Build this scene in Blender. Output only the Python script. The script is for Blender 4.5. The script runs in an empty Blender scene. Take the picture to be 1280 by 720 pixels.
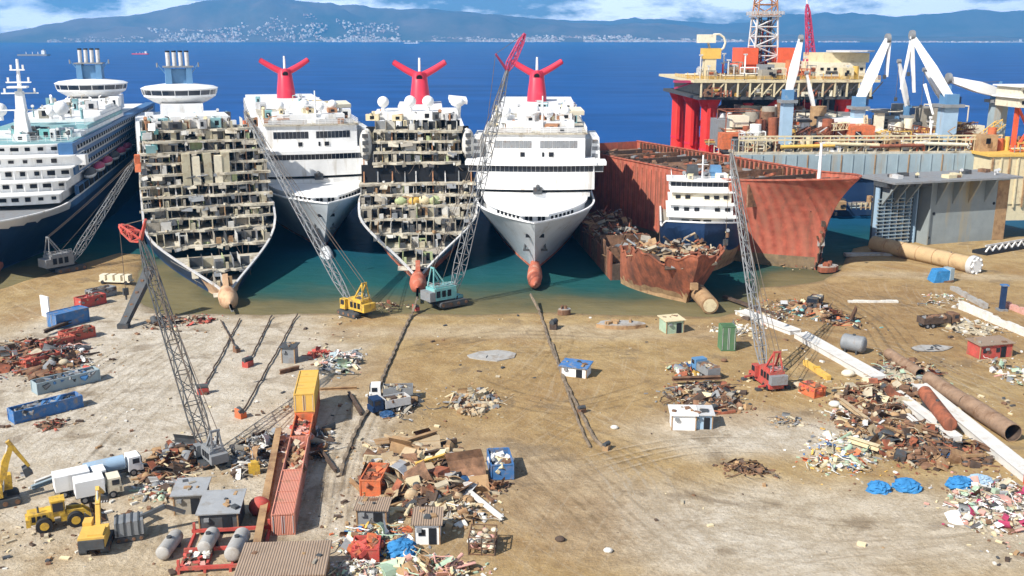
import bpy, math, random
from mathutils import Vector, Matrix
from mathutils import noise as mnoise
R = math.radians
random.seed(11)
S = bpy.context.scene
COL = S.collection
U = random.uniform
# ------------------------------------------------------------------ camera
FPX, CAMH, PITCH = 1244.0, 58.0, math.atan(313 / 1244.0)
CP, SP = math.cos(PITCH), math.sin(PITCH)

def ray(x, y):
    u, v = (x - 640) / FPX, (y - 360) / FPX
    return u, CP - v * SP, -SP - v * CP

def P(x, y, z=0.0):
    """where the line of sight of a photo pixel meets the level z: a real place in the yard"""
    a, b, c = ray(x, y)
    t = (z - CAMH) / c
    return Vector((a * t, b * t, z))

def Q(x, y, D):
    a, b, c = ray(x, y)
    t = D / b
    return Vector((a * t, D, CAMH + c * t))

cd = bpy.data.cameras.new('camera')
cam = bpy.data.objects.new('camera', cd)
COL.objects.link(cam)
cam.location = (0, 0, CAMH)
cam.rotation_euler = (math.pi / 2 - PITCH, 0, 0)
cd.sensor_width = 36
cd.lens = 36 * FPX / 1280
cd.clip_start = 1
cd.clip_end = 80000
S.camera = cam

# ------------------------------------------------------------------ materials
MATS = {}

def nd(nt, t, **kw):
    n = nt.nodes.new(t)
    for k, v in kw.items():
        setattr(n, k, v)
    return n

def c4(c, k=1.0):
    return (min(c[0] * k, 1), min(c[1] * k, 1), min(c[2] * k, 1), 1)

def M(name, col, rough=.75, var=.22, scale=.6, dirt=None, damt=.35, dscale=.35, metal=0.0,
      streak=False, bands=None, bump=0.0, corr=0.0, spec=.3, dsoft=.12):
    """painted or bare surface: base colour with uneven tone, plus patches of dirt or rust"""
    m = bpy.data.materials.new(name)
    m.use_nodes = True
    nt = m.node_tree
    L = nt.links
    b = nt.nodes['Principled BSDF']
    b.inputs['Roughness'].default_value = rough
    b.inputs['Metallic'].default_value = metal
    b.inputs['Specular IOR Level'].default_value = spec
    tc = nd(nt, 'ShaderNodeTexCoord')
    mp = nd(nt, 'ShaderNodeMapping')
    L.new(tc.outputs['Object'], mp.inputs['Vector'])
    n1 = nd(nt, 'ShaderNodeTexNoise')
    n1.inputs['Scale'].default_value = scale
    n1.inputs['Detail'].default_value = 5
    n1.inputs['Roughness'].default_value = .65
    L.new(mp.outputs['Vector'], n1.inputs['Vector'])
    r1 = nd(nt, 'ShaderNodeValToRGB')
    r1.color_ramp.elements[0].position = .3
    r1.color_ramp.elements[1].position = .7
    r1.color_ramp.elements[0].color = c4(col, 1 - var)
    r1.color_ramp.elements[1].color = c4(col, 1 + var)
    L.new(n1.outputs['Fac'], r1.inputs['Fac'])
    out = r1.outputs['Color']
    if dirt:
        mp2 = nd(nt, 'ShaderNodeMapping')
        L.new(tc.outputs['Object'], mp2.inputs['Vector'])
        if streak:
            mp2.inputs['Scale'].default_value = (1, 1, .12)
        n2 = nd(nt, 'ShaderNodeTexNoise')
        n2.inputs['Scale'].default_value = dscale
        n2.inputs['Detail'].default_value = 8
        n2.inputs['Roughness'].default_value = .7
        L.new(mp2.outputs['Vector'], n2.inputs['Vector'])
        r2 = nd(nt, 'ShaderNodeValToRGB')
        p = .5 + (.5 - damt) * .45
        r2.color_ramp.elements[0].position = max(0, p - dsoft * .5)
        r2.color_ramp.elements[1].position = min(1, p + dsoft)
        L.new(n2.outputs['Fac'], r2.inputs['Fac'])
        mx = nd(nt, 'ShaderNodeMix', data_type='RGBA')
        L.new(r2.outputs['Color'], mx.inputs['Factor'])
        L.new(out, mx.inputs['A'])
        mx.inputs['B'].default_value = c4(dirt)
        out = mx.outputs['Result']
    if bands:
        # plating that shows its frames: upright bars of paler wear
        wv = nd(nt, 'ShaderNodeTexWave', bands_direction='Y')
        wv.inputs['Scale'].default_value = bands[0]
        wv.inputs['Distortion'].default_value = 1.6
        wv.inputs['Detail'].default_value = 4
        wv.inputs['Detail Scale'].default_value = 1.2
        mb_ = nd(nt, 'ShaderNodeMapping')
        mb_.inputs['Scale'].default_value = (0, 1, .04)
        L.new(tc.outputs['Object'], mb_.inputs['Vector'])
        L.new(mb_.outputs['Vector'], wv.inputs['Vector'])
        mm = nd(nt, 'ShaderNodeMath', operation='MULTIPLY')
        mm.inputs[1].default_value = bands[2]
        L.new(wv.outputs['Fac'], mm.inputs[0])
        mx = nd(nt, 'ShaderNodeMix', data_type='RGBA')
        L.new(mm.outputs[0], mx.inputs['Factor'])
        L.new(out, mx.inputs['A'])
        mx.inputs['B'].default_value = c4(bands[1])
        out = mx.outputs['Result']
    L.new(out, b.inputs['Base Color'])
    if bump or corr:
        bp = nd(nt, 'ShaderNodeBump')
        bp.inputs['Strength'].default_value = bump or .6
        bp.inputs['Distance'].default_value = .15
        src = n1.outputs['Fac']
        if corr:
            w = nd(nt, 'ShaderNodeTexWave')
            w.inputs['Scale'].default_value = corr
            L.new(tc.outputs['Object'], w.inputs['Vector'])
            src = w.outputs['Fac']
        L.new(src, bp.inputs['Height'])
        L.new(bp.outputs['Normal'], b.inputs['Normal'])
    MATS[name] = m
    return m

RUST = (.17, .065, .03)
M('white_paint', (.74, .74, .73), .5, .08, .3, (.46, .41, .34), .26, .4, streak=True)
M('white_clean', (.78, .78, .77), .5, .05, .3)
M('hull_white', (.62, .64, .66), .45, .08, .12, (.33, .27, .2), .2, .18, streak=True)
M('hull_grey', (.62, .65, .68), .45, .1, .12, (.3, .24, .18), .2, .18, streak=True)
M('hull_navy', (.013, .036, .095), .5, .3, .1, (.035, .06, .1), .3, .15, streak=True)
M('hull_blue', (.05, .14, .3), .5, .2, .2, (.2, .2, .2), .2, .2)
M('hull_olive', (.15, .13, .055), .8, .3, .12, (.07, .065, .04), .4, .12, streak=True)
M('antifoul', (.42, .12, .07), .8, .25, .3, (.5, .3, .22), .35, .4)
M('bulb_beige', (.5, .33, .2), .8, .25, .3, (.3, .12, .06), .35, .4)
M('rust_red', (.36, .09, .055), .88, .35, .5, (.21, .085, .055), .42, .5, streak=True, bump=.3, bands=(.13, (.5, .2, .13), .34))
M('rust_orange', (.31, .1, .052), .88, .35, .5, (.13, .055, .035), .5, .45, streak=True, bump=.3)
M('rust', (.2, .11, .065), .9, .45, .8, (.09, .055, .035), .4, .5, bump=.3)
M('rust_dark', (.085, .058, .043), .9, .4, .8, bump=.3)
M('rust_tan', (.36, .23, .12), .9, .25, .5, (.2, .11, .06), .4, .4)
M('plate_tan', (.42, .32, .2), .85, .15, .5, (.28, .18, .1), .35, .3)
M('steel_grey', (.22, .23, .24), .6, .2, .5, (.14, .09, .06), .3, .5)
M('steel_dark', (.06, .065, .07), .65, .3, .6, (.1, .06, .04), .3, .5)
M('steel_pale', (.5, .5, .5), .6, .12, .5, (.3, .22, .16), .3, .5)
M('black', (.016, .017, .02), .7, .3)
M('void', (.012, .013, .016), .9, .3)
M('glass_dark', (.02, .025, .035), .12, .2, .2, spec=.6)
M('funnel_red', (.58, .035, .065), .45, .08, .1, (.5, .16, .16), .15, .1)
M('funnel_dark', (.22, .02, .04), .6, .2)
M('teal_deck', (.2, .36, .38), .7, .25, .15, (.35, .38, .36), .3, .2)
M('deck_green', (.15, .26, .23), .8, .2, .3, (.34, .3, .24), .35, .2)
M('cream', (.62, .53, .34), .7, .15, .4, (.38, .28, .17), .3, .4)
M('cream_pale', (.68, .62, .48), .7, .12, .4, (.4, .32, .22), .3, .4)
M('slab_dirty', (.48, .44, .355), .9, .25, .5, (.2, .16, .11), .42, .4, bump=.2)
M('cabin_white', (.52, .51, .48), .8, .12, .4, (.3, .26, .2), .3, .5)
M('cabin_cream', (.43, .39, .28), .8, .15, .4, (.3, .22, .14), .3, .5)
M('cabin_grey', (.31, .28, .23), .8, .2, .5, (.15, .13, .1), .35, .5)
M('cabin_green', (.36, .42, .22), .8, .2, .5, (.3, .25, .15), .3, .5)
M('cabin_rust', (.34, .17, .09), .8, .3, .5)
M('tower_blue', (.1, .22, .38), .5, .1, .3, (.3, .36, .4), .2, .3)
M('mud_band', (.2, .14, .08), .9, .3, .5, (.12, .1, .07), .4, .3)
M('pedestal_blue', (.3, .42, .54), .55, .1, .2, (.35, .28, .2), .18, .25, streak=True)
M('wall_bluegrey', (.29, .36, .39), .6, .12, .15, (.36, .28, .18), .25, .2, streak=True)
M('rig_red', (.66, .04, .035), .55, .12, .2, (.36, .1, .05), .22, .25, streak=True)
M('rig_orange', (.62, .1, .04), .6, .15, .3, (.3, .1, .05), .25, .3)
M('orange', (.58, .15, .06), .7, .22, .8, (.3, .13, .07), .42, .9)
M('yellow', (.6, .38, .05), .55, .18, .9, (.25, .16, .07), .42, 1.1)
M('yellow_flat', (.64, .4, .09), .7, .12, .4, (.36, .22, .08), .25, .4)
M('container_pink', (.58, .24, .17), .75, .14, .4, (.4, .2, .13), .35, .4, corr=1.6)
M('container_red', (.5, .12, .08), .7, .18, .4, (.28, .1, .06), .3, .4, corr=1.6)
M('container_green', (.1, .2, .1), .7, .2, .4, (.2, .15, .1), .3, .4, corr=1.6)
M('container_blue', (.05, .15, .34), .65, .2, .6, (.22, .18, .15), .38, .7)
M('red_paint', (.46, .075, .06), .7, .25, .8, (.24, .11, .075), .42, .9)
M('blue_paint', (.05, .16, .38), .65, .22, .8, (.24, .22, .2), .38, .9)
M('blue_tarp', (.035, .19, .42), .8, .25, .9, (.3, .4, .5), .2, .7, bump=.5)
M('navy_tarp', (.02, .07, .17), .6, .25, .9, (.3, .34, .38), .2, .7)
M('teal_paint', (.17, .42, .42), .55, .15, .5, (.3, .26, .2), .28, .5)
M('green_pale', (.34, .45, .33), .7, .2, .5, (.3, .25, .18), .3, .5)
M('roof_grey', (.3, .31, .32), .7, .12, .6, (.22, .2, .17), .35, .5, bump=.1)
M('roof_brown', (.3, .22, .16), .8, .15, .3, (.2, .13, .09), .3, .3, corr=1.1)
M('tank_grey', (.36, .35, .33), .6, .12, .5, (.24, .19, .14), .35, .4)
M('pipe_tan', (.46, .33, .18), .8, .18, .25, (.3, .19, .1), .35, .25)
M('pipe_brown', (.27, .18, .12), .85, .22, .4, (.17, .1, .06), .4, .35)
M('girder_white', (.6, .585, .55), .7, .1, .6, (.45, .38, .3), .24, .5)
M('magenta', (.4, .05, .12), .6, .2, .4)
M('tyre', (.025, .025, .027), .85, .2, 1.5)
M('rubble_white', (.6, .58, .53), .9, .2, .8)
M('rubble_tan', (.42, .36, .26), .9, .25, .8)
M('cable', (.12, .095, .075), .8, .3, .8)
M('chain', (.2, .155, .11), .85, .35, .8)
M('dock_grey', (.24, .27, .275), .8, .12, .2, (.38, .3, .16), .3, .12, streak=True, bump=.2)
M('pink_junk', (.55, .3, .25), .7, .2, .5, (.4, .25, .18), .3, .6)

# ------------------------------------------------------------------ mesh builder
class MB:
    def __init__(s):
        s.v, s.f, s.m, s.sm, s.mats = [], [], [], [], []

    def mi(s, m):
        if m not in s.mats:
            s.mats.append(m)
        return s.mats.index(m)

    def add(s, vs, fs, m, smooth=False):
        o = len(s.v)
        k = s.mi(m)
        s.v += [tuple(v) for v in vs]
        for f in fs:
            s.f.append([i + o for i in f])
            s.m.append(k)
            s.sm.append(smooth)

    BF = [(0, 3, 2, 1), (4, 5, 6, 7), (0, 1, 5, 4), (1, 2, 6, 5), (2, 3, 7, 6), (3, 0, 4, 7)]

    def box(s, c, sz, m, rz=0, rx=0, ry=0, tx=1.0, ty=1.0):
        """centre, size; tx, ty taper the top"""
        h = [q / 2 for q in sz]
        vs = [Vector((-h[0], -h[1], -h[2])), Vector((h[0], -h[1], -h[2])), Vector((h[0], h[1], -h[2])), Vector((-h[0], h[1], -h[2])),
              Vector((-h[0] * tx, -h[1] * ty, h[2])), Vector((h[0] * tx, -h[1] * ty, h[2])), Vector((h[0] * tx, h[1] * ty, h[2])), Vector((-h[0] * tx, h[1] * ty, h[2]))]
        if rz or rx or ry:
            mt = Matrix.Rotation(rz, 3, 'Z') @ Matrix.Rotation(ry, 3, 'Y') @ Matrix.Rotation(rx, 3, 'X')
            vs = [mt @ v for v in vs]
        c = Vector(c)
        s.add([v + c for v in vs], MB.BF, m)

    def bb(s, x0, x1, y0, y1, z0, z1, m):
        s.box(((x0 + x1) / 2, (y0 + y1) / 2, (z0 + z1) / 2), (x1 - x0, y1 - y0, z1 - z0), m)

    def frame(s, p0, p1):
        d = (Vector(p1) - Vector(p0))
        l = d.length
        d = d / max(l, 1e-6)
        up = Vector((0, 0, 1)) if abs(d.z) < .95 else Vector((0, 1, 0))
        x = d.cross(up).normalized()
        y = x.cross(d).normalized()
        return d, x, y, l

    def bar(s, p0, p1, w, h, m, w1=None, h1=None):
        d, x, y, l = s.frame(p0, p1)
        w1 = w if w1 is None else w1
        h1 = h if h1 is None else h1
        p0, p1 = Vector(p0), Vector(p1)
        vs = [p0 - x * w / 2 - y * h / 2, p0 + x * w / 2 - y * h / 2, p0 + x * w / 2 + y * h / 2, p0 - x * w / 2 + y * h / 2,
              p1 - x * w1 / 2 - y * h1 / 2, p1 + x * w1 / 2 - y * h1 / 2, p1 + x * w1 / 2 + y * h1 / 2, p1 - x * w1 / 2 + y * h1 / 2]
        s.add(vs, MB.BF, m)

    def tube(s, p0, p1, r, m, r1=None, n=8, caps=True):
        d, x, y, l = s.frame(p0, p1)
        r1 = r if r1 is None else r1
        p0, p1 = Vector(p0), Vector(p1)
        vs = []
        for k in range(n):
            a = 2 * math.pi * k / n
            e = x * math.cos(a) + y * math.sin(a)
            vs += [p0 + e * r, p1 + e * r1]
        s.add(vs, [(2 * k, 2 * ((k + 1) % n), 2 * ((k + 1) % n) + 1, 2 * k + 1) for k in range(n)], m, n > 5)
        if caps:
            s.add(vs, [[2 * k for k in range(n)][::-1], [2 * k + 1 for k in range(n)]], m)

    def pipe(s, p0, p1, r, m, th=.12, n=20, minner='rust_dark'):
        """open ended pipe with wall thickness"""
        d, x, y, l = s.frame(p0, p1)
        p0, p1 = Vector(p0), Vector(p1)
        vs = []
        for k in range(n):
            a = 2 * math.pi * k / n
            e = x * math.cos(a) + y * math.sin(a)
            vs += [p0 + e * r, p1 + e * r, p0 + e * (r - th), p1 + e * (r - th)]
        q = [(k, (k + 1) % n) for k in range(n)]
        s.add(vs, [(4 * a, 4 * b, 4 * b + 1, 4 * a + 1) for a, b in q], m, True)
        s.add(vs, [(4 * a + 3, 4 * b + 3, 4 * b + 2, 4 * a + 2) for a, b in q], minner, True)
        s.add(vs, [(4 * a + 2, 4 * b + 2, 4 * b, 4 * a) for a, b in q], m)
        s.add(vs, [(4 * a + 1, 4 * b + 1, 4 * b + 3, 4 * a + 3) for a, b in q], m)

    def prism(s, poly, z0, z1, m, mtop=None):
        n = len(poly)
        vs = [(x, y, z0) for x, y in poly] + [(x, y, z1) for x, y in poly]
        s.add(vs, [(k, (k + 1) % n, n + (k + 1) % n, n + k) for k in range(n)] + [list(range(n))[::-1]], m)
        s.add(vs, [list(range(n, 2 * n))], mtop or m)

    def sph(s, c, r, m, sx=1, sy=1, sz=1, nu=14, nv=8, rot=None):
        vs, fs = [], []
        for j in range(nv + 1):
            t = math.pi * j / nv
            for i in range(nu):
                a = 2 * math.pi * i / nu
                v = Vector((r * sx * math.sin(t) * math.cos(a), r * sy * math.sin(t) * math.sin(a), r * sz * math.cos(t)))
                if rot:
                    v = rot @ v
                vs.append(v + Vector(c))
        for j in range(nv):
            for i in range(nu):
                a, b = j * nu + i, j * nu + (i + 1) % nu
                fs.append((a, a + nu, b + nu, b))
        s.add(vs, fs, m, True)

    def lathe(s, c, prof, n=28, axis=None):
        """prof: list of (r, z, material of the band that starts here)"""
        for (r0, z0, m), (r1, z1, _) in zip(prof[:-1], prof[1:]):
            vs = []
            for k in range(n):
                a = 2 * math.pi * k / n
                vs += [(c[0] + r0 * math.cos(a), c[1] + r0 * math.sin(a), c[2] + z0), (c[0] + r1 * math.cos(a), c[1] + r1 * math.sin(a), c[2] + z1)]
            s.add(vs, [(2 * k, 2 * ((k + 1) % n), 2 * ((k + 1) % n) + 1, 2 * k + 1) for k in range(n)], m)

    def lattice(s, p0, p1, w0, w1, m, seg=10, r=.12, rd=.07, foot=True):
        """four-chord lattice boom, narrowing over the last stretch at both ends"""
        d, x, y, l = s.frame(p0, p1)
        p0 = Vector(p0)

        def wd(t):
            w = w0 + (w1 - w0) * t
            if foot:
                w *= min(1, .35 + t * 6, .35 + (1 - t) * 5)
            return w
        cs = []
        for k in range(seg + 1):
            t = k / seg
            w = wd(t) / 2
            o = p0 + d * l * t
            cs.append([o - x * w - y * w, o + x * w - y * w, o + x * w + y * w, o - x * w + y * w])
        for k in range(seg):
            for j in range(4):
                s.tube(cs[k][j], cs[k + 1][j], r, m, n=5, caps=False)
                j2 = (j + 1) % 4
                if (k + j) % 2:
                    s.tube(cs[k][j], cs[k + 1][j2], rd, m, n=4, caps=False)
                else:
                    s.tube(cs[k][j2], cs[k + 1][j], rd, m, n=4, caps=False)
                s.tube(cs[k][j], cs[k][j2], rd, m, n=4, caps=False)

    def wire(s, pts, r, m, sag=0.0, n=5, seg=8):
        """a line through points, each stretch hanging by sag"""
        for a, b in zip(pts[:-1], pts[1:]):
            a, b = Vector(a), Vector(b)
            k = seg if sag else 1
            pr = a
            for i in range(1, k + 1):
                t = i / k
                q = a.lerp(b, t)
                q.z -= sag * 4 * t * (1 - t)
                s.tube(pr, q, r, m, n=n, caps=False)
                pr = q

    def build(s, name, parent=None, loc=None, rz=0):
        me = bpy.data.meshes.new(name)
        me.from_pydata(s.v, [], s.f)
        for m in s.mats:
            me.materials.append(MATS[m])
        me.polygons.foreach_set('material_index', s.m)
        me.polygons.foreach_set('use_smooth', s.sm)
        me.update()
        o = bpy.data.objects.new(name, me)
        COL.objects.link(o)
        if parent:
            o.parent = parent
        if loc is not None:
            o.location = loc
            o.rotation_euler.z = rz
        return o

def T(name, label, cat, loc=(0, 0, 0), rz=0, group=None):
    o = bpy.data.objects.new(name, None)
    COL.objects.link(o)
    o.location = loc
    o.rotation_euler.z = rz
    o.empty_display_size = 1
    o['label'] = label
    o['category'] = cat
    if group:
        o['group'] = group
    return o

def tag(o, label, cat, group=None, kind=None):
    o['label'] = label
    o['category'] = cat
    if group:
        o['group'] = group
    if kind:
        o['kind'] = kind
    return o

def part(name, parent, fn, *a, **k):
    mb = MB()
    fn(mb, *a, **k)
    return mb.build(name, parent)

def pbox(name, parent, x0, x1, y0, y1, z0, z1, m, label=None):
    mb = MB()
    mb.bb(x0, x1, y0, y1, z0, z1, m)
    o = mb.build(name, parent)
    if label:
        o['label'] = label
    return o

def dup(root, loc, rz=0, label=None):
    kids = [c for c in bpy.data.objects if c.parent == root]
    r = root.copy()
    COL.objects.link(r)
    r.location = loc
    r.rotation_euler.z = rz
    if label:
        r['label'] = label
    for ch in kids:
        c = ch.copy()
        COL.objects.link(c)
        c.parent = r
        for g in [q for q in bpy.data.objects if q.parent == ch]:
            d = g.copy()
            COL.objects.link(d)
            d.parent = c
    return r
def lerp(a, b, t):
    return a + (b - a) * t

def pl(tab, x):
    """piecewise linear table"""
    if x <= tab[0][0]:
        return tab[0][1]
    for (a, b), (c, d) in zip(tab[:-1], tab[1:]):
        if x <= c:
            return b + (d - b) * (x - a) / (c - a)
    return tab[-1][1]
# ------------------------------------------------------------------ light
SUN_EL = R(42)
sh = Vector((.76, .65, 0)).normalized()
sdir = Vector((sh.x * math.cos(SUN_EL), sh.y * math.cos(SUN_EL), -math.sin(SUN_EL)))
sl = bpy.data.lights.new('sun', 'SUN')
sl.energy = 5.0
sl.angle = R(.5)
sl.color = (1, .95, .87)
so = bpy.data.objects.new('sun', sl)
so.rotation_euler = sdir.to_track_quat('-Z', 'Y').to_euler()
so.location = (-200, -200, 300)
COL.objects.link(so)

w = bpy.data.worlds.new('World')
S.world = w
w.use_nodes = True
nt = w.node_tree
L = nt.links
bg = nt.nodes['Background']
bg.inputs['Strength'].default_value = .055
sky = nd(nt, 'ShaderNodeTexSky', sky_type='NISHITA', sun_disc=False)
sky.sun_elevation = SUN_EL
sky.sun_rotation = R(229.5)
sky.altitude = 50
sky.air_density = 1.0
sky.dust_density = .6
sky.ozone_density = 2.0
tc = nd(nt, 'ShaderNodeTexCoord')
mp = nd(nt, 'ShaderNodeMapping')
mp.inputs['Scale'].default_value = (1, 1, 3.2)
L.new(tc.outputs['Generated'], mp.inputs['Vector'])
n = nd(nt, 'ShaderNodeTexNoise')
n.inputs['Scale'].default_value = 7.5
n.inputs['Detail'].default_value = 9
n.inputs['Roughness'].default_value = .62
L.new(mp.outputs['Vector'], n.inputs['Vector'])
rp = nd(nt, 'ShaderNodeValToRGB')
rp.color_ramp.elements[0].position = .42
rp.color_ramp.elements[1].position = .54
L.new(n.outputs['Fac'], rp.inputs['Fac'])
sp = nd(nt, 'ShaderNodeSeparateXYZ')
L.new(tc.outputs['Generated'], sp.inputs['Vector'])
mr = nd(nt, 'ShaderNodeMapRange')
mr.inputs['From Min'].default_value = .05
mr.inputs['From Max'].default_value = .16
mr.inputs['To Min'].default_value = 1
mr.inputs['To Max'].default_value = .06
L.new(sp.outputs['Z'], mr.inputs['Value'])
mu = nd(nt, 'ShaderNodeMath', operation='MULTIPLY')
L.new(rp.outputs['Color'], mu.inputs[0])
L.new(mr.outputs['Result'], mu.inputs[1])
mx = nd(nt, 'ShaderNodeMix', data_type='RGBA')
L.new(mu.outputs[0], mx.inputs['Factor'])
L.new(sky.outputs['Color'], mx.inputs['A'])
mx.inputs['B'].default_value = (52, 52, 52, 1)
L.new(mx.outputs['Result'], bg.inputs['Color'])

S.view_settings.view_transform = 'Standard'
S.view_settings.look = 'None'
S.view_settings.exposure = .62
S.view_settings.gamma = 1
S.view_settings.use_curve_mapping = False
S.cycles.max_bounces = 6
S.cycles.volume_bounces = 0
S.cycles.use_denoising = True

# ------------------------------------------------------------------ ground
SHORE = [(-460, 205), (-137, 212), (-126, 222), (-118, 254), (-110, 276), (-101, 274), (-94, 246), (-85, 223), (-75, 213), (-55, 212), (-20, 213), (10, 214), (45, 212),
         (55, 221), (60, 236), (78, 244), (88, 262), (98, 284), (120, 296), (180, 304), (460, 310)]

def gz(x, y):
    d = pl(SHORE, x) - y
    d += 1.6 * mnoise.noise(Vector((x * .06, y * .06, 0))) + .7 * mnoise.noise(Vector((x * .25, y * .25, 3)))
    z = 0.0 if d > 9 else -.9 + .1 * d
    if z < 0:
        z = max(z, -5)
    if d > 0:
        z += .07 * mnoise.noise(Vector((x * .1, y * .1, 9)))
    return z

def mkground():
    xs = [-460 + 20 * i for i in range(13)] + [-200 + 2.5 * i for i in range(161)] + [220 + 20 * i for i in range(13)]
    ys = [-400 + 25 * i for i in range(17)] + [20 + 10 * i for i in range(5)] + [70 + 2.5 * i for i in range(93)] + [320, 360]
    vs = [(x, y, gz(x, y)) for y in ys for x in xs]
    W = len(xs)
    fs = [(j * W + i, j * W + i + 1, (j + 1) * W + i + 1, (j + 1) * W + i) for j in range(len(ys) - 1) for i in range(W - 1)]
    me = bpy.data.meshes.new('ground')
    me.from_pydata(vs, [], fs)
    for p in me.polygons:
        p.use_smooth = True
    o = bpy.data.objects.new('ground', me)
    COL.objects.link(o)
    o['kind'] = 'structure'
    m = bpy.data.materials.new('yard_earth')
    m.use_nodes = True
    nt = m.node_tree
    L = nt.links
    b = nt.nodes['Principled BSDF']
    b.inputs['Roughness'].default_value = .95
    b.inputs['Specular IOR Level'].default_value = .15
    tc = nd(nt, 'ShaderNodeTexCoord')
    co = tc.outputs['Object']

    def noise(scale, det=6, rough=.6, rot=0, sc=(1, 1, 1), dist=0.0, src=None):
        mp = nd(nt, 'ShaderNodeMapping', vector_type='TEXTURE')
        mp.inputs['Rotation'].default_value = (0, 0, rot)
        mp.inputs['Scale'].default_value = sc
        L.new(src or co, mp.inputs['Vector'])
        n = nd(nt, 'ShaderNodeTexNoise')
        n.inputs['Scale'].default_value = scale
        n.inputs['Detail'].default_value = det
        n.inputs['Roughness'].default_value = rough
        n.inputs['Distortion'].default_value = dist
        L.new(mp.outputs['Vector'], n.inputs['Vector'])
        return n.outputs['Fac']

    def ramp(f, a, b_):
        r = nd(nt, 'ShaderNodeMapRange', interpolation_type='SMOOTHSTEP')
        r.inputs['From Min'].default_value = a
        r.inputs['From Max'].default_value = b_
        L.new(f, r.inputs['Value'])
        return r.outputs['Result']

    def op(o_, a, b_):
        q = nd(nt, 'ShaderNodeMath', operation=o_)
        for k, v in enumerate((a, b_)):
            if isinstance(v, (int, float)):
                q.inputs[k].default_value = v
            else:
                L.new(v, q.inputs[k])
        return q.outputs[0]

    def mixc(f, a, b_):
        q = nd(nt, 'ShaderNodeMix', data_type='RGBA')
        L.new(f, q.inputs['Factor'])
        for k, v in (('A', a), ('B', b_)):
            if isinstance(v, tuple):
                q.inputs[k].default_value = c4(v)
            else:
                L.new(v, q.inputs[k])
        return q.outputs['Result']

    def blob(x, y, rx, ry, rot=0, soft=.5):
        """a soft-edged patch of other soil, its edge broken up by noise"""
        mp = nd(nt, 'ShaderNodeMapping', vector_type='TEXTURE')
        mp.inputs['Location'].default_value = (x, y, 0)
        mp.inputs['Rotation'].default_value = (0, 0, rot)
        mp.inputs['Scale'].default_value = (rx, ry, 1000)
        L.new(co, mp.inputs['Vector'])
        ln = nd(nt, 'ShaderNodeVectorMath', operation='LENGTH')
        L.new(mp.outputs['Vector'], ln.inputs[0])
        d = op('ADD', ln.outputs['Value'], op('MULTIPLY', op('SUBTRACT', nbig, .5), 1.5))
        return op('SUBTRACT', 1.0, ramp(d, 1 - soft, 1 + soft))
    wn = nd(nt, 'ShaderNodeTexNoise')
    wn.inputs['Scale'].default_value = .014
    wn.inputs['Detail'].default_value = 1
    L.new(co, wn.inputs['Vector'])
    wv = nd(nt, 'ShaderNodeVectorMath', operation='MULTIPLY_ADD')
    wv.inputs[1].default_value = (26, 26, 0)
    L.new(wn.outputs['Color'], wv.inputs[0])
    L.new(co, wv.inputs[2])
    warp = wv.outputs['Vector']
    nbig = noise(.05, 6, .65)
    nmid = noise(.22, 8, .7)
    nfine = noise(1.6, 6, .7)
    col = mixc(ramp(nmid, .32, .68), (.30, .20, .082), (.44, .315, .15))
    col = mixc(op('MULTIPLY', ramp(nbig, .5, .68), .75), col, (.28, .165, .066))
    # pale dusty yard on the left, and pale worn patches
    for (px, py, rx, ry, rot, k) in ((120, 480, 34, 58, .2, .95), (300, 470, 22, 40, .2, .75), (420, 590, 9, 24, .1, .9), (950, 540, 18, 9, 0, .9),
                                     (830, 660, 42, 10, -.75, .6), (1080, 660, 34, 12, 0, .7), (250, 690, 26, 14, 0, .35), (700, 415, 80, 5, 0, .3), (1180, 345, 30, 4, -.1, .3)):
        p = P(px, py)
        col = mixc(op('MULTIPLY', blob(p.x, p.y, rx, ry, rot), k), col, mixc(ramp(nmid, .35, .65), (.41, .355, .275), (.58, .53, .45)))
    # browner soil
    for (px, py, rx, ry, rot, k) in ((1120, 400, 44, 30, .3, .95), (640, 600, 20, 26, 0, .45), (740, 500, 30, 12, .3, .35), (690, 650, 10, 12, .4, .5), (930, 515, 14, 6, 0, .5), (60, 330, 26, 20, 0, .7), (570, 470, 26, 14, 0, .45)):
        p = P(px, py)
        col = mixc(op('MULTIPLY', blob(p.x, p.y, rx, ry, rot), k), col, mixc(ramp(nmid, .35, .65), (.235, .14, .058), (.345, .225, .10)))
    # wheel ruts: long streaks along three ways of driving
    for rot, sc, k, c in ((R(-52), .62, .26, (.52, .44, .32)), (R(14), .8, .26, (.22, .155, .085)), (R(72), .8, .2, (.5, .43, .32)), (R(-38), .9, .28, (.2, .14, .08)), (R(55), .85, .2, (.22, .16, .09)), (R(100), .9, .2, (.22, .16, .1))):
        s_ = noise(sc * 1.7, 4, .6, rot, (34, 1, 1), 0, warp)
        msk = op('MULTIPLY', ramp(s_, .53, .64), ramp(noise(.03, 3, .5, rot + 1), .4, .6))
        col = mixc(op('MULTIPLY', msk, k), col, c)
    dk = op('MULTIPLY', ramp(noise(.55, 7, .75, 1.0), .56, .72), .55)
    col = mixc(dk, col, (.2, .145, .09))
    lt = op('MULTIPLY', ramp(noise(.8, 6, .7, 2.0), .58, .75), .5)
    col = mixc(lt, col, (.62, .55, .43))
    sp2 = op('MULTIPLY', ramp(noise(2.6, 3, .6, .4), .62, .72), .55)
    col = mixc(sp2, col, (.13, .1, .07))
    fg = noise(3.0, 5, .75, .9)
    col = mixc(op('MULTIPLY', ramp(fg, .5, .64), .5), col, (.24, .18, .115))
    col = mixc(op('MULTIPLY', ramp(noise(1.1, 6, .75, .2), .54, .68), .45), col, (.27, .195, .12))
    st = op('MULTIPLY', ramp(noise(.11, 5, .6, 3.3, (1, 1, 1), .4), .57, .66), .55)
    col = mixc(st, col, (.17, .125, .08))
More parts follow.
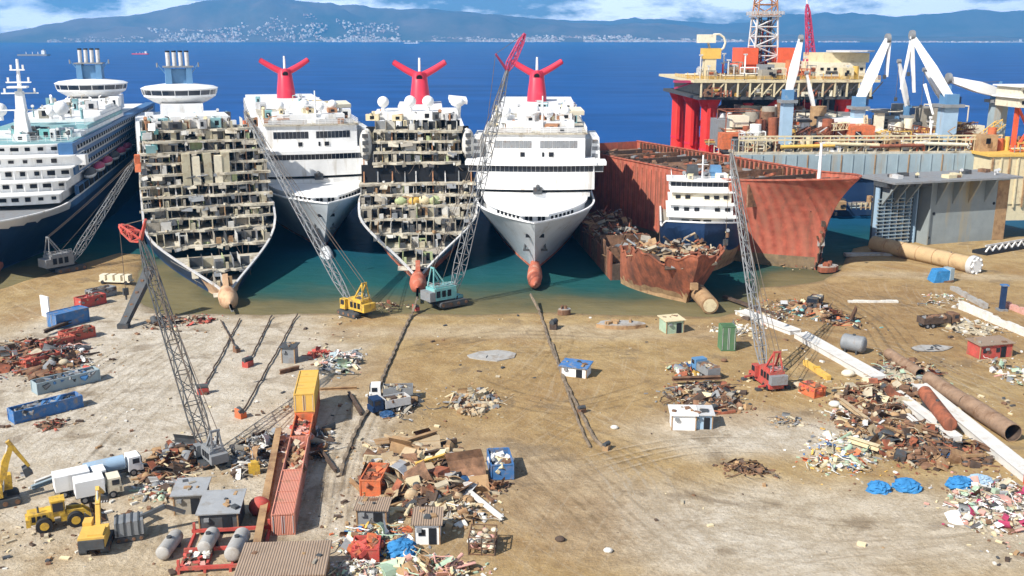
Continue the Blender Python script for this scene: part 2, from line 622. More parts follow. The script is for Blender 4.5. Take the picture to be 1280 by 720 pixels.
    # wet rim at the water's edge
    sx = nd(nt, 'ShaderNodeSeparateXYZ')
    L.new(co, sx.inputs['Vector'])
    wet = op('SUBTRACT', 1.0, ramp(op('ADD', sx.outputs['Z'], op('MULTIPLY', op('SUBTRACT', nmid, .5), .5)), -.55, -.12))
    col = mixc(op('MULTIPLY', wet, .75), col, (.17, .125, .07))
    L.new(col, b.inputs['Base Color'])
    bp = nd(nt, 'ShaderNodeBump')
    bp.inputs['Strength'].default_value = .9
    bp.inputs['Distance'].default_value = .5
    L.new(op('ADD', op('MULTIPLY', nfine, .5), nmid), bp.inputs['Height'])
    L.new(bp.outputs['Normal'], b.inputs['Normal'])
    me.materials.append(m)
mkground()

# wheel tracks pressed into the soil, soft edged
def mktracks():
    m = bpy.data.materials.new('track_soil')
    m.use_nodes = True
    nt = m.node_tree
    L = nt.links
    b = nt.nodes['Principled BSDF']
    b.inputs['Roughness'].default_value = .95
    b.inputs['Specular IOR Level'].default_value = .1
    at = nd(nt, 'ShaderNodeAttribute', attribute_name='soil')
    L.new(at.outputs['Color'], b.inputs['Base Color'])
    tc = nd(nt, 'ShaderNodeTexCoord')
    n = nd(nt, 'ShaderNodeTexNoise')
    n.inputs['Scale'].default_value = .45
    n.inputs['Detail'].default_value = 7
    n.inputs['Roughness'].default_value = .75
    L.new(tc.outputs['Object'], n.inputs['Vector'])
    mr = nd(nt, 'ShaderNodeMapRange')
    mr.inputs['From Min'].default_value = .38
    mr.inputs['From Max'].default_value = .62
    L.new(n.outputs['Fac'], mr.inputs['Value'])
    mu = nd(nt, 'ShaderNodeMath', operation='MULTIPLY')
    L.new(at.outputs['Alpha'], mu.inputs[0])
    L.new(mr.outputs['Result'], mu.inputs[1])
    L.new(mu.outputs[0], b.inputs['Alpha'])
    vs, fs, cs = [], [], []
    rnd = random.Random(91)

    def strip(pts, w, col, al, dz):
        k0 = len(vs)
        n_ = len(pts)
        for i, p in enumerate(pts):
            t = (pts[min(i + 1, n_ - 1)] - pts[max(i - 1, 0)])
            t = Vector((-t.y, t.x, 0)).normalized()
            fade = min(1, 4 * i / n_, 4 * (n_ - 1 - i) / n_)
            for j, e in enumerate((-1, -.45, .45, 1)):
                q = p + t * e * w / 2
                vs.append((q.x, q.y, gz(q.x, q.y) + dz))
                cs.append((*col, (al * fade if j in (1, 2) else 0)))
        for i in range(n_ - 1):
            for j in range(3):
                a = k0 + i * 4 + j
                fs.append((a, a + 1, a + 5, a + 4))
    pale, dark, mid = (.5, .42, .31), (.13, .09, .05), (.21, .15, .085)
    ways = [([(752, 556), (790, 600), (815, 650), (860, 690), (930, 740)], pale, .8, 3), ([(640, 540), (700, 590), (770, 650), (860, 730)], mid, .3, 3), ([(600, 560), (690, 640), (760, 730)], mid, .26, 3),
            ([(1290, 640), (1120, 655), (960, 640), (840, 590)], mid, .2, 2), ([(1290, 680), (1100, 690), (930, 680), (800, 640)], mid, .18, 2), ([(1290, 660), (1000, 700), (880, 735)], pale, .5, 2),
            ([(20, 590), (110, 520), (200, 450), (290, 400)], mid, .35, 3), ([(60, 640), (150, 540), (230, 470), (330, 400)], dark, .25, 2), ([(-10, 560), (90, 490), (160, 440), (210, 420)], mid, .5, 2), ([(30, 700), (120, 590), (180, 520)], dark, .4, 2),
            ([(560, 470), (640, 500), (730, 510), (860, 470)], mid, .5, 2), ([(470, 430), (600, 440), (760, 440), (900, 430)], dark, .35, 2), ([(480, 450), (620, 420), (800, 425)], mid, .5, 2), ([(590, 500), (660, 480), (700, 430), (690, 400)], dark, .3, 2),
            ([(1000, 350), (1090, 400), (1140, 450), (1280, 510)], mid, .55, 3), ([(1040, 360), (1150, 390), (1280, 480)], dark, .4, 2), ([(1060, 420), (1180, 460), (1290, 530)], pale, .4, 2), ([(390, 700), (420, 610), (440, 540), (470, 470)], mid, .5, 3), ([(400, 670), (412, 600), (432, 550)], pale, .6, 2),
            ([(720, 590), (860, 560), (1000, 560)], pale, .5, 2), ([(640, 520), (760, 560), (900, 620), (1100, 640)], dark, .28, 2), ([(170, 720), (200, 660), (170, 620)], dark, .4, 2)]
    for k, (w_, col, al, n2) in enumerate(ways):
        g = [P(*p) for p in w_]
        # smooth the way through its points
        fine = []
        for i in range(len(g) - 1):
            p0, p1, p2, p3 = g[max(i - 1, 0)], g[i], g[i + 1], g[min(i + 2, len(g) - 1)]
            m_ = max(3, int((p2 - p1).length / 2.2))
            for q in range(m_):
                t = q / m_
                fine.append(.5 * ((2 * p1) + (p2 - p0) * t + (2 * p0 - 5 * p1 + 4 * p2 - p3) * t * t + (3 * p1 - p0 - 3 * p2 + p3) * t ** 3))
        for r_ in range(n2):
            off = (r_ - (n2 - 1) / 2) * rnd.uniform(2.6, 4.2)
            for sd in (-1, 1):
                pts = []
                for i, p in enumerate(fine):
                    t = fine[min(i + 1, len(fine) - 1)] - fine[max(i - 1, 0)]
                    t = Vector((-t.y, t.x, 0)).normalized()
                    pts.append(p + t * (off + sd * 1.05 + .5 * math.sin(i * .13 + r_)))
                strip(pts, rnd.uniform(.5, .8), col, al * rnd.uniform(.6, 1), .012 + .004 * (k * 3 + r_))
    me = bpy.data.meshes.new('wheel_tracks')
    me.from_pydata(vs, [], fs)
    ca = me.color_attributes.new('soil', 'FLOAT_COLOR', 'POINT')
    ca.data.foreach_set('color', [x for c in cs for x in c])
    me.materials.append(m)
    o = bpy.data.objects.new('wheel_tracks', me)
    COL.objects.link(o)
    o['kind'] = 'structure'
mktracks()

# ------------------------------------------------------------------ sea
def mksea():
    me = bpy.data.meshes.new('sea')
    xs = [-24000, -4000, -600, 600, 4000, 24000]
    ys = [150, 420, 1500, 5000, 22000]
    vs = [(x, y, -.5) for y in ys for x in xs]
    W = len(xs)
    me.from_pydata(vs, [], [(j * W + i, j * W + i + 1, (j + 1) * W + i + 1, (j + 1) * W + i) for j in range(len(ys) - 1) for i in range(W - 1)])
    o = bpy.data.objects.new('sea', me)
    COL.objects.link(o)
    o['kind'] = 'structure'
    m = bpy.data.materials.new('sea_water')
    m.use_nodes = True
    nt = m.node_tree
    L = nt.links
    b = nt.nodes['Principled BSDF']
    b.inputs['Roughness'].default_value = .22
    b.inputs['Specular IOR Level'].default_value = .07
    tc = nd(nt, 'ShaderNodeTexCoord')
    sx = nd(nt, 'ShaderNodeSeparateXYZ')
    L.new(tc.outputs['Object'], sx.inputs['Vector'])
    n0 = nd(nt, 'ShaderNodeTexNoise')
    n0.inputs['Scale'].default_value = .05
    n0.inputs['Detail'].default_value = 4
    L.new(tc.outputs['Object'], n0.inputs['Vector'])
    ax = nd(nt, 'ShaderNodeMath', operation='ADD')
    src = sx.outputs['Y']
    for lo, hi in ((-62, -92), (52, 72)):
        ms_ = nd(nt, 'ShaderNodeMapRange', interpolation_type='SMOOTHSTEP')
        ms_.inputs['From Min'].default_value = lo
        ms_.inputs['From Max'].default_value = hi
        ms_.inputs['To Max'].default_value = -34
        L.new(sx.outputs['X'], ms_.inputs['Value'])
        aa = nd(nt, 'ShaderNodeMath', operation='ADD')
        L.new(src, aa.inputs[0])
        L.new(ms_.outputs['Result'], aa.inputs[1])
        src = aa.outputs[0]
    ad = nd(nt, 'ShaderNodeMath', operation='MULTIPLY_ADD')
    ad.inputs[1].default_value = 34
    L.new(n0.outputs['Fac'], ad.inputs[0])
    L.new(src, ad.inputs[2])
    mr = nd(nt, 'ShaderNodeMapRange')
    mr.inputs['From Min'].default_value = 228
    mr.inputs['From Max'].default_value = 628
    L.new(ad.outputs[0], mr.inputs['Value'])
    r = nd(nt, 'ShaderNodeValToRGB')
    e = r.color_ramp.elements
    e[0].position = 0
    e[0].color = (.17, .145, .075, 1)
    e[1].position = 1
    e[1].color = (.009, .07, .245, 1)
    for p, c in ((.02, (.12, .108, .058, 1)), (.04, (.05, .082, .06, 1)), (.065, (.017, .078, .076, 1)), (.14, (.01, .066, .09, 1)), (.24, (.012, .075, .19, 1)), (.4, (.01, .066, .215, 1))):
        q = e.new(p)
        q.color = c
    L.new(mr.outputs['Result'], r.inputs['Fac'])
    n1 = nd(nt, 'ShaderNodeTexNoise')
    n1.inputs['Scale'].default_value = .22
    n1.inputs['Detail'].default_value = 5
    n1.inputs['Roughness'].default_value = .6
    mp = nd(nt, 'ShaderNodeMapping')
    mp.inputs['Scale'].default_value = (.6, 1.3, 1)
    L.new(tc.outputs['Object'], mp.inputs['Vector'])
    L.new(mp.outputs['Vector'], n1.inputs['Vector'])
    bp = nd(nt, 'ShaderNodeBump')
    bp.inputs['Strength'].default_value = .8
    bp.inputs['Distance'].default_value = .7
    L.new(n1.outputs['Fac'], bp.inputs['Height'])
    # wind-roughened water: mostly its own colour, a limited share of mirrored sky and ships
    n2 = nd(nt, 'ShaderNodeTexNoise')
    n2.inputs['Scale'].default_value = .012
    n2.inputs['Detail'].default_value = 6
    L.new(mp.outputs['Vector'], n2.inputs['Vector'])
    hs = nd(nt, 'ShaderNodeHueSaturation')
    mv = nd(nt, 'ShaderNodeMapRange')
    mv.inputs['From Min'].default_value = .3
    mv.inputs['From Max'].default_value = .7
    mv.inputs['To Min'].default_value = .78
    mv.inputs['To Max'].default_value = 1.2
    L.new(n2.outputs['Fac'], mv.inputs['Value'])
    L.new(mv.outputs['Result'], hs.inputs['Value'])
    L.new(r.outputs['Color'], hs.inputs['Color'])
    df = nd(nt, 'ShaderNodeBsdfDiffuse')
    L.new(hs.outputs['Color'], df.inputs['Color'])
    L.new(bp.outputs['Normal'], df.inputs['Normal'])
    gl = nd(nt, 'ShaderNodeBsdfGlossy')
    gl.inputs['Roughness'].default_value = .16
    L.new(bp.outputs['Normal'], gl.inputs['Normal'])
    lw = nd(nt, 'ShaderNodeFresnel')
    lw.inputs['IOR'].default_value = 1.2
    mm = nd(nt, 'ShaderNodeMath', operation='MULTIPLY')
    L.new(lw.outputs['Fac'], mm.inputs[0])
    mm.inputs[1].default_value = .16
    mm.use_clamp = True
    ms = nd(nt, 'ShaderNodeMixShader')
    L.new(mm.outputs[0], ms.inputs[0])
    L.new(df.outputs[0], ms.inputs[1])
    L.new(gl.outputs[0], ms.inputs[2])
    L.new(ms.outputs[0], nt.nodes['Material Output'].inputs['Surface'])
    nt.nodes.remove(b)
    me.materials.append(m)
mksea()

# ------------------------------------------------------------------ hills across the bay
def hill_mat(name, lo, hi):
    m = M(name, hi, .95, .35, .0012, lo, .5, .0007, dsoft=.2)
    return m
hill_mat('hill_near', (.015, .045, .03), (.17, .13, .1))
hill_mat('hill_far', (.05, .065, .04), (.14, .125, .09))
RIDGE1 = [(-300, 52), (-60, 49), (0, 42), (60, 31), (110, 23), (160, 21), (210, 11), (250, 3), (300, -2), (350, 0), (400, 4), (450, 9), (500, 13), (540, 11),
          (600, 17), (650, 21), (700, 26), (760, 31), (820, 28), (860, 34), (900, 39), (960, 43), (1050, 45), (1600, 47)]
RIDGE2 = [(-300, 46), (480, 44), (560, 27), (700, 25), (800, 27), (840, 25), (900, 30), (950, 27), (1000, 20), (1060, 17), (1120, 21), (1180, 18), (1240, 14), (1300, 16), (1400, 19), (1700, 24)]

def hillz(tab, th, t, rr, seed):
    """height on the hillside: t runs 0 at the shore, 1 on the ridge, 2 down behind"""
    px = 640 + math.tan(th) * FPX / CP
    yp = pl(tab, px)
    dist = rr * math.cos(th)
    hr = CAMH + (47.2 - yp) * CP * CP / FPX * dist
    hr += 26 * mnoise.noise(Vector((th * 40, seed, 0))) + 12 * mnoise.noise(Vector((th * 130, seed, 4)))
    pr = math.sin(min(t, 1) * math.pi / 2) ** 1.5 if t < 1 else math.cos((t - 1) * math.pi / 2)
    k = .75 * math.sin(min(t, 1) * math.pi) if t < 1 else 0
    x, y = rr * math.sin(th), rr * math.cos(th)
    bump = mnoise.fractal(Vector((x / 1500, y / 1500, seed)), 1.0, 2.0, 5)
    return max(-3, hr * pr * (1 + k * bump) - 3)

def mkhills(name, tab, r0, r1, r2, mat, seed):
    A = [R(-36 + 72 * i / 360) for i in range(361)]
    T_ = [i / 12 for i in range(13)] + [1.25, 1.5, 1.75, 2]
    vs = []
    for t in T_:
        rr = lerp(r0, r1, t) if t <= 1 else lerp(r1, r2, t - 1)
        for a in A:
            q = rr * (1 + .012 * mnoise.noise(Vector((a * 9, seed, 1))))
            vs.append((q * math.sin(a), q * math.cos(a), hillz(tab, a, t, rr, seed)))
    W = len(A)
    me = bpy.data.meshes.new(name)
    me.from_pydata(vs, [], [(j * W + i, j * W + i + 1, (j + 1) * W + i + 1, (j + 1) * W + i) for j in range(len(T_) - 1) for i in range(W - 1)])
    for p in me.polygons:
        p.use_smooth = True
    o = bpy.data.objects.new(name, me)
    COL.objects.link(o)
    me.materials.append(MATS[mat])
    o['kind'] = 'structure'
mkhills('hills', RIDGE1, 13600, 15800, 17500, 'hill_near', 2.0)
mkhills('mountains', RIDGE2, 17800, 20500, 22500, 'hill_far', 5.0)

M('town_white', (.8, .77, .72), .8, .1)
M('town_pink', (.6, .42, .34), .8, .1)
M('town_tan', (.55, .48, .4), .8, .1)

def mktown():
    """the built-up slopes of the far shore, past counting"""
    mb = MB()
    rnd = random.Random(5)
    spans = [((185, 500), 900, .42), ((430, 480), 60, .04), ((60, 200), 130, .2), ((540, 640), 240, .16), ((640, 790), 420, .28), ((790, 930), 300, .2), ((1000, 1280), 120, .06), ((500, 1280), 160, .03)]
    for (a, b), nb, tm in spans:
        for _ in range(nb * 2):
            px = rnd.uniform(a, b)
            th = math.atan((px - 640) * CP / FPX)
            t = .02 + tm * rnd.random() ** 2.0
            if mnoise.noise(Vector((px * .03, t * 9, 1))) < -.15:
                continue
            rr = lerp(13600, 15800, t)
            z = hillz(RIDGE1, th, t, rr, 2.0)
            s = rnd.uniform(9, 24)
            h = rnd.uniform(7, 20)
            mb.box((rr * math.sin(th), rr * math.cos(th), z + h / 2 - 3), (s * rnd.uniform(1, 2.2), s, h + 6), rnd.choice(['town_white', 'town_white', 'town_pink', 'town_tan']), rnd.uniform(0, 3))
    o = mb.build('coastal_town')
    tag(o, 'pale mass of town houses spread along the far shore below the hills', 'town', kind='stuff')
mktown()

# ------------------------------------------------------------------ air
def mkhaze():
    mb = MB()
    M('haze_air', (1, 1, 1))
    mb.bb(-25000, 25000, -420, 24000, -6.5, 950, 'haze_air')
    o = mb.build('haze')
    o['kind'] = 'stuff'
    m = MATS['haze_air']
    nt = m.node_tree
    nt.nodes.clear()
    out = nd(nt, 'ShaderNodeOutputMaterial')
    v = nd(nt, 'ShaderNodeVolumePrincipled')
    v.inputs['Color'].default_value = (.11, .46, 1, 1)
    v.inputs['Density'].default_value = 8e-5
    v.inputs['Anisotropy'].default_value = .1
    nt.links.new(v.outputs['Volume'], out.inputs['Volume'])
mkhaze()
# ------------------------------------------------------------------ ship hulls
# ship space: x to the viewer's right, y runs aft from the bow tip, z up from the ground level
class Hull:
    def __init__(s, L, B, H, rake=20, ed=38, ew=88, pd=2.3, pw=1.6, zlow=-4, sk=None):
        s.sk = sk
        s.L, s.B, s.H, s.rake, s.ed, s.ew, s.pd, s.pw, s.zlow = L, B, H, rake, ed, ew, pd, pw, zlow

    def stem(s, z):
        if z <= 0:
            return s.rake
        if s.sk:
            return s.rake * (1 - min(1, z / s.H) ** s.sk)
        return s.rake * max(0, 1 - z / s.H) ** 1.25

    def hb(s, y, z):
        t = min(max(z / s.H, 0), 1)
        e = lerp(s.ew, s.ed, t)
        p = lerp(s.pw, s.pd, t)
        u = min(max((y - s.stem(z)) / e, 0), 1)
        return s.B / 2 * (1 - (1 - u) ** p)

    def zmin(s, y):
        if y >= s.rake:
            return s.zlow
        if s.sk:
            return s.H * (1 - max(y, 0) / s.rake) ** (1 / s.sk)
        return s.H * (1 - (max(y, 0) / s.rake) ** (1 / 1.25))

    def shell(s, mb, mfun, cut=None, y0=0.0, y1=None, nz=14, sides=(-1, 1), rim=None, stern=True):
        y1 = y1 or s.L
        ys = sorted(set([y0 + (min(60, y1) - y0) * (i / 34) ** 1.25 for i in range(35)] + [min(y1, 60 + 15 * i) for i in range(40) if 60 + 15 * i <= y1] + [y1]))
        for sd in sides:
            cols = []
            for y in ys:
                zt = cut(y) if cut else s.H
                zb = min(s.zmin(y), zt)
                cols.append([(sd * s.hb(y, lerp(zb, zt, k / nz)), y, lerp(zb, zt, k / nz)) for k in range(nz + 1)])
            for a, b in zip(cols[:-1], cols[1:]):
                for k in range(nz):
                    q = [a[k], b[k], b[k + 1], a[k + 1]]
                    if sd > 0:
                        q = q
                    else:
                        q = q[::-1]
                    mb.add(q, [(0, 1, 2, 3)], mfun(sd, q[0][1], (q[0][2] + q[2][2]) / 2), True)
            if rim:
                for a, b in zip(cols[:-1], cols[1:]):
                    mb.bar(Vector(a[-1]) + Vector((0, 0, .12)), Vector(b[-1]) + Vector((0, 0, .12)), rim[1], .34, rim[0])
        if stern:
            zt = cut(y1) if cut else s.H
            n = 8
            pts = [(-s.hb(y1, lerp(s.zlow, zt, k / n)), y1, lerp(s.zlow, zt, k / n)) for k in range(n + 1)]
            pts += [(-x, y, z) for x, y, z in pts[::-1]]
            mb.add(pts, [list(range(len(pts)))], mfun(1, y1, s.H / 2))

    def deck(s, mb, z, m, y0=None, y1=None, inset=.25, th=.2, jag=None):
        a = (s.stem(z) if y0 is None else y0) + .3
        b = y1 or s.L
        ys = [a + (b - a) * (i / 16) ** 1.4 for i in range(17)]
        lf = [(-max(.05, s.hb(y, z) - inset), y) for y in ys]
        rt = [(-x, y) for x, y in lf[::-1]]
        poly = rt[::-1][::-1] + []
        poly = [(x, y) for x, y in rt] + ([] if not jag else [])
        if jag:
            w = lf[0][0]
            k = 9
            for i in range(k + 1):
                poly.append((lerp(-w, w, i / k), a + jag.uniform(-1.2, .9)))
        poly += lf
        # keep counter-clockwise when seen from above
        ar = sum(p[0] * q[1] - q[0] * p[1] for p, q in zip(poly, poly[1:] + poly[:1]))
        if ar < 0:
            poly = poly[::-1]
        mb.prism(poly, z - th, z, m)

def house(mb, y0, y1, z0, z1, hw, m, bow=1.2, tw=0, mtop=None, nb=6):
    """deckhouse tier whose front wall bulges forward a little"""
    fr = [(lerp(hw, -hw, i / nb), y0 + bow * (2 * i / nb - 1) ** 2) for i in range(nb + 1)]
    poly = [(-hw, y1), (hw, y1)] + fr
    ar = sum(p[0] * q[1] - q[0] * p[1] for p, q in zip(poly, poly[1:] + poly[:1]))
    if ar < 0:
        poly = poly[::-1]
    mb.prism(poly, z0, z1, m, mtop)

def phouse(name, par, y0, y1, z0, z1, hw, m, bow=1.2, mtop=None, label=None):
    mb = MB()
    house(mb, y0, y1, z0, z1, hw, m, bow, mtop=mtop)
    o = mb.build(name, par)
    if label:
        o['label'] = label
    return o

def strip(mb, y, z0, z1, x0, x1, hw, bow, m, nb=8, out=.06):
    """glazing that follows the bulging front of a tier"""
    f = lambda x: y + bow * (x / hw) ** 2 - out
    xs = [lerp(x0, x1, i / nb) for i in range(nb + 1)]
    for a, b in zip(xs[:-1], xs[1:]):
        vs = [(a + .05, f(a), z0), (b - .05, f(b), z0), (b - .05, f(b), z1), (a + .05, f(a), z1),
              (a + .05, f(a) + .2, z0), (b - .05, f(b) + .2, z0), (b - .05, f(b) + .2, z1), (a + .05, f(a) + .2, z1)]
        mb.add(vs, MB.BF[2:] + [(0, 1, 2, 3), (0, 3, 7, 4)], m)

def balcony_row(par, x, y0, n, step, z):
    """a run of balconies: dark recess, pale rail and the dividing screens"""
    mb = MB()
    y1 = y0 + n * step
    s_ = 1 if x > 0 else -1
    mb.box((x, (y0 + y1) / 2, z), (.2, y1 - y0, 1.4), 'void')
    mb.box((x + s_ * .16, (y0 + y1) / 2, z - .5), (.08, y1 - y0, .5), 'steel_pale')
    for i in range(n + 1):
        mb.box((x + s_ * .12, y0 + i * step, z), (.14, .5, 1.44), 'white_paint')
    mb.build('balcony_row', par)

def radome(par, x, y, z, r):
    mb = MB()
    mb.sph((x, y, z + r * 1.6), r, 'white_clean')
    o = mb.build('radome', par)
    mb = MB()
    mb.tube((x, y, z), (x, y, z + r * .8), r * .35, 'white_paint', n=8)
    mb.build('pedestal', o)
    return o

def rails(mb, pts, z, h=1.1, m='white_paint', r=.05, step=2.0):
    for a, b in zip(pts[:-1], pts[1:]):
        a, b = Vector((a[0], a[1], z)), Vector((b[0], b[1], z))
        n = max(1, int((b - a).length / step))
        for k in range(1, 4):
            up = Vector((0, 0, h * k / 3))
            mb.tube(a + up, b + up, r, m, n=4, caps=False)
        for i in range(n + 1):
            q = a.lerp(b, i / n)
            mb.tube(q, q + Vector((0, 0, h)), r, m, n=4, caps=False)

def whale_funnel(par, y, z0):
    """tall red stack with two swept wings and a pale mast between them"""
    H = 44.5
    mb = MB()
    prof = [(z0, 3.9, 5.6, 0), (z0 + (H - z0) * .35, 3.6, 5.0, .3), (z0 + (H - z0) * .75, 3.0, 4.2, .9), (H, 2.75, 3.6, 1.5), (H + 1.0, 2.2, 3.0, 1.7)]
    n = 18
    rings = []
    for z, a, b, off in prof:
        rings.append([(a * math.copysign(abs(math.cos(t)) ** .75, math.cos(t)), y + off + b * math.copysign(abs(math.sin(t)) ** .8, math.sin(t)), z) for t in [2 * math.pi * k / n for k in range(n)]])
    vs = [p for r_ in rings for p in r_]
    fs = [(j * n + k, j * n + (k + 1) % n, (j + 1) * n + (k + 1) % n, (j + 1) * n + k) for j in range(len(rings) - 1) for k in range(n)]
    mb.add(vs, fs, 'funnel_red', True)
    mb.add(rings[-1], [list(range(n))], 'funnel_dark')
    f = mb.build('funnel', par)
    for sd in (-1, 1):
        mb = MB()
        a, b = Vector((sd * 1.2, y + 1.2, H - .2)), Vector((sd * 9.6, y + 2.2, H + 4.6))
        d = (b - a)
        k = 7
        for i in range(k):
            t0, t1 = i / k, (i + 1) / k
            p0, p1 = a + d * t0, a + d * t1
            bend = lambda t: -.22 * math.sin(t * math.pi)
            p0.z += bend(t0)
            p1.z += bend(t1)
            mb.tube(p0, p1, lerp(1.35, 1.05, t0), 'funnel_red', r1=lerp(1.35, 1.05, t1), n=12, caps=i in (0, k - 1))
        e = d.normalized()
        mb.tube(b - e * .05, b + e * .25, .85, 'funnel_dark', n=12)
        mb.build('funnel_wing', f)
    mb = MB()
    mb.tube((0, y + 1.2, H), (0, y + 1.2, H + 6.2), .55, 'white_paint', r1=.4, n=8)
    mb.build('funnel_mast', f)
    mb = MB()
    mb.tube((0, y - 2.9, H - .9), (0, y - 1.0, H + .1), 1.45, 'funnel_red', n=14)
    mb.tube((0, y - 2.96, H - .94), (0, y - 2.4, H - .6), 1.1, 'void', n=14)
    mb.build('exhaust_opening', f)

def clutter(par, rnd, x0, x1, y0, y1, z, n, hmax, mats, names):
    """small deck gear: each piece a part"""
    for _ in range(n):
        nm = rnd.choice(names)
        x, y = rnd.uniform(x0, x1), rnd.uniform(y0, y1)
        mb = MB()
        if nm in ('vent', 'pipe_stack'):
            h = rnd.uniform(.6, 1) * hmax
            mb.tube((x, y, z), (x, y, z + h), rnd.uniform(.2, .5), rnd.choice(mats), n=8)
            mb.tube((x, y, z + h), (x, y - .5, z + h + .3), .5, rnd.choice(mats), n=8)
        elif nm == 'davit':
            h = rnd.uniform(.6, 1) * hmax
            mb.bar((x, y, z), (x, y + .4, z + h), .3, .3, rnd.choice(mats))
            mb.bar((x, y + .4, z + h), (x + rnd.uniform(-2, 2), y - 1.5, z + h + .4), .25, .25, rnd.choice(mats))
        else:
            sx, sy, sz = rnd.uniform(1, 4), rnd.uniform(1, 4), rnd.uniform(.5, 1) * hmax
            m = rnd.choice(mats)
            mb.box((x, y, z + sz / 2), (sx, sy, sz), m, rnd.uniform(-.2, .2))
            if sz > 1.2:
                mb.box((x, y - sy / 2 - .04, z + sz * .5), (sx * .4, .1, sz * .5), 'void', 0)
        mb.build(nm, par)

def bulb(par, y0, y1, z, r, m, label=None):
    mb = MB()
    prof = [(0, .0), (.06, .55), (.16, .85), (.35, 1.0), (.6, .95), (1, .6)]
    n = 14
    rings = [[(r * k * math.cos(2 * math.pi * i / n) * .95, lerp(y0, y1, t), z + r * k * math.sin(2 * math.pi * i / n) * 1.08) for i in range(n)] for t, k in prof]
    vs = [p for q in rings for p in q]
    mb.add(vs, [(j * n + i, j * n + (i + 1) % n, (j + 1) * n + (i + 1) % n, (j + 1) * n + i) for j in range(len(rings) - 1) for i in range(n)], m, True)
    # the stem bar carries down onto the bulb
    mb.box((0, y1 - 2.2, z + r * .9), (1.1, 3.4, r * 1.9), m, rx=R(-22))
    o = mb.build('bulbous_bow', par)
    if label:
        o['label'] = label

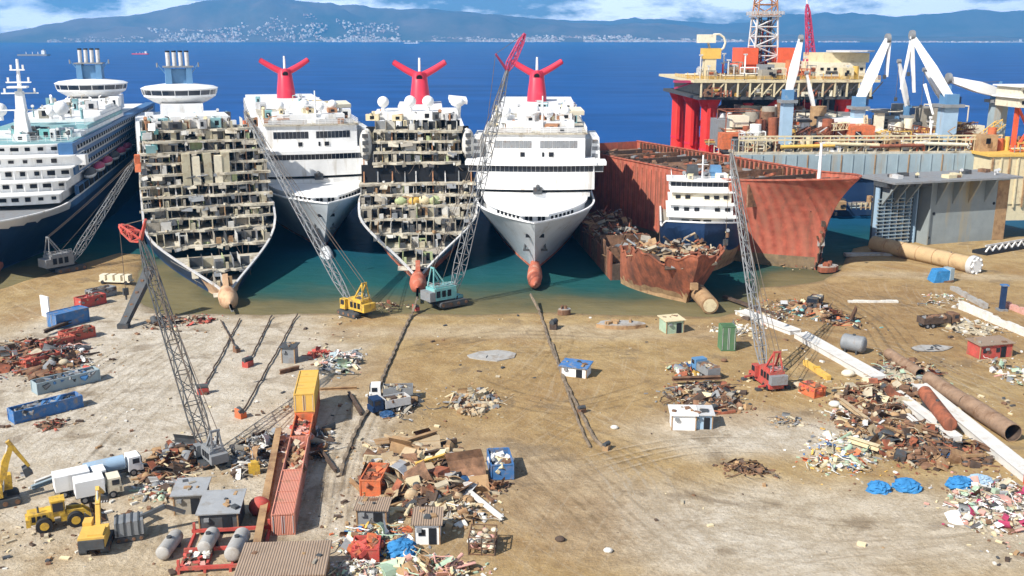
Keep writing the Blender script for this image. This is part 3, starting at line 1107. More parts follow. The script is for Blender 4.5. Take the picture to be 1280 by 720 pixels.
# ------------------------------------------------------------------ white cruise ships
def white_cruise(tip, rz, label, seed, hmat, grime):
    rnd = random.Random(seed)
    r = T('cruise_ship', label, 'cruise ship', (tip[0], tip[1], 0), rz, 'cruise ships beached bow first along the shore')
    h = Hull(255, 31.5, 15.5)

    def mf(sd, y, z):
        return 'antifoul' if z < .3 else hmat
    mb = MB()
    h.shell(mb, mf, rim=('white_clean', .5))
    mb.build('hull', r)
    mb = MB()
    h.deck(mb, 14.1, 'steel_grey', y1=48)
    mb.build('foredeck', r)
    mb = MB()
    h.deck(mb, 16.7, 'white_clean', y0=5.5, y1=46, inset=1.7, th=.5)
    wb = mb.build('whaleback_deck', r)
    mb = MB()
    h.deck(mb, 16.2, 'white_paint', y0=6.6, y1=46, inset=2.4, th=2.0)
    mb.build('wall', wb)
    for i in range(-9, 10):
        if i in (-3, 0, 3):
            continue
        x = i * 1.02
        y = 6.9
        while h.hb(y, 16.2) - 2.4 < abs(x):
            y += .1
        part('mooring_opening', wb, lambda m_: m_.box((x, y - .1, 15.55), (.72, .5, 1.1), 'void', math.atan2(-x, 14) * -.6))
    if grime:
        bulb(r, -3, 21, 1.3, 1.95, 'antifoul', 'pinkish red bulbous bow resting on the beach')
    else:
        bulb(r, 4, 22, -.6, 2.0, 'hull_grey')
    # hawse holes and anchors
    for x, z in ((-1.5, 11.4), (1.5, 11.4)):
        y = 0
        while h.hb(y, z) < abs(x):
            y += .1
        part('hawse_opening', r, lambda m_: m_.box((x, y - .05, z), (1.5, .6, .8), 'void'))
    for sd in (-1, 1):
        z = 7.2
        y = h.stem(z) + 5.0
        x = sd * h.hb(y, z)
        mb = MB()
        mb.tube((x + sd * .1, y - .3, z + .9), (x + sd * .4, y - .5, z - 1.0), .3, 'steel_dark', n=8)
        mb.bar((x - .7, y - .6, z - .9), (x + .9, y - .6, z - .9), .5, .5, 'steel_dark')
        mb.build('anchor', r)
    # lower front with the mooring openings
    phouse('front_bulkhead', r, 31, 60, 16.7, 17.9, 14.6, 'white_paint', 3.0)
    phouse('recess', r, 33.6, 60, 17.9, 18.7, 15.0, 'void', 2.0)
    part('winch_house', r, lambda m_: (m_.box((.6, 31.5, 18.6), (2.4, 2.4, 1.7), 'steel_dark'), m_.tube((.6, 30, 19.4), (.6, 33, 19.8), .5, 'steel_dark')))
    phouse('superstructure', r, 32, 238, 18.7, 23.3, 15.7, 'white_paint', 1.6)
    # bridge with its wings
    mb = MB()
    house(mb, 32.6, 44, 23.3, 25.1, 15.6, 'white_paint', 1.2)
    mb.bb(-18.0, 18.0, 34.2, 39, 23.3, 25.1, 'white_paint')
    br = mb.build('bridge', r)
    mb = MB()
    strip(mb, 32.6, 23.45, 24.95, -15.3, 15.3, 15.6, 1.2, 'glass_dark', 26)
    mb.build('bridge_window', br)
    for sd in (-1, 1):
        part('wing_window', br, lambda m_: m_.bb(min(sd * 15.7, sd * 17.9), max(sd * 15.7, sd * 17.9), 34.08, 34.3, 23.5, 24.9, 'glass_dark'))
    mb = MB()
    house(mb, 31.8, 45, 25.1, 26.1, 16.2, 'white_clean', 1.4)
    mb.bb(-18.8, 18.8, 33.6, 40, 25.104, 26.104, 'white_clean')
    mb.build('bridge_roof', r)
    # upper house: two bands of windows, small square ones below
    mb = MB()
    house(mb, 40, 110, 26.1, 32.6, 13.4, 'white_paint', 1.0)
    up = mb.build('upper_house', r)
    for a, b in ((-11.3, -1.1), (1.1, 11.3)):
        mb = MB()
        strip(mb, 40, 28.9, 30.9, a, b, 13.4, 1.0, 'glass_dark' if not grime else 'steel_grey', 9)
        mb.build('window', up)
    for x, s_ in ((-3.6, 1.2), (2.0, .6), (4.2, 1.3)):
        part('window', up, lambda m_: m_.box((x, 40.05, 27.2), (s_, .3, 1.2), 'void'))
    mb = MB()
    house(mb, 39.4, 112, 32.6, 33.0, 14.0, 'slab_dirty', 1.0)
    mb.build('roof_deck', r)
    mb = MB()
    rails(mb, [(-13.8, 60), (-13.8, 40.7), (-6, 39.7), (6, 39.7), (13.8, 40.7), (13.8, 60)], 33.0, 1.5)
    mb.bb(-12.5, -1.2, 41, 41.2, 33.0, 34.3, 'steel_pale')
    mb.bb(1.2, 12.5, 41, 41.2, 33.0, 34.3, 'steel_pale')
    mb.build('railing', r)
    # decks aft
    pbox('superstructure', r, -15.9, 15.9, 50, 232, 23.35, 30.4, 'white_paint')
    for z in (19.9, 22.2, 24.6, 27.0, 29.2):
        for sd in (-1, 1):
            balcony_row(r, sd * 15.95, 54, 44, 4.0, z)
    pbox('sun_deck', r, -15.2, 15.2, 112, 225, 30.4, 32.2, 'white_paint')
    # screens and boats at the shoulders
    for sd in (-1, 1):
        for k in range(4):
            y = 46 + k * 5.5
            mb = MB()
            mb.box((sd * 16.4, y, 28.4), (2.6, 4.4, 6.2), 'white_paint', tx=.75)
            for q in range(3):
                mb.box((sd * 16.2 , y - 2.2, 26.6 + q * 1.9), (1.5, .25, 1.0), 'steel_grey')
            mb.build('wind_screen', r)
        for k in range(10):
            y = 78 + k * 13
            mb = MB()
            mb.sph((sd * 17.0, y, 21.0), 1.7, 'orange', 1, 2.9, 1, 10, 6)
            mb.sph((sd * 17.0, y, 20.5), 1.72, 'white_clean', 1, 2.9, .8, 10, 6)
            mb.build('lifeboat', r)
    # top of the house
    for x, y, q in ((-8.3, 52, 1.5), (-.6, 54, 1.6), (3.6, 50, 1.35), (8.2, 56, 1.45)):
        radome(r, x + rnd.uniform(-.4, .4), y, 35.4, q)
    pbox('deckhouse', r, -10.5, 10.6, 47, 62, 33.0, 35.4, 'white_paint')
    pbox('deckhouse', r, -5.5, 6.5, 56, 70, 35.4, 38.0, 'white_paint')
    mb = MB()
    mb.tube((1.8, 46.5, 33), (1.8, 46.5, 42.5), .35, 'white_clean', r1=.18)
    mb.bar((-1.0, 46.5, 38.2), (4.6, 46.5, 38.2), .25, .3, 'white_clean')
    mb.bar((.4, 46.5, 40.4), (3.2, 46.5, 40.4), .2, .25, 'white_clean')
    mb.build('mast', r)
    mb = MB()
    mb.box((10.6, 58, 37.6), (5.4, 5, 1.2), 'cream_pale', .2, rx=R(10))
    mb.tube((10.6, 58, 33), (10.6, 58, 37), .5, 'white_paint')
    mb.build('antenna_platform', r)
    clutter(r, rnd, -13, 13, 42, 56, 33.0, 20, 2.2, ['white_paint', 'steel_pale', 'steel_grey', 'cream', 'cabin_rust', 'white_clean'], ['locker', 'vent', 'davit', 'winch', 'locker'])
    clutter(r, rnd, -14, 14, 60, 150, 32.6, 22, 3.6, ['white_paint', 'steel_pale', 'cream', 'teal_deck'], ['deckhouse', 'vent', 'davit', 'deckhouse'])
    clutter(r, rnd, -9.5, 9.5, 49, 60, 35.4, 9, 2.0, ['white_paint', 'steel_pale', 'cream', 'cabin_rust'], ['locker', 'vent', 'locker'])
    pbox('funnel_base', r, -8, 8, 150, 176, 30.4, 34, 'white_paint')
    whale_funnel(r, 163, 33)
    return r, h

white_cruise((5.4, 231), R(-1.5), 'intact white cruise ship with red winged funnel, moored beside the long rust red tanker hull', 3, 'hull_grey', True)
white_cruise((-48.6, 260), R(15.8), 'intact white cruise ship with red winged funnel, wedged between the two half cut up ships', 4, 'hull_grey', False)

# ------------------------------------------------------------------ cruise ships being cut up
CABIN = ['cabin_white', 'cabin_white', 'cabin_cream', 'cabin_cream', 'cabin_cream', 'cabin_grey', 'cabin_grey', 'steel_grey', 'steel_dark', 'steel_dark', 'cabin_white', 'cabin_grey', 'slab_dirty', 'cabin_rust' if 0 else 'cabin_cream', 'steel_dark', 'cabin_green', 'rust_tan']

def cut_ship(tip, rz, label, seed, hull, cut, hullm, ztop, special, zfirst=2.6, narrow=None):
    rnd = random.Random(seed)
    r = T('half_scrapped_ship', label, 'scrapped ship', (tip[0], tip[1], 0), rz, 'cruise ships beached bow first along the shore')
    mb = MB()
    hull.shell(mb, hullm, cut=lambda y: min(hull.H, cut(y)), rim=('steel_pale', .55))
    mb.build('hull', r)
    inv = lambda z: next((y / 4 for y in range(60, 400) if cut(y / 4) >= z), 70)
    z = zfirst
    k = 0
    hw_up = hull.B / 2
    while z < ztop:
        y0 = inv(z) + rnd.uniform(-.4, .4)
        wide = hull.hb(y0 + 3, z) if z < hull.H else hw_up - max(0, (z - 24)) * .16
        gap = special.get(k)
        if gap == 'skip':
            z += 2.75
            k += 1
            continue
        if narrow and z > 24.5:
            wide = narrow
        dh = 2.75
        # the deck plate, its edge torn
        mb = MB()
        depth = 17 if z < hull.H else 11
        if z < hull.H:
            hull.deck(mb, z, 'slab_dirty', y0, y0 + depth, .35, .6, rnd)
        else:
            n = 11
            fr = [(lerp(wide, -wide, i / n), y0 + rnd.uniform(-1.2, .9)) for i in range(n + 1)]
            mb.prism([(-wide, y0 + depth), (wide, y0 + depth)] + fr, z - .6, z, 'slab_dirty')
        d = mb.build('deck', r)
        d.rotation_euler.y = rnd.uniform(-.011, .011)
        # torn flaps and cables hanging from the deck edge
        mb = MB()
        for _ in range(int(wide * .7)):
            x = rnd.uniform(-wide, wide)
            l = rnd.uniform(.3, 1.3)
            if rnd.random() < .6:
                mb.box((x, y0 - .35, z - .25 - l / 2), (rnd.uniform(.3, 1.8), .1, l), rnd.choice(['slab_dirty', 'cabin_grey', 'cabin_white', 'steel_grey']), rnd.uniform(-.3, .3), rnd.uniform(-.5, .3), rnd.uniform(-.3, .3))
            else:
                mb.tube((x, y0 - .3, z - .1), (x + rnd.uniform(-.4, .4), y0 - .6, z - .2 - l * 1.3), .07, 'cable', n=4)
        o = mb.build('torn_edge', d)
        o['kind'] = 'stuff'
        for _ in range(rnd.choice([1, 2, 2, 3])):
            x = rnd.uniform(-wide * .9, wide * .9)
            l, tl = rnd.uniform(.9, 2.1), rnd.uniform(.35, 1.1)
            part('sagging_plate', d, lambda m_: m_.box((x, y0 - l * .42 * math.cos(tl), z - .3 - l * .42 * math.sin(tl)), (rnd.uniform(1, 3.4), l, .12), rnd.choice(['slab_dirty', 'slab_dirty', 'steel_grey', 'steel_dark', 'cabin_grey']), rnd.uniform(-.15, .15), tl, rnd.uniform(-.1, .1)))
        mb = MB()
        for _ in range(5):
            x = rnd.uniform(-wide * .9, wide * .9)
            mb.wire([(x, y0 - .2, z - .1), (x + rnd.uniform(-2, 2), y0 - .5, z - rnd.uniform(1.5, 4))], .07, 'cable', .3)
        mb.build('hanging_cable', d)['kind'] = 'stuff'
        # rubbish lying on the exposed strip of deck
        mb = MB()
        for _ in range(int(wide * (1.5 if gap != 'open' else .7))):
            x = rnd.uniform(-wide + .6, wide - .6)
            s_ = .18 + .6 * rnd.random() ** 2
            mb.box((x, y0 + rnd.uniform(.1, 3.6), z + s_ * .3), (s_ * rnd.uniform(.8, 2), s_, s_ * rnd.uniform(.4, 1.1)), rnd.choice(CABIN + ['rust', 'rubble_tan', 'slab_dirty', 'slab_dirty', 'rubble_tan']), rnd.uniform(0, 3), rnd.uniform(-.4, .4), rnd.uniform(-.4, .4))
        o = mb.build('deck_debris', d)
        o['kind'] = 'stuff'
        # cross walls and back walls of the opened rooms
        if gap != 'open':
            mb = MB()
            x = -wide + .3
            while x < wide - 1:
                wd = rnd.uniform(1.5, 3.6)
                x2 = min(x + wd, wide - .3)
                yb = y0 + rnd.choice([1.8, 2.8, 3.8, 5.0, 8.0, 10.0])
                if rnd.random() < .62:
                    mb.bb(x + .12, x2 - .12, yb, yb + .15, z + .02, z + dh - .45, rnd.choice(CABIN))
                    if rnd.random() < .55:
                        q = rnd.uniform(x + .2, x2 - 1.1)
                        mb.bb(q, q + .9, yb - .06, yb + .05, z + .02, z + 2.0, 'void')
                mb.bb(x - .08, x + .08, y0 + rnd.uniform(.2, 2.4), y0 + 9, z + .02, z + dh - .45, rnd.choice(CABIN))
                if rnd.random() < .5:
                    mb.bb(x + .3, x + rnd.uniform(.8, 1.8), y0 + 1.0, y0 + 2.0, z + .02, z + rnd.uniform(.8, 2.1), rnd.choice(CABIN))
                x = x2
            mb.build('cabin_wall', d)
        if gap == 'garden':
            for x, m in ((-4.5, 'cabin_green'), (-1, 'yellow_flat'), (1.6, 'cream'), (4.6, 'cabin_green')):
                mb = MB()
                mb.sph((x, y0 + 2.4, z + 1.0), 1.5, m, 1.3, .8, .9, 9, 5)
                mb.build('insulation_heap', d)
        z += dh
        k += 1
    # what still stands behind the cut
    mb = MB()
    mb.bb(-hw_up + .2, hw_up - .2, 76, 232, hull.H - .3, 27.8, 'white_paint')
    o = mb.build('superstructure', r)
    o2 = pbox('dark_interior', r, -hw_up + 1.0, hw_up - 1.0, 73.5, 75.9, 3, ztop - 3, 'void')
    for zz in (18.5, 21.3, 24.1, 26.4):
        for sd in (-1, 1):
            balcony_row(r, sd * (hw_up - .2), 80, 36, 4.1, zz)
    for _ in range(2):
        pass
    # pillars at the cut face
    for i in range(9):
        x = lerp(-hw_up + 1.2, hw_up - 1.2, i / 8) + rnd.uniform(-.6, .6)
        ya = inv(hull.H) + 2.2
        part('pillar', r, lambda m_: m_.bar((x, ya, hull.H), (x, inv(ztop - 4) + 2.2, ztop - 3), .3, .3, rnd.choice(['steel_pale', 'steel_grey', 'cabin_rust'])))
    return r, rnd, inv

# ship with red funnel, cut away in front
h4 = Hull(255, 31.5, 15.5)
cut4 = lambda y: pl([(18, .6), (24, 3.0), (46, 12.5), (50, 16), (58, 36), (62, 46)], y)

def m4(sd, y, z):
    return 'hull_blue' if z > 2.2 else 'antifoul'
r4, rn4, inv4 = cut_ship((-21.4, 217), R(4.6), 'half cut up cruise ship with red winged funnel, its bow open to the decks', 21, h4, cut4, m4, 36, {0: 'frames', 4: 'garden', 6: 'open', 7: 'skip'}, 3.2, 12.0)
bulb(r4, 10, 23, .9, 2.15, 'antifoul', 'worn orange red bulbous bow')
part('front_bulkhead', r4, lambda m_: m_.bb(-15.2, 15.2, 54.4, 54.6, 19.8, 24.5, 'void'))  # near-black sheet, not a wall: shade of the open band put into its colour
for sd in (-1, 1):
    for q in range(3):
        mb = MB()
        mb.sph((sd * (13.8 + .5 * (q == 1)), 56.5 + q * 3.2, 29.4), 1.45, 'cabin_white', 1.1, 1.2, 2.9, 12, 8)
        for k in range(4):
            mb.box((sd * 13.9, 54.4 + q * 3.2, 26.6 + k * 1.9), (1.5, 1.4, 1.0), 'steel_dark')
        mb.build('wind_screen', r4)
pbox('deckhouse', r4, -11.5, 11.5, 63, 76, 35.8, 38.0, 'white_paint')
for x, y, q in ((-9.3, 66, 1.6), (-1.8, 67, 1.65), (3.2, 66, 1.65)):
    radome(r4, x, y, 38.0, q)
mb = MB()
mb.box((11.6, 68, 41.0), (5, 4, 1.0), 'white_clean', .1, rx=R(14), ry=R(6))
mb.sph((11.4, 66.5, 40.4), 1.7, 'white_clean', 1.2, 1, .8)
mb.tube((11.5, 68, 36), (12, 68, 41.5), .7, 'white_paint')
mb.build('satellite_dish', r4)
clutter(r4, rn4, -12.5, 13, 60, 68, 35.8, 26, 2.4, ['white_paint', 'steel_pale', 'cabin_rust', 'cream', 'steel_dark'], ['locker', 'vent', 'davit', 'locker'])
clutter(r4, rn4, -12, 12, 76, 145, 27.8, 20, 6.0, ['white_paint', 'steel_pale', 'cream', 'steel_dark'], ['deckhouse', 'vent', 'davit', 'deckhouse'])
pbox('funnel_base', r4, -8, 8, 150, 176, 27.8, 34, 'white_paint')
whale_funnel(r4, 163, 33)

def crown_lounge(par, y, z, tower, rr=13.4):
    """round lounge built round the stack, with the stack's pipes above it"""
    mb = MB()
    mb.lathe((0, y, z), [(5.5, -6, 'white_paint'), (6.5, -3.5, 'steel_pale'), (rr * .72, -2.2, 'white_paint'), (rr * .94, -.4, 'white_clean'), (rr * .96, .4, 'glass_dark'),
                         (rr * .99, 2.1, 'white_clean'), (rr * 1.02, 2.6, 'white_clean'), (rr * .9, 3.3, 'white_clean'), (rr * .45, 4.1, 'white_clean'), (.01, 4.2, 'white_clean')], 36)
    lo = mb.build('round_lounge', par)
    for k in range(18):
        mb = MB()
        a = 2 * math.pi * k / 18
        mb.bar((rr * .965 * math.cos(a), y + rr * .965 * math.sin(a), z + .4), (rr * .995 * math.cos(a), y + rr * .995 * math.sin(a), z + 2.1), .22, .22, 'white_paint')
        mb.build('window_post', lo)
    mb = MB()
    for sx in (-3.6, 3.6):
        mb.box((sx, y, z + 7.0), (2.2, 6, 6.4), tower, tx=.9)
    mb.box((0, y + 1, z + 6.6), (5.6, 5, 5.4), tower)
    mb.box((0, y, z + 10.2), (10.6, 6.5, .5), 'steel_grey')
    st = mb.build('funnel', par)
    for i in range(4):
        x = -3.3 + i * 2.2
        mb = MB()
        mb.tube((x, y, z + 10.4), (x, y + .6, z + 15.4 + .3 * (i % 2)), .75, 'steel_pale', n=10)
        mb.tube((x, y + .6, z + 15.3), (x, y + .6, z + 15.9), .8, 'black', n=10)
        mb.build('exhaust_pipe', st)
    for sd in (-1, 1):
        mb = MB()
        mb.bar((sd * 4, y, z + 7), (sd * 7.2, y, z + 11.2), .35, .35, tower)
        mb.tube((sd * 7.2, y, z + 10), (sd * 7.2, y, z + 11.6), .3, 'steel_grey')
        mb.build('bracket', st)

# ship under a round lounge, cut away in front
h2 = Hull(262, 33, 15, rake=12, ed=40, ew=85)
cut2 = lambda y: pl([(8, .4), (14, 2.4), (48, 8.0), (52, 12), (62, 36), (66, 46)], y)

def m2(sd, y, z):
    if y < 22 and z < 2.5:
        return 'bulb_beige'
    return 'hull_navy'
r2, rn2, inv2 = cut_ship((-60.6, 208), R(20.5), 'half cut up cruise ship under a round white lounge, front sliced open', 31, h2, cut2, m2, 35, {9: 'tall'}, 1.5)
bulb(r2, 5, 17, 1.0, 2.3, 'bulb_beige', 'beige scraped stem and bulb resting on the beach')
for i, (x, m) in enumerate(((-4.8, 'cabin_cream'), (-2.4, 'cream_pale'), (.6, 'cabin_cream'), (3.2, 'cream_pale'), (5.2, 'cabin_cream'))):
    part('lift_shaft', r2, lambda m_: m_.bb(x - 1.0, x + 1.0, 56.0 + .2 * i, 60, 20.5, 28.6 - (i % 2) * .8, m))
mb = MB()
for q in range(9):
    x, z = rn2.uniform(-15, -11), rn2.uniform(29, 36)
    mb.box((x, 60 + rn2.uniform(-1, 2), z), (rn2.uniform(1, 3), .3, rn2.uniform(1, 3)), rn2.choice(['teal_deck', 'teal_paint', 'white_paint']), rn2.uniform(-.5, .5), rn2.uniform(-.4, .4))
mb.build('torn_cladding', r2)
mb = MB()
for q in range(6):
    mb.box((-16.6, 57 + q * .8, 25.5 + q % 3), (1.4, .5, 2.2), 'orange', rn2.uniform(-.4, .4), rn2.uniform(-.4, .4))
mb.build('orange_davit', r2)
pbox('deckhouse', r2, -7.5, 7.5, 66, 80, 34.6, 37.6, 'white_paint')
clutter(r2, rn2, -15, 15, 62, 72, 34.6, 34, 2.8, ['white_paint', 'steel_pale', 'cabin_rust', 'cream', 'steel_dark', 'teal_deck', 'cabin_grey'], ['locker', 'vent', 'davit', 'locker'])
clutter(r2, rn2, -14, 14, 78, 160, 27.8, 22, 6.5, ['white_paint', 'steel_pale', 'teal_deck', 'steel_dark'], ['deckhouse', 'vent', 'davit', 'deckhouse'])
pbox('funnel_base', r2, -7, 7, 163, 190, 27.8, 35, 'white_paint')
crown_lounge(r2, 176, 37.5, 'tower_blue')

# ------------------------------------------------------------------ the blue hulled ship at the left
def blue_cruise():
    rnd = random.Random(8)
    r = T('cruise_ship', 'dark blue hulled cruise ship with white tiers, pink lifeboat covers and a round lounge', 'cruise ship', (-128.5, 231, 0), R(12.6), 'cruise ships beached bow first along the shore')
    h = Hull(268, 32, 14.5)

    def mf(sd, y, z):
        if z > 12.2:
            return 'hull_blue' if y > 36 else 'hull_white'
        return 'hull_navy'
    mb = MB()
    h.shell(mb, mf, rim=('white_paint', .5), nz=18)
    mb.build('hull', r)
    bulb(r, -4, 21, 1.0, 2.2, 'antifoul')
    mb = MB()
    h.deck(mb, 13.2, 'steel_grey', y1=50)
    mb.build('foredeck', r)
    tiers = [(32, 14.5, 17.4, 13.6), (37, 17.4, 20.3, 14.8), (41, 20.3, 23.2, 15.4), (45, 23.2, 26.1, 15.6), (50, 26.1, 29.0, 14.6)]
    for i, (y, z0, z1, hw) in enumerate(tiers):
        if i < 3:
            o = phouse('front_tier', r, y, 235, z0, z1 - .3, hw, 'white_paint', 2.4)
        else:
            o = phouse('front_tier', r, y, 235, z0, z1 - .3, hw, 'white_paint', 2.0)
        # covered walk under each ledge
        mb = MB()
        house(mb, y - 1.8, 60, z1 - .3, z1, hw + .9, 'white_clean', 2.4)
        mb.build('ledge', o)
        for k in range(9):
            x = lerp(-hw + 1.2, hw - 1.2, k / 8)
            yy = y + 2.2 * (x / hw) ** 2
            part('window', o, lambda m_: m_.box((x, yy - .05, z0 + 1.45), (rnd.uniform(1.1, 2.4), .3, rnd.uniform(.7, 1.3)), 'glass_dark' if i in (3,) else 'void'))
        for k in range(10):
            x = lerp(-hw, hw, k / 9)
            if i in (1, 2):
                part('post', o, lambda m_: m_.tube((x, y - 1.3 + 2.4 * (x / hw) ** 2, z0), (x, y - 1.3 + 2.4 * (x / hw) ** 2, z1 - .3), .12, 'white_paint', n=6))
    mb = MB()
    mb.bb(-19, 19, 46.5, 51, 23.2, 26.0, 'white_paint')
    mb.build('bridge_wing', r)
    mb = MB()
    house(mb, 49, 120, 29.0, 29.4, 15.2, 'teal_deck', 2)
    mb.build('sun_deck', r)
    # port side: promenade arches, boats, balconies
    for k in range(22):
        y = 52 + k * 8
        part('promenade_opening', r, lambda m_: m_.box((16.0, y, 15.9), (.5, 5.6, 1.9), 'void'))
    pbox('promenade', r, 15.0, 16.02, 48, 240, 14.6, 17.3, 'hull_blue')
    pbox('promenade', r, -16.02, -15.0, 48, 240, 14.6, 17.3, 'white_paint')
    for k in range(11):
        y = 64 + k * 15
        mb = MB()
        m = ['magenta', 'funnel_red', 'hull_blue'][0 if k < 3 else (1 if k < 6 else 2)]
        mb.sph((16.7, y, 18.9), 1.6, 'magenta' if k % 3 else 'steel_dark', 1, 3.6, .9, 10, 6)
        mb.sph((16.7, y, 18.4), 1.62, 'hull_white', 1, 3.6, .7, 10, 6)
        mb.build('lifeboat', r)
    pbox('upper_side', r, 12.0, 15.9, 47, 236, 20.4, 29.2, 'hull_blue', 'blue grey painted side above the boats')
    for z in (21.4, 24.2, 27.0):
        balcony_row(r, 15.95, 52, 40, 4.4, z + .4)
    # stepped pool decks in pale blue green
    for i in range(5):
        pbox('pool_deck', r, -12 + i, 14.8 - i * .4, 66 + i * 14, 150, 29.4 + i * 1.1, 30.5 + i * 1.1, 'teal_deck' if i == 1 else 'white_paint')
    mb = MB()
    rails(mb, [(-14, 52), (14, 52), (14.6, 120)], 29.4, 1.6)
    rails(mb, [(11, 80), (13.6, 80), (13.6, 150)], 31.6, 1.8)
    mb.build('railing', r)
    clutter(r, rnd, -14, 14, 54, 70, 29.4, 26, 3.2, ['white_paint', 'teal_paint', 'teal_deck', 'steel_pale', 'steel_dark'], ['locker', 'vent', 'davit', 'deckhouse'])
    clutter(r, rnd, -12, 14, 80, 165, 33.5, 46, 3.6, ['white_paint', 'white_paint', 'teal_deck', 'white_clean', 'steel_pale', 'cabin_grey'], ['deckhouse', 'vent', 'davit', 'locker'])
    # signal mast
    mb = MB()
    mb.box((0, 62, 33.4), (4.4, 5, 8), 'white_paint', tx=.6, ty=.6)
    mb.box((0, 63, 40), (2.6, 3, 6), 'white_clean', tx=.7)
    mb.tube((0, 63.6, 42), (0, 64.6, 52), .7, 'white_clean', r1=.35)
    for z, l in ((37.6, 7), (42.4, 5), (45.5, 3.4), (49, 2)):
        mb.bar((-l, 63.4, z), (l, 63.4, z), .5, .35, 'white_clean')
        mb.box((l * .8, 63.4, z + .8), (.5, .5, 1.2), 'white_paint')
        mb.box((-l * .8, 63.4, z + .8), (.5, .5, 1.2), 'white_paint')
    mb.box((0, 62, 44.2), (5.2, 3.4, .5), 'white_clean')
    mb.build('mast', r)
    for x, y, q in ((8.5, 74, 2.2), (4.6, 78, 1.5), (-9, 76, 2.0)):
        radome(r, x, y, 33.8, q)
    pbox('funnel_base', r, -8, 8, 150, 200, 29.4, 35, 'white_paint')
    crown_lounge(r, 176, 38.0, 'tower_blue')
blue_cruise()
# ------------------------------------------------------------------ long rust red tanker hull
def tanker():
    rnd = random.Random(2)
    r = T('tanker_hull', 'long rust red empty tanker hull with a flared bow and white foremast', 'ship', (84.2, 242, 0), R(26))
    h = Hull(124, 34, 24, rake=10.5, ed=30, ew=40, pd=2.5, pw=2.1, sk=2.6)
    top = lambda y: pl([(0, 24.6), (24, 22.2), (30, 21.8), (122, 21.8)], y)

    def mf(sd, y, z):
        return 'mud_band' if z < 3.0 else ('rust_red' if z < top(y) - 5.2 or y > 30 else 'rust_red')
    mb = MB()
    h.shell(mb, mf, cut=top, rim=('rust_red', .6), nz=16)
    mb.build('hull', r)
    mb = MB()
    h.deck(mb, 20.6, 'rust_dark', y1=22)
    mb.build('foredeck', r)
    part('hold_floor', r, lambda m_: h.deck(m_, 19.2, 'rust', 21, 123.5, .6))
    part('bulkhead', r, lambda m_: m_.bb(-15.5, 15.5, 21.5, 22, 15.4, 21.4, 'rust'))
    for k in range(7):
        y = 32 + k * 13
        mb = MB()
        mb.bb(-16.2, 16.2, y, y + .5, 19.21, 20.6 + rnd.uniform(-1.5, .6), 'rust' if k % 2 else 'rust_dark')
        mb.build('bulkhead', r)
    for sd in (-1, 1):
        mb = MB()
        for k in range(44):
            y = 30 + k * 2.1
            mb.bb(min(sd * 15.9, sd * 16.7), max(sd * 15.9, sd * 16.7), y, y + .25, 15.6, 21.5, 'rust')
        o = mb.build('hull_frame', r)
    # side frames showing through the plating as shallow ribs
    mb = MB()
    for k in range(38):
        y = 27 + k * 2.45
        mb.box((-17.02, y, 12.4), (.14, .35, 16), 'rust_orange')
    mb.build('plate_seam', r)
    # torn bow at the waterline
    mb = MB()
    for k in range(16):
        z = .8 + k * .75
        mb.box((rnd.uniform(-1.2, 1), h.stem(z) + rnd.uniform(-.6, .6) + .5, z), (rnd.uniform(.8, 2.2), .25, rnd.uniform(.6, 2)), rnd.choice(['rust', 'rust_dark', 'rust_orange', 'tank_grey']), rnd.uniform(-.6, .6), rnd.uniform(-.4, .4), rnd.uniform(-.5, .5))
    mb.build('torn_plating', r)
    part('hawse_opening', r, lambda m_: [m_.box((-h.hb(6 + k, 15) - .05, 6 + k, 15 + .1 * k), (.12, .8, .9), 'void') for k in range(0, 12, 5)])['label'] = 'dark hawse openings near the bow'
    mb = MB()
    mb.tube((0, 13, 20.6), (0, 13, 32), .55, 'white_clean', r1=.3)
    mb.box((0, 13, 21.6), (2.6, 2.2, 2), 'white_clean')
    mb.bar((-1.6, 13, 29), (1.6, 13, 29), .2, .2, 'white_clean')
    mb.build('foremast', r)
    for x, y in ((-6, 11), (5, 12), (-3, 17), (7, 18)):
        part('winch', r, lambda m_: (m_.box((x, y, 21.2), (2.2, 1.6, 1.2), 'rust'), m_.tube((x - 1.4, y, 21.7), (x + 1.4, y, 21.7), .6, 'rust_dark')))
    # pale wreckage along the far rim
    mb = MB()
    for k in range(200):
        y = rnd.uniform(25, 121)
        mb.box((rnd.uniform(-14, 16), y, 19.4 + rnd.random() * .8), (rnd.uniform(.3, 2), rnd.uniform(.4, 4), rnd.uniform(.2, .8)), rnd.choice(['rust', 'rust', 'rust_dark', 'rust_dark', 'rust_orange', 'steel_grey']), rnd.uniform(0, 3), rnd.uniform(-.4, .4))
    o = mb.build('hold_scrap', r)
    o['kind'] = 'stuff'
tanker()

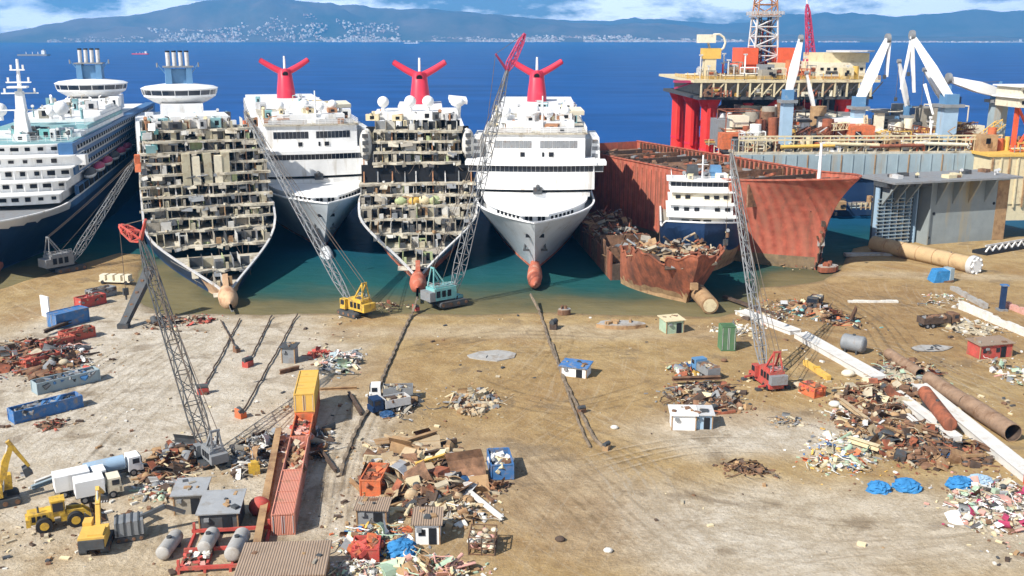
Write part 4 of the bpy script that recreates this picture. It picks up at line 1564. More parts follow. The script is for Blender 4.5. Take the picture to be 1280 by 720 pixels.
# ------------------------------------------------------------------ rusted bow section with wreckage on it
def rust_block():
    rnd = random.Random(12)
    r = T('rusted_bow_section', 'rusty orange bow section of a cut up ship heaped with wreckage', 'scrapped ship', (40.6, 212, 0), R(8))
    h = Hull(27, 21, 10.8, rake=7, ed=15, ew=24, pd=2.2, pw=2.0)
    top = lambda y: pl([(0, 11.4), (4, 10.6), (6, 8.8), (10, 10.9), (16, 10.2), (20, 7.6), (34, 9.2), (60, 8.2)], y) + .5 * math.sin(y * 1.7)
    mb = MB()
    h.shell(mb, lambda sd, y, z: 'rust_tan' if z < 1.4 else ('rust_orange' if not (2.4 < z < 5.4 and y < 12) else 'rust_orange'), cut=top, nz=10, rim=('rust_orange', .35))
    mb.build('hull', r)
    part('deck', r, lambda m_: h.deck(m_, 7.6, 'rust', y1=27))
    part('anchor', r, lambda m_: m_.box((.2, 2.5, 4.4), (1.6, 1, 1.5), 'rust_tan'))
    mb = MB()
    mb.tube((2.0, -3.4, 1.5), (2.6, 7, 2.0), 1.9, 'rust_tan', n=16)
    mb.tube((2.0, -3.5, 1.5), (2.0, -3.38, 1.5), 1.5, 'cream', n=16)
    mb.build('bow_tube', r)['label'] = 'pale round tube end at the foot of the bow'
    # wreckage
    for lo, n, nm in ((0, 110, 'wreckage'), (1, 120, 'wreckage')):
        mb = MB()
        for _ in range(n):
            y = rnd.uniform(5, 26) if lo == 0 else rnd.uniform(14, 26)
            x = rnd.uniform(-.9, .9) * min(12, h.hb(y, 9))
            z = 7.6 + rnd.random() * (1.8 if lo == 0 else 3.2)
            c = rnd.choice(['rust', 'rust', 'rust_orange', 'rust_dark', 'rust_tan', 'cabin_grey', 'plate_tan', 'steel_grey', 'rubble_tan'])
            if rnd.random() < .45:
                mb.tube((x, y, z), (x + rnd.uniform(-3, 3), y + rnd.uniform(-3, 3), z + rnd.uniform(-.5, 1.6)), rnd.uniform(.1, .3), c, n=6)
            else:
                mb.box((x, y, z), (rnd.uniform(.5, 3.2), rnd.uniform(.4, 2.6), rnd.uniform(.12, 1.1)), c, rnd.uniform(0, 3), rnd.uniform(-.6, .6), rnd.uniform(-.6, .6))
        o = mb.build(nm, r)
        o['kind'] = 'stuff'
    for k in range(5):
        x = -8 + k * 3.6
        part('deck_plate', r, lambda m_: m_.box((x, 9 + rnd.uniform(0, 8), 9.3), (rnd.uniform(3, 5), 1.8, .25), rnd.choice(['rust_orange', 'plate_tan', 'cream']), rnd.uniform(-.5, .5), rnd.uniform(-.3, .3), rnd.uniform(-.2, .2)))
rust_block()

def hull_remains():
    """what is left of the ship's own midbody, cut down and full of scrap"""
    rnd = random.Random(44)
    r = T('cut_down_midbody', 'low dark rusty remains of a hull full of wreckage behind the orange bow section', 'scrapped ship', (31.0, 241, 0), R(6))
    for sd in (-1, 1):
        mb = MB()
        for k in range(14):
            y = k * 4.4
            zt = 6.5 + rnd.uniform(-1.6, 1.8)
            mb.bb(min(sd * 6.2, sd * 6.6), max(sd * 6.2, sd * 6.6), y, y + 4.4, -3, zt, 'rust' if k % 3 else 'rust_orange')
        mb.build('side_plating', r)
    pbox('bottom', r, -6.2, 6.2, 0, 61, -3, 3.5, 'rust_dark')
    for k in range(6):
        part('bulkhead', r, lambda m_: m_.bb(-6.2, 6.2, k * 11 + 2, k * 11 + 2.3, 3.5, 6 + rnd.uniform(0, 2.5), 'rust'))
    mb = MB()
    for _ in range(260):
        x, y = rnd.uniform(-6, 6), rnd.uniform(0, 60)
        z = 3.6 + rnd.random() * 4.0
        c = rnd.choice(['rust', 'rust', 'rust_dark', 'rust_orange', 'rust_tan', 'cabin_grey', 'steel_grey', 'rubble_tan'])
        if rnd.random() < .5:
            mb.tube((x, y, z), (x + rnd.uniform(-3, 3), y + rnd.uniform(-3, 3), z + rnd.uniform(-.5, 1.8)), rnd.uniform(.08, .3), c, n=6)
        else:
            mb.box((x, y, z), (rnd.uniform(.4, 2.8), rnd.uniform(.3, 2.2), rnd.uniform(.1, .9)), c, rnd.uniform(0, 3), rnd.uniform(-.6, .6), rnd.uniform(-.6, .6))
    mb.build('wreckage', r)['kind'] = 'stuff'
hull_remains()

def coaster():
    rnd = random.Random(14)
    r = T('small_ship', 'small white and dark blue ship stranded behind the rusty orange bow section', 'ship', (47.2, 240, 0), R(-8))
    h = Hull(46, 21, 11.5, rake=6, ed=15, ew=24)
    top = lambda y: pl([(0, 14), (9, 12.6), (12, 10.6), (46, 10.2)], y)
    mb = MB()
    h.shell(mb, lambda sd, y, z: 'rust_tan' if z < 5 else 'hull_navy', cut=top, rim=('white_clean', .45), nz=10)
    mb.build('hull', r)
    part('deck', r, lambda m_: h.deck(m_, 9.8, 'cabin_grey', y1=46))
    tiers = [(15, 9.8, 13.0, 8.4, 40, 'white_paint'), (17, 13.0, 15.9, 8.0, 37, 'white_paint'), (19, 15.9, 18.9, 7.6, 34, 'cream_pale'), (21, 18.9, 21.6, 8.6, 30, 'white_paint')]
    for i, (y, z0, z1, hw, y1, m) in enumerate(tiers):
        o = phouse('deckhouse', r, y, y1, z0, z1 - .25, hw, m, .6)
        part('ledge', o, lambda m_: house(m_, y - 1, y1 + .5, z1 - .25, z1, hw + .7, 'white_clean', .6))
        if i == 3:
            mb = MB()
            strip(mb, y, z0 + 1.0, z1 - .6, -hw + .4, hw - .4, hw, .6, 'glass_dark', 12)
            mb.build('bridge_window', o)
        else:
            for k in range(6):
                x = lerp(-hw + 1.4, hw - 1.4, k / 5)
                if (k + i) % 4:
                    part('window', o, lambda m_: m_.box((x, y + .55 * (x / hw) ** 2 - .03, z0 + 1.5), (1.3 if i else 2.0, .25, .9 if i else 1.6), 'void'))
    part('open_hold', r, lambda m_: m_.box((1.5, 12.8, 10.6), (6, 4, 1.6), 'cream'))
    for x, m in ((-2.5, 'steel_dark'), (3.6, 'tower_blue')):
        mb = MB()
        mb.box((x, 27, 23.2), (3.4, 4, 3.2), m, tx=.8)
        mb.build('funnel', r)
    mb = MB()
    mb.tube((0, 23, 21.6), (0, 23, 28), .22, 'white_paint')
    mb.bar((-1.5, 23, 25.5), (1.5, 23, 25.5), .15, .15, 'white_paint')
    mb.build('mast', r)
    mb = MB()
    rails(mb, [(-8, 34), (-8, 20.5), (8, 20.5), (8, 34)], 21.6, 1.1)
    mb.build('railing', r)
    clutter(r, rnd, -7, 7, 22, 29, 21.6, 8, 1.6, ['white_paint', 'steel_grey', 'cream'], ['locker', 'vent'])
    clutter(r, rnd, -6, 6, 3, 13, 9.8, 8, 1.6, ['rust', 'steel_grey', 'steel_dark', 'cream'], ['winch', 'vent'])
coaster()

# ------------------------------------------------------------------ drilling rig
DECK = ['cream', 'cream_pale', 'steel_pale', 'white_paint', 'rust', 'rust_orange', 'steel_grey', 'cabin_grey', 'yellow_flat', 'orange', 'steel_dark', 'rust_tan']

def module(mb, rnd, x, y, z, s, mats=DECK):
    """one block of process plant: a frame with vessels and pipes in it"""
    k = rnd.random()
    m = rnd.choice(mats)
    if k < .34:
        h = s * rnd.uniform(.5, 1.1)
        mb.box((x, y, z + h / 2), (s, s * rnd.uniform(.6, 1.2), h), m)
        for q in range(2):
            mb.box((x + rnd.uniform(-.3, .3) * s, y - s * .62, z + h * rnd.uniform(.3, .7)), (s * .25, .15, h * .3), 'void')
    elif k < .62:
        h = s * rnd.uniform(.7, 1.3)
        for a in (-.5, .5):
            for b in (-.5, .5):
                mb.bar((x + a * s, y + b * s, z), (x + a * s, y + b * s, z + h), .3, .3, m)
        for t in (.5, 1):
            for a, b, c, d in ((-.5, -.5, .5, -.5), (.5, -.5, .5, .5), (-.5, .5, .5, .5), (-.5, -.5, -.5, .5)):
                mb.bar((x + a * s, y + b * s, z + h * t), (x + c * s, y + d * s, z + h * t), .3, .3, m)
        m2 = rnd.choice(mats)
        mb.tube((x - s * .4, y, z + h * .3), (x + s * .4, y, z + h * .3), s * .22, m2, n=10)
        mb.box((x, y, z + h * .7), (s * .5, s * .5, h * .3), rnd.choice(mats))
    elif k < .82:
        r_ = s * .25
        for q in range(rnd.choice([1, 2, 3])):
            xx = x + (q - 1) * r_ * 2.2
            mb.tube((xx, y, z), (xx, y, z + s * rnd.uniform(.7, 1.4)), r_, m, n=10)
    else:
        for q in range(5):
            mb.tube((x - s * .7, y + q * .7 - 1.5, z + .6 + .3 * q), (x + s * .7, y + q * .7 - 1.5, z + .6 + .3 * q), .22, rnd.choice(mats), n=6)
        for a in (-.6, 0, .6):
            mb.bar((x + a * s, y - 1.6, z), (x + a * s, y - 1.6, z + 2.4), .25, .25, m)

def plant(par, rnd, x0, x1, y0, y1, z, n, s0, s1, name='deck_module', mats=DECK):
    for i in range(n):
        mb = MB()
        module(mb, rnd, lerp(x0, x1, (i + rnd.random()) / n), rnd.uniform(y0, y1), z, rnd.uniform(s0, s1), mats)
        mb.build(name, par)

def rig():
    rnd = random.Random(6)
    r = T('drilling_rig', 'drilling rig on thick bright red columns with a tall lattice derrick', 'oil rig', (103, 420, 0), R(3))
    for x in (-28, 26):
        mb = MB()
        mb.box((x, 0, 4), (14, 86, 10), 'rig_red')
        mb.build('pontoon', r)
        for y in (-27, 0, 27):
            mb = MB()
            mb.tube((x, y, 7), (x, y, 35), 3.0, 'rig_red', n=20)
            mb.tube((x, y, 15), (x, y, 16), 3.15, 'funnel_red', n=20)
            mb.tube((x, y, 32), (x, y, 35), 3.3, 'rig_red', r1=4.6, n=20)
            c = mb.build('column', r)
            mb = MB()
            mb.box((x - .8, y - 3.3, 24), (1.2, .9, 19), 'rig_red')
            mb.build('ladder_guard', c)
    mb = MB()
    for y in (-27, 0, 27):
        mb.tube((-28, y, 14), (26, y, 14), 1.2, 'rig_red')
        mb.tube((-28, y, 14), (0, y, 35), 1.0, 'rig_red')
        mb.tube((26, y, 14), (0, y, 35), 1.0, 'rig_red')
    mb.build('brace', r)
    pbox('lower_deck', r, -34, 34, -33, 33, 35, 36.2, 'steel_dark')
    pbox('deck_wall', r, -30, 30, -29, 29, 36.2, 41.4, 'cabin_grey')
    pbox('upper_deck', r, -36, 36, -34, 34, 41.4, 42.4, 'cream')
    for k in range(15):
        x = -33 + k * 4.7
        part('deck_frame', r, lambda m_: (m_.bar((x, -33.5, 36), (x, -33.5, 42), .6, .6, 'cream'), m_.bar((x, -33.5, 36.4), (x + 4.4, -33.5, 41.6), .4, .4, rnd.choice(['cream', 'steel_dark', 'rust']))))
    pbox('inner_wall', r, -17, 36, -4, -3, 9, 35, 'steel_dark')
    plant(r, rnd, -16, 36, -30, -14, 12, 22, 5, 9, 'lower_module', ['white_paint', 'cream_pale', 'rig_red', 'steel_grey', 'steel_pale', 'cabin_grey', 'rust', 'tower_blue'])
    plant(r, rnd, -16, 36, -30, -12, 24.4, 18, 5, 9.5, 'lower_module', ['white_paint', 'cream_pale', 'rig_red', 'steel_grey', 'cream', 'cabin_grey', 'rust'])
    # derrick
    pbox('drill_floor', r, -11, 11, -9, 9, 42.4, 47.5, 'rig_orange')
    for sd in (-1, 1):
        pbox('drill_house', r, min(sd * 4.6, sd * 11), max(sd * 4.6, sd * 11), -9.5, 6, 47.5, 54, 'rig_orange')
    mb = MB()
    mb.lattice((0, 0, 47), (0, 0, 66), 10, 8.2, 'steel_pale', 5, .42, .3, False)
    mb.lattice((0, 0, 47), (0, 0, 66), 5, 4, 'steel_dark', 7, .3, .2, False)
    d = mb.build('derrick', r)
    mb = MB()
    mb.lattice((0, 0, 66.8), (0, 0, 96), 8, 4.4, 'cabin_rust', 7, .34, .24, False)
    mb.build('derrick_top', d)
    mb = MB()
    mb.box((0, 0, 66.4), (10.4, 10.4, .7), 'steel_pale')
    rails(mb, [(-6, -6), (6, -6), (6, 6), (-6, 6), (-6, -6)], 66.8, 1.4, 'steel_pale', .12)
    mb.build('finger_board', d)
    mb = MB()
    for k in range(9):
        mb.tube((-3.0 + k * .7, 1 + k % 3, 47), (-3.2 + k * .8, 1 + k % 3, 64 + k % 2), .3, ['steel_pale', 'rig_red', 'tower_blue'][k % 3], n=6)
    mb.build('drill_pipe', d)
    # yellow crane house with a ring on top
    mb = MB()
    mb.box((-27, -20, 48), (4.4, 4.4, 12), 'cream')
    mb.box((-26.6, -20, 52), (7, 5, 4), 'yellow_flat')
    mb.box((-28.6, -20, 57.6), (6.5, 4.6, 3.2), 'cream_pale')
    for k in range(10):
        a, b = 2 * math.pi * k / 10, 2 * math.pi * (k + 1) / 10
        mb.tube((-24.5 + 3.4 * math.cos(a), -20.4, 56 + 3.4 * math.sin(a)), (-24.5 + 3.4 * math.cos(b), -20.4, 56 + 3.4 * math.sin(b)), .45, 'cream_pale', n=6)
    mb.build('crane_house', r)
    mb = MB()
    mb.box((-39, -27, 41.6), (6, 4, .8), 'magenta')
    mb.bar((-42, -27, 39), (-34, -27, 41.4), .6, .6, 'magenta')
    mb.build('side_platform', r)
    # magenta lattice crane
    mb = MB()
    mb.box((19, -4, 46), (5, 5, 7), 'magenta')
    mb.lattice((19, -4, 49), (14.4, -8, 71), 3.0, 1.2, 'magenta', 8, .28, .18)
    mb.tube((14.4, -8, 71), (13.8, -8.4, 75), .3, 'white_paint', n=6)
    mb.build('lattice_crane', r)
    # accommodation
    pbox('accommodation', r, 14, 33, -26, 4, 42.4, 48.6, 'cream_pale')
    pbox('accommodation', r, 17, 35, -24, 0, 48.6, 52.2, 'cream')
    for k in range(7):
        part('window', r, lambda m_: m_.box((15.8 + k * 2.6, -26.05, 46.2), (1.2, .25, 1.0), 'void'))
    mb = MB()
    mb.prism([(28 + 9 * math.cos(math.pi * k / 4 + .4), -22 + 9 * math.sin(math.pi * k / 4 + .4)) for k in range(8)], 52.6, 53.2, 'steel_pale')
    mb.build('helideck', r)
    plant(r, rnd, -33, 36, -32, -12, 42.4, 40, 2.6, 6.0)
    plant(r, rnd, -33, 34, -33, -31, 36.2, 16, 2.0, 3.6)
    plant(r, rnd, -22, 34, -33, -26, 24.4, 30, 3, 7)
    pbox('mezzanine', r, -24, 36, -35, -20, 23.6, 24.4, 'steel_dark')
    plant(r, rnd, -24, 36, -36, -28, 12, 26, 3, 7)
    pbox('mezzanine', r, -25, 37, -37, -22, 11.2, 12, 'steel_dark')
    for k in range(10):
        x = rnd.uniform(-32, 34)
        h_ = rnd.uniform(4, 10)
        part('mast', r, lambda m_: (m_.tube((x, -30 + k * 2, 42.4), (x, -30 + k * 2, 42.4 + h_), .3, rnd.choice(['white_clean', 'cream', 'rig_red', 'steel_pale']), n=6), m_.box((x, -30 + k * 2, 42.4 + h_), (1.4, .8, .5), 'steel_pale')))
    mb = MB()
    rails(mb, [(-36, 0), (-36, -34), (36, -34), (36, 0)], 42.4, 1.4, 'yellow_flat', .09, 3)
    mb.build('railing', r)
    for k in range(8):
        part('hanging_riser', r, lambda m_: m_.tube((4 + k * 3.2, -24, 7), (4 + k * 3.2, -24, 35), .5, ['rig_red', 'steel_pale', 'rig_red', 'rust'][k % 4], n=8))
rig()

def pedestal_crane(par, x, y, z0, z1, rad, ped, tip, boomm, back=None, w=2.6):
    mb = MB()
    mb.box((x, y, (z0 + z1) / 2), (rad * 2, rad * 2, z1 - z0), ped)
    pd = mb.build('crane_pedestal', par)
    mb = MB()
    mb.box((x, y, z1 + .5), (rad * 3.2, rad * 3.0, 1.0), 'steel_grey')
    mb.box((x, y, z1 + 2.6), (rad * 1.8, rad * 2.2, 3.4), 'tower_blue')
    mb.box((x + rad, y - .6, z1 + 2.4), (1.8, 2.2, 2.2), 'hull_navy')
    mb.bar((x, y + 1, z1 + 3), (x + .6, y + 1.5, z1 + 7), .8, .8, 'tower_blue')
    mb.build('crane_cab', pd)
    mb = MB()
    p0, p1 = Vector((x, y - .4, z1 + 3)), Vector(tip)
    md = p0.lerp(p1, .45)
    mb.bar(p0, md, w * .7, w * .8, boomm, w, w)
    mb.bar(md, p1, w, w, boomm, w * .5, w * .5)
    mb.tube(p1 + Vector((-.6, 0, .2)), p1 + Vector((.6, 0, .2)), w * .5, 'steel_grey')
    mb.build('crane_boom', pd)
    mb = MB()
    mb.wire([(x + .6, y + 1.5, z1 + 7), p1], .09, 'cable', .6)
    mb.wire([p1, p1 + Vector((0, 0, -12))], .07, 'cable')
    mb.box(p1 + Vector((0, 0, -12.5)), (.9, .7, 1.3), 'steel_dark')
    mb.build('hoist_cable', pd)
    return pd

def barge():
    rnd = random.Random(16)
    r = T('pipe_laying_vessel', 'long low work vessel with a pale blue grey side and several white pedestal cranes', 'work vessel', (118, 345, 0), R(3))
    pbox('hull', r, -44, 44, -13, 16, -3, 13.5, 'hull_navy')
    pbox('side_wall', r, -45, 45, -14.4, -13.6, 13.0, 20.6, 'wall_bluegrey')
    for k in range(24):
        x = -44 + k * 3.8
        part('stiffener', r, lambda m_: m_.bb(x, x + .3, -14.7, -14.41, 13.2, 20.4, 'wall_bluegrey' if k % 3 else 'rust_tan'))
    pbox('deck', r, -45, 45, -14.2, 17, 20.6, 21.3, 'slab_dirty')
    plant(r, rnd, -44, 44, -12, -7, 21.3, 64, 2.2, 4.4)
    plant(r, rnd, -44, 44, -5, 4, 21.3, 70, 3.4, 8.5)
    plant(r, rnd, -44, 44, 5, 15, 21.3, 40, 6, 12)
    # pipework in front of the lower hull
    plant(r, rnd, -34, 40, -19, -16, 3, 26, 2.5, 5, 'side_pipework', ['steel_dark', 'cream', 'steel_grey', 'cabin_grey', 'wall_bluegrey', 'rust_tan'])
    mb = MB()
    for z in (25.2, 26.4):
        mb.bar((-44, -13.2, z), (45, -13.2, z), .3, .5, 'cream')
    for k in range(30):
        mb.bar((-44 + k * 3.06, -13.2, 21.3), (-44 + k * 3.06, -13.2, 26.4), .25, .25, 'cream')
    mb.build('pipe_gantry', r)
    for k in range(4):
        part('long_pipe', r, lambda m_: m_.tube((-30 + k * 15, -13.5, 23 + k % 2), (-12 + k * 15, -13.6, 23.4), .6, ['yellow_flat', 'cream', 'rust_orange', 'cream_pale'][k], n=10))
    for k in range(16):
        x = rnd.uniform(-42, 44)
        h_ = rnd.uniform(5, 13)
        y = rnd.uniform(-10, 14)
        if k % 2:
            part('lattice_mast', r, lambda m_: m_.lattice((x, y, 21.3), (x + rnd.uniform(-2, 2), y, 21.3 + h_), 1.4, .9, rnd.choice(['steel_pale', 'cream', 'rust_orange', 'tower_blue', 'steel_dark']), 6, .12, .08, False))
        else:
            part('mast', r, lambda m_: (m_.tube((x, y, 21.3), (x, y, 21.3 + h_), .28, rnd.choice(['white_clean', 'steel_pale', 'cream']), n=6), m_.bar((x - 1.4, y, 20 + h_), (x + 1.4, y, 20 + h_), .2, .2, 'steel_pale'), m_.box((x, y, 21.3 + h_), (.8, .8, .8), 'white_clean')))
    for k in range(14):
        x = -42 + k * 6.2
        part('stair_tower', r, lambda m_: [m_.bar((x + (i % 2) * 2.4, -13, 21.3 + i * 1.6), (x + 2.4 - (i % 2) * 2.4, -13, 22.9 + i * 1.6), .5, .18, rnd.choice(['cream', 'steel_pale', 'rust_tan'])) for i in range(rnd.randint(2, 5))])
    # cranes, left to right
    pedestal_crane(r, -27, -8, 20, 37, 1.7, 'pedestal_blue', (-24.6, -10, 57.5), 'white_clean', w=2.5)
    pedestal_crane(r, 2, 4, 20, 34, 1.9, 'pedestal_blue', (9.4, 2, 57.5), 'white_clean', w=3.4)
    pedestal_crane(r, 27.5, -9, 20, 35.5, 2.4, 'pedestal_blue', (15.0, -4, 58.6), 'white_paint', w=3.3)
    pedestal_crane(r, 48.5, -2, 20, 36.5, 2.2, 'wall_bluegrey', (29, -4, 44.5), 'white_clean', w=3.6)
    pedestal_crane(r, 19, 3, 20, 31, 1.1, 'wall_bluegrey', (13.6, 1, 50), 'white_paint', w=1.5)
    pedestal_crane(r, 35, 9, 20, 32, 1.2, 'pedestal_blue', (26, 8, 47), 'white_paint', w=1.5)
    pedestal_crane(r, -12, 8, 20, 30, 1.1, 'steel_pale', (-16, 7, 46), 'white_paint', w=1.3)
    for k in range(12):
        x = -40 + k * 7.2 + rnd.uniform(-2, 2)
        part('pipe_rack', r, lambda m_: m_.lattice((x, -6, 24 + rnd.uniform(0, 5)), (x + rnd.uniform(5, 9), -5, 25 + rnd.uniform(0, 6)), 2.2, 2.2, rnd.choice(['cream', 'rust_orange', 'steel_pale', 'steel_dark', 'yellow_flat', 'rust']), 5, .16, .1, False))
    # the slack second boom beside the big crane
    for a, b, wd in (((15.0, -4, 57), (18, -3, 40), 1.3), ((15, -4, 57), (13.8, -2, 41), 1.0), ((20, -6, 43), (23, -8, 33), 1.0), ((10, 2, 57), (10.3, 2, 45), 1.0)):
        part('boom_strut', r, lambda m_: m_.bar(a, b, wd, wd, 'white_clean', wd * .6, wd * .6))
    for x, z in ((-12, 31), (8, 33), (13, 30), (-18, 30), (20, 29)):
        part('tower', r, lambda m_: (m_.box((x, 0, (21 + z) / 2), (2.6, 2.6, z - 21), rnd.choice(['pedestal_blue', 'white_paint', 'cream_pale'])), m_.box((x, 0, z + .4), (4, 4, .8), 'steel_dark')))
    pbox('deckhouse', r, -6, 8, 6, 14, 21.3, 30.5, 'white_paint')
    pbox('deckhouse', r, -28, -16, 6, 14, 21.3, 28, 'cream_pale')
barge()

def barge2():
    rnd = random.Random(17)
    r = T('accommodation_barge', 'cream sided barge with an orange framed tower at the right', 'work vessel', (176, 335, 0), R(5))
    pbox('hull', r, -22, 30, -10, 20, -3, 5, 'cream')
    pbox('side_wall', r, -22, 30, -10.4, 19, 5, 20.6, 'cream')
    for k in range(18):
        x = -21.5 + k * 2.9
        part('stiffener', r, lambda m_: m_.bb(x, x + .45, -10.9, -10.4, 4, 20.2, 'cream' if k % 2 else 'rust_tan'))
    pbox('deck', r, -23, 31, -11, 20, 20.6, 21.4, 'yellow_flat')
    plant(r, rnd, -20, 30, -8, 2, 21.4, 18, 3, 6, mats=['cream', 'cream_pale', 'rust', 'steel_grey', 'yellow_flat', 'orange', 'rust_tan'])
    for x in (-11, -2, 8):
        part('tower_leg', r, lambda m_: m_.bar((x, -4, 21), (x + .6, -3, 36), 1.2, 1.2, 'rig_orange'))
    part('tower_brace', r, lambda m_: [m_.bar((-11, -4.2, 21 + a), (-2, -4.2, 36 - a), .7, .7, 'rig_orange') for a in (0, 15)])
    for z in (36, 39.5):
        pbox('accommodation', r, -13, 12, -8, 6, z, z + 3.0, 'cream_pale')
        for k in range(7):
            part('window', r, lambda m_: m_.box((-11.5 + k * 3.4, -8.05, z + 1.6), (1.4, .25, 1.1), 'void'))
        pbox('ledge', r, -14, 13, -9, 7, z + 3.0, z + 3.4, 'white_clean')
    mb = MB()
    mb.tube((-2, -2, 42.9), (-2, -2, 49), .7, 'pedestal_blue')
    mb.bar((-5, -2.5, 49.2), (6, -2.5, 50.2), 1.2, 1.2, 'white_clean')
    mb.build('deck_crane', r)
barge2()

def dock():
    rnd = random.Random(18)
    a, b = P(1156, 306), P(1254, 299)
    d = (b - a)
    ln = d.length
    rz = math.atan2(d.y, d.x)
    r = T('floating_dock_section', 'weathered grey steel dock block with an overhanging bracketed top', 'dock section', (a.x, a.y, 0), rz)
    H = 18.6
    pbox('wall', r, 0, ln, 0, .6, -1.5, H, 'dock_grey')
    pbox('body', r, .2, ln - .2, .6, 13, -1.5, H - .2, 'dock_grey')
    pbox('rust_band', r, ln - 4.2, ln - .1, -.06, .0, 0, H - 1, 'rust_tan', 'ochre stained strip at the right edge')
    pbox('deck_lip', r, -15.4, ln + .5, -4.2, 13.2, H, H + .55, 'steel_grey')
    # tapering brackets under the lip
    for x in (2.4, 8.0, 13.6, 19.2):
        mb = MB()
        vs = [(x, -4.1, H), (x + .5, -4.1, H), (x, 0, H), (x + .5, 0, H), (x, 0, H - 7.2), (x + .5, 0, H - 7.2)]
        mb.add(vs, [(0, 1, 3, 2), (0, 2, 4), (1, 5, 3), (0, 4, 5, 1), (2, 3, 5, 4)], 'dock_grey')
        mb.build('bracket', r)
    mb = MB()
    for x, z in ((2.0, 9), (ln - 5, 11), (.9, 2)):
        mb.tube((x, -.12, z), (x, .0, z), .45, 'void', n=10)
    mb.build('scupper', r)
    # open ribbed bay to the left
    pbox('inner_wall', r, -15, 0, 5.0, 5.4, -1.5, H, 'steel_dark')
    pbox('end_plate', r, -.05, .35, -.7, 5, -1.5, H - .05, 'dock_grey')
    pbox('bay_roof', r, -15.2, 0, -.4, 5.4, H - 1.4, H - .06, 'steel_dark')
    for k in range(7):
        x = -14.6 + k * 2.2
        part('rib', r, lambda m_: m_.bb(x, x + .4, 3.4, 4.99, -1.5, H - 1.42, 'pedestal_blue'))
    for k in range(13):
        z = .6 + k * 1.05
        part('stringer', r, lambda m_: m_.bb(-14.8, -3.0, 3.1, 3.39, z, z + .32, 'dock_grey' if k % 2 else 'wall_bluegrey'))
    for x in (-13.5, -9.5, -5.5):
        mb = MB()
        vs = [(x, -2.8, H), (x + .5, -2.8, H), (x, 3.3, H), (x + .5, 3.3, H), (x, 3.3, H - 7), (x + .5, 3.3, H - 7)]
        mb.add(vs, [(0, 1, 3, 2), (0, 2, 4), (1, 5, 3), (0, 4, 5, 1), (2, 3, 5, 4)], 'dock_grey')
        mb.build('bracket', r)
    clutter(r, rnd, -14, ln, -1, 10, H + .55, 14, 1.2, ['rust', 'steel_pale', 'cream', 'steel_dark'], ['bollard', 'vent', 'locker'])
dock()

def big_pipe():
    a, b = P(1092, 306, 1.6), P(1214, 333, 1.6)
    a.z = b.z = 2.0
    d = (b - a).normalized()
    r = T('steel_pipe', 'long thick tan pipe lying on the shore in front of the grey dock block', 'pipe', (a.x, a.y, 0))
    o = Vector((a.x, a.y, 0))
    mb = MB()
    n = 6
    for i in range(n):
        p, q = a.lerp(b, i / n) - o, a.lerp(b, (i + 1) / n) - o
        mb.tube(p, q, 2.1, 'pipe_tan', n=20)
        if i:
            mb.tube(p - d * .12, p + d * .12, 2.16, 'rust_tan', n=20)
    mb.build('pipe_body', r)
    mb = MB()
    e = b - o
    mb.tube(e, e + d * 1.4, 2.5, 'steel_pale', n=18)
    mb.tube(e + d * 1.4, e + d * 1.7, 1.7, 'white_clean', n=18)
    for k in range(8):
        q = 2 * math.pi * k / 8
        up = Vector((0, 0, 1))
        sx = d.cross(up)
        mb.sph(e + d * 1.6 + sx * 2.0 * math.cos(q) + up * 2.0 * math.sin(q), .35, 'white_paint', nu=6, nv=4)
    mb.build('end_flange', r)
    mb = MB()
    mb.wire([a.lerp(b, .25) - o + Vector((0, 0, 2.2)), a.lerp(b, .27) - o + Vector((-1, -2.4, .2))], .2, 'cable')
    mb.wire([a.lerp(b, .8) - o + Vector((0, 0, 2.2)), a.lerp(b, .81) - o + Vector((-.6, -2.4, .2))], .2, 'cable')
    mb.build('strap', r)
big_pipe()

# slender white pontoons floating right of the pipe
a, b = P(1225, 318), P(1300, 305)
r = T('pontoon', 'dark pontoon with a white framed walkway right of the long tan pipe', 'pontoon', (a.x, a.y, 0), math.atan2(b.y - a.y, b.x - a.x))
pbox('float', r, 0, 26, -2, 2.5, -1, .9, 'black')
for k in range(9):
    part('frame', r, lambda m_: (m_.bar((k * 2.9, -1.6, .9), (k * 2.9 + 1.4, -1.6, 2.4), .35, .35, 'white_clean'), m_.bar((k * 2.9 + 1.4, -1.6, 2.4), (k * 2.9 + 2.9, -1.6, .9), .35, .35, 'white_clean')))
mb = MB()
mb.bar((0, -1.4, 2.6), (26, -1.4, 2.6), .4, .5, 'steel_pale')
mb.build('walkway', r)
a, b = P(1108, 322), P(1052, 318)
mb = MB()
mb.box((0, 0, .25), (13, 2.2, .7), 'tank_grey')
tag(mb.build('pontoon', None, (P(1085, 319).x, P(1085, 319).y, 0), .05), 'low grey slab at the waterline left of the long tan pipe', 'pontoon')

# ------------------------------------------------------------------ ships far out
def far_ship(px, py, L, hm, label, sup=.85):
    p = P(px, py, -.5)
    s = L
    r = T('cargo_ship', label, 'ship', (p.x, p.y, -.5), 0)
    mb = MB()
    poly = [(-s / 2, -s * .07), (s * .42, -s * .07), (s / 2, 0), (s * .42, s * .07), (-s / 2, s * .07)]
    mb.prism(poly, -1, s * .055, hm)
    mb.build('hull', r)
    k = 1 if sup > .5 else -1
    mb = MB()
    mb.bb(s * .3 * k - s * .05, s * .3 * k + s * .05, -s * .055, s * .055, s * .055, s * .17, 'white_clean')
    mb.bb(s * .3 * k - s * .02, s * .3 * k + s * .02, -s * .02, s * .02, s * .17, s * .21, 'steel_grey')
    mb.build('deckhouse', r)
    for q in (-.25, -.05, .12):
        part('deck_crane', r, lambda m_: m_.box((s * q * k, 0, s * .09), (s * .015, s * .015, s * .07), 'white_paint'))
far_ship(43, 70, 105, 'steel_grey', 'distant low grey cargo ship at anchor under the left headland')
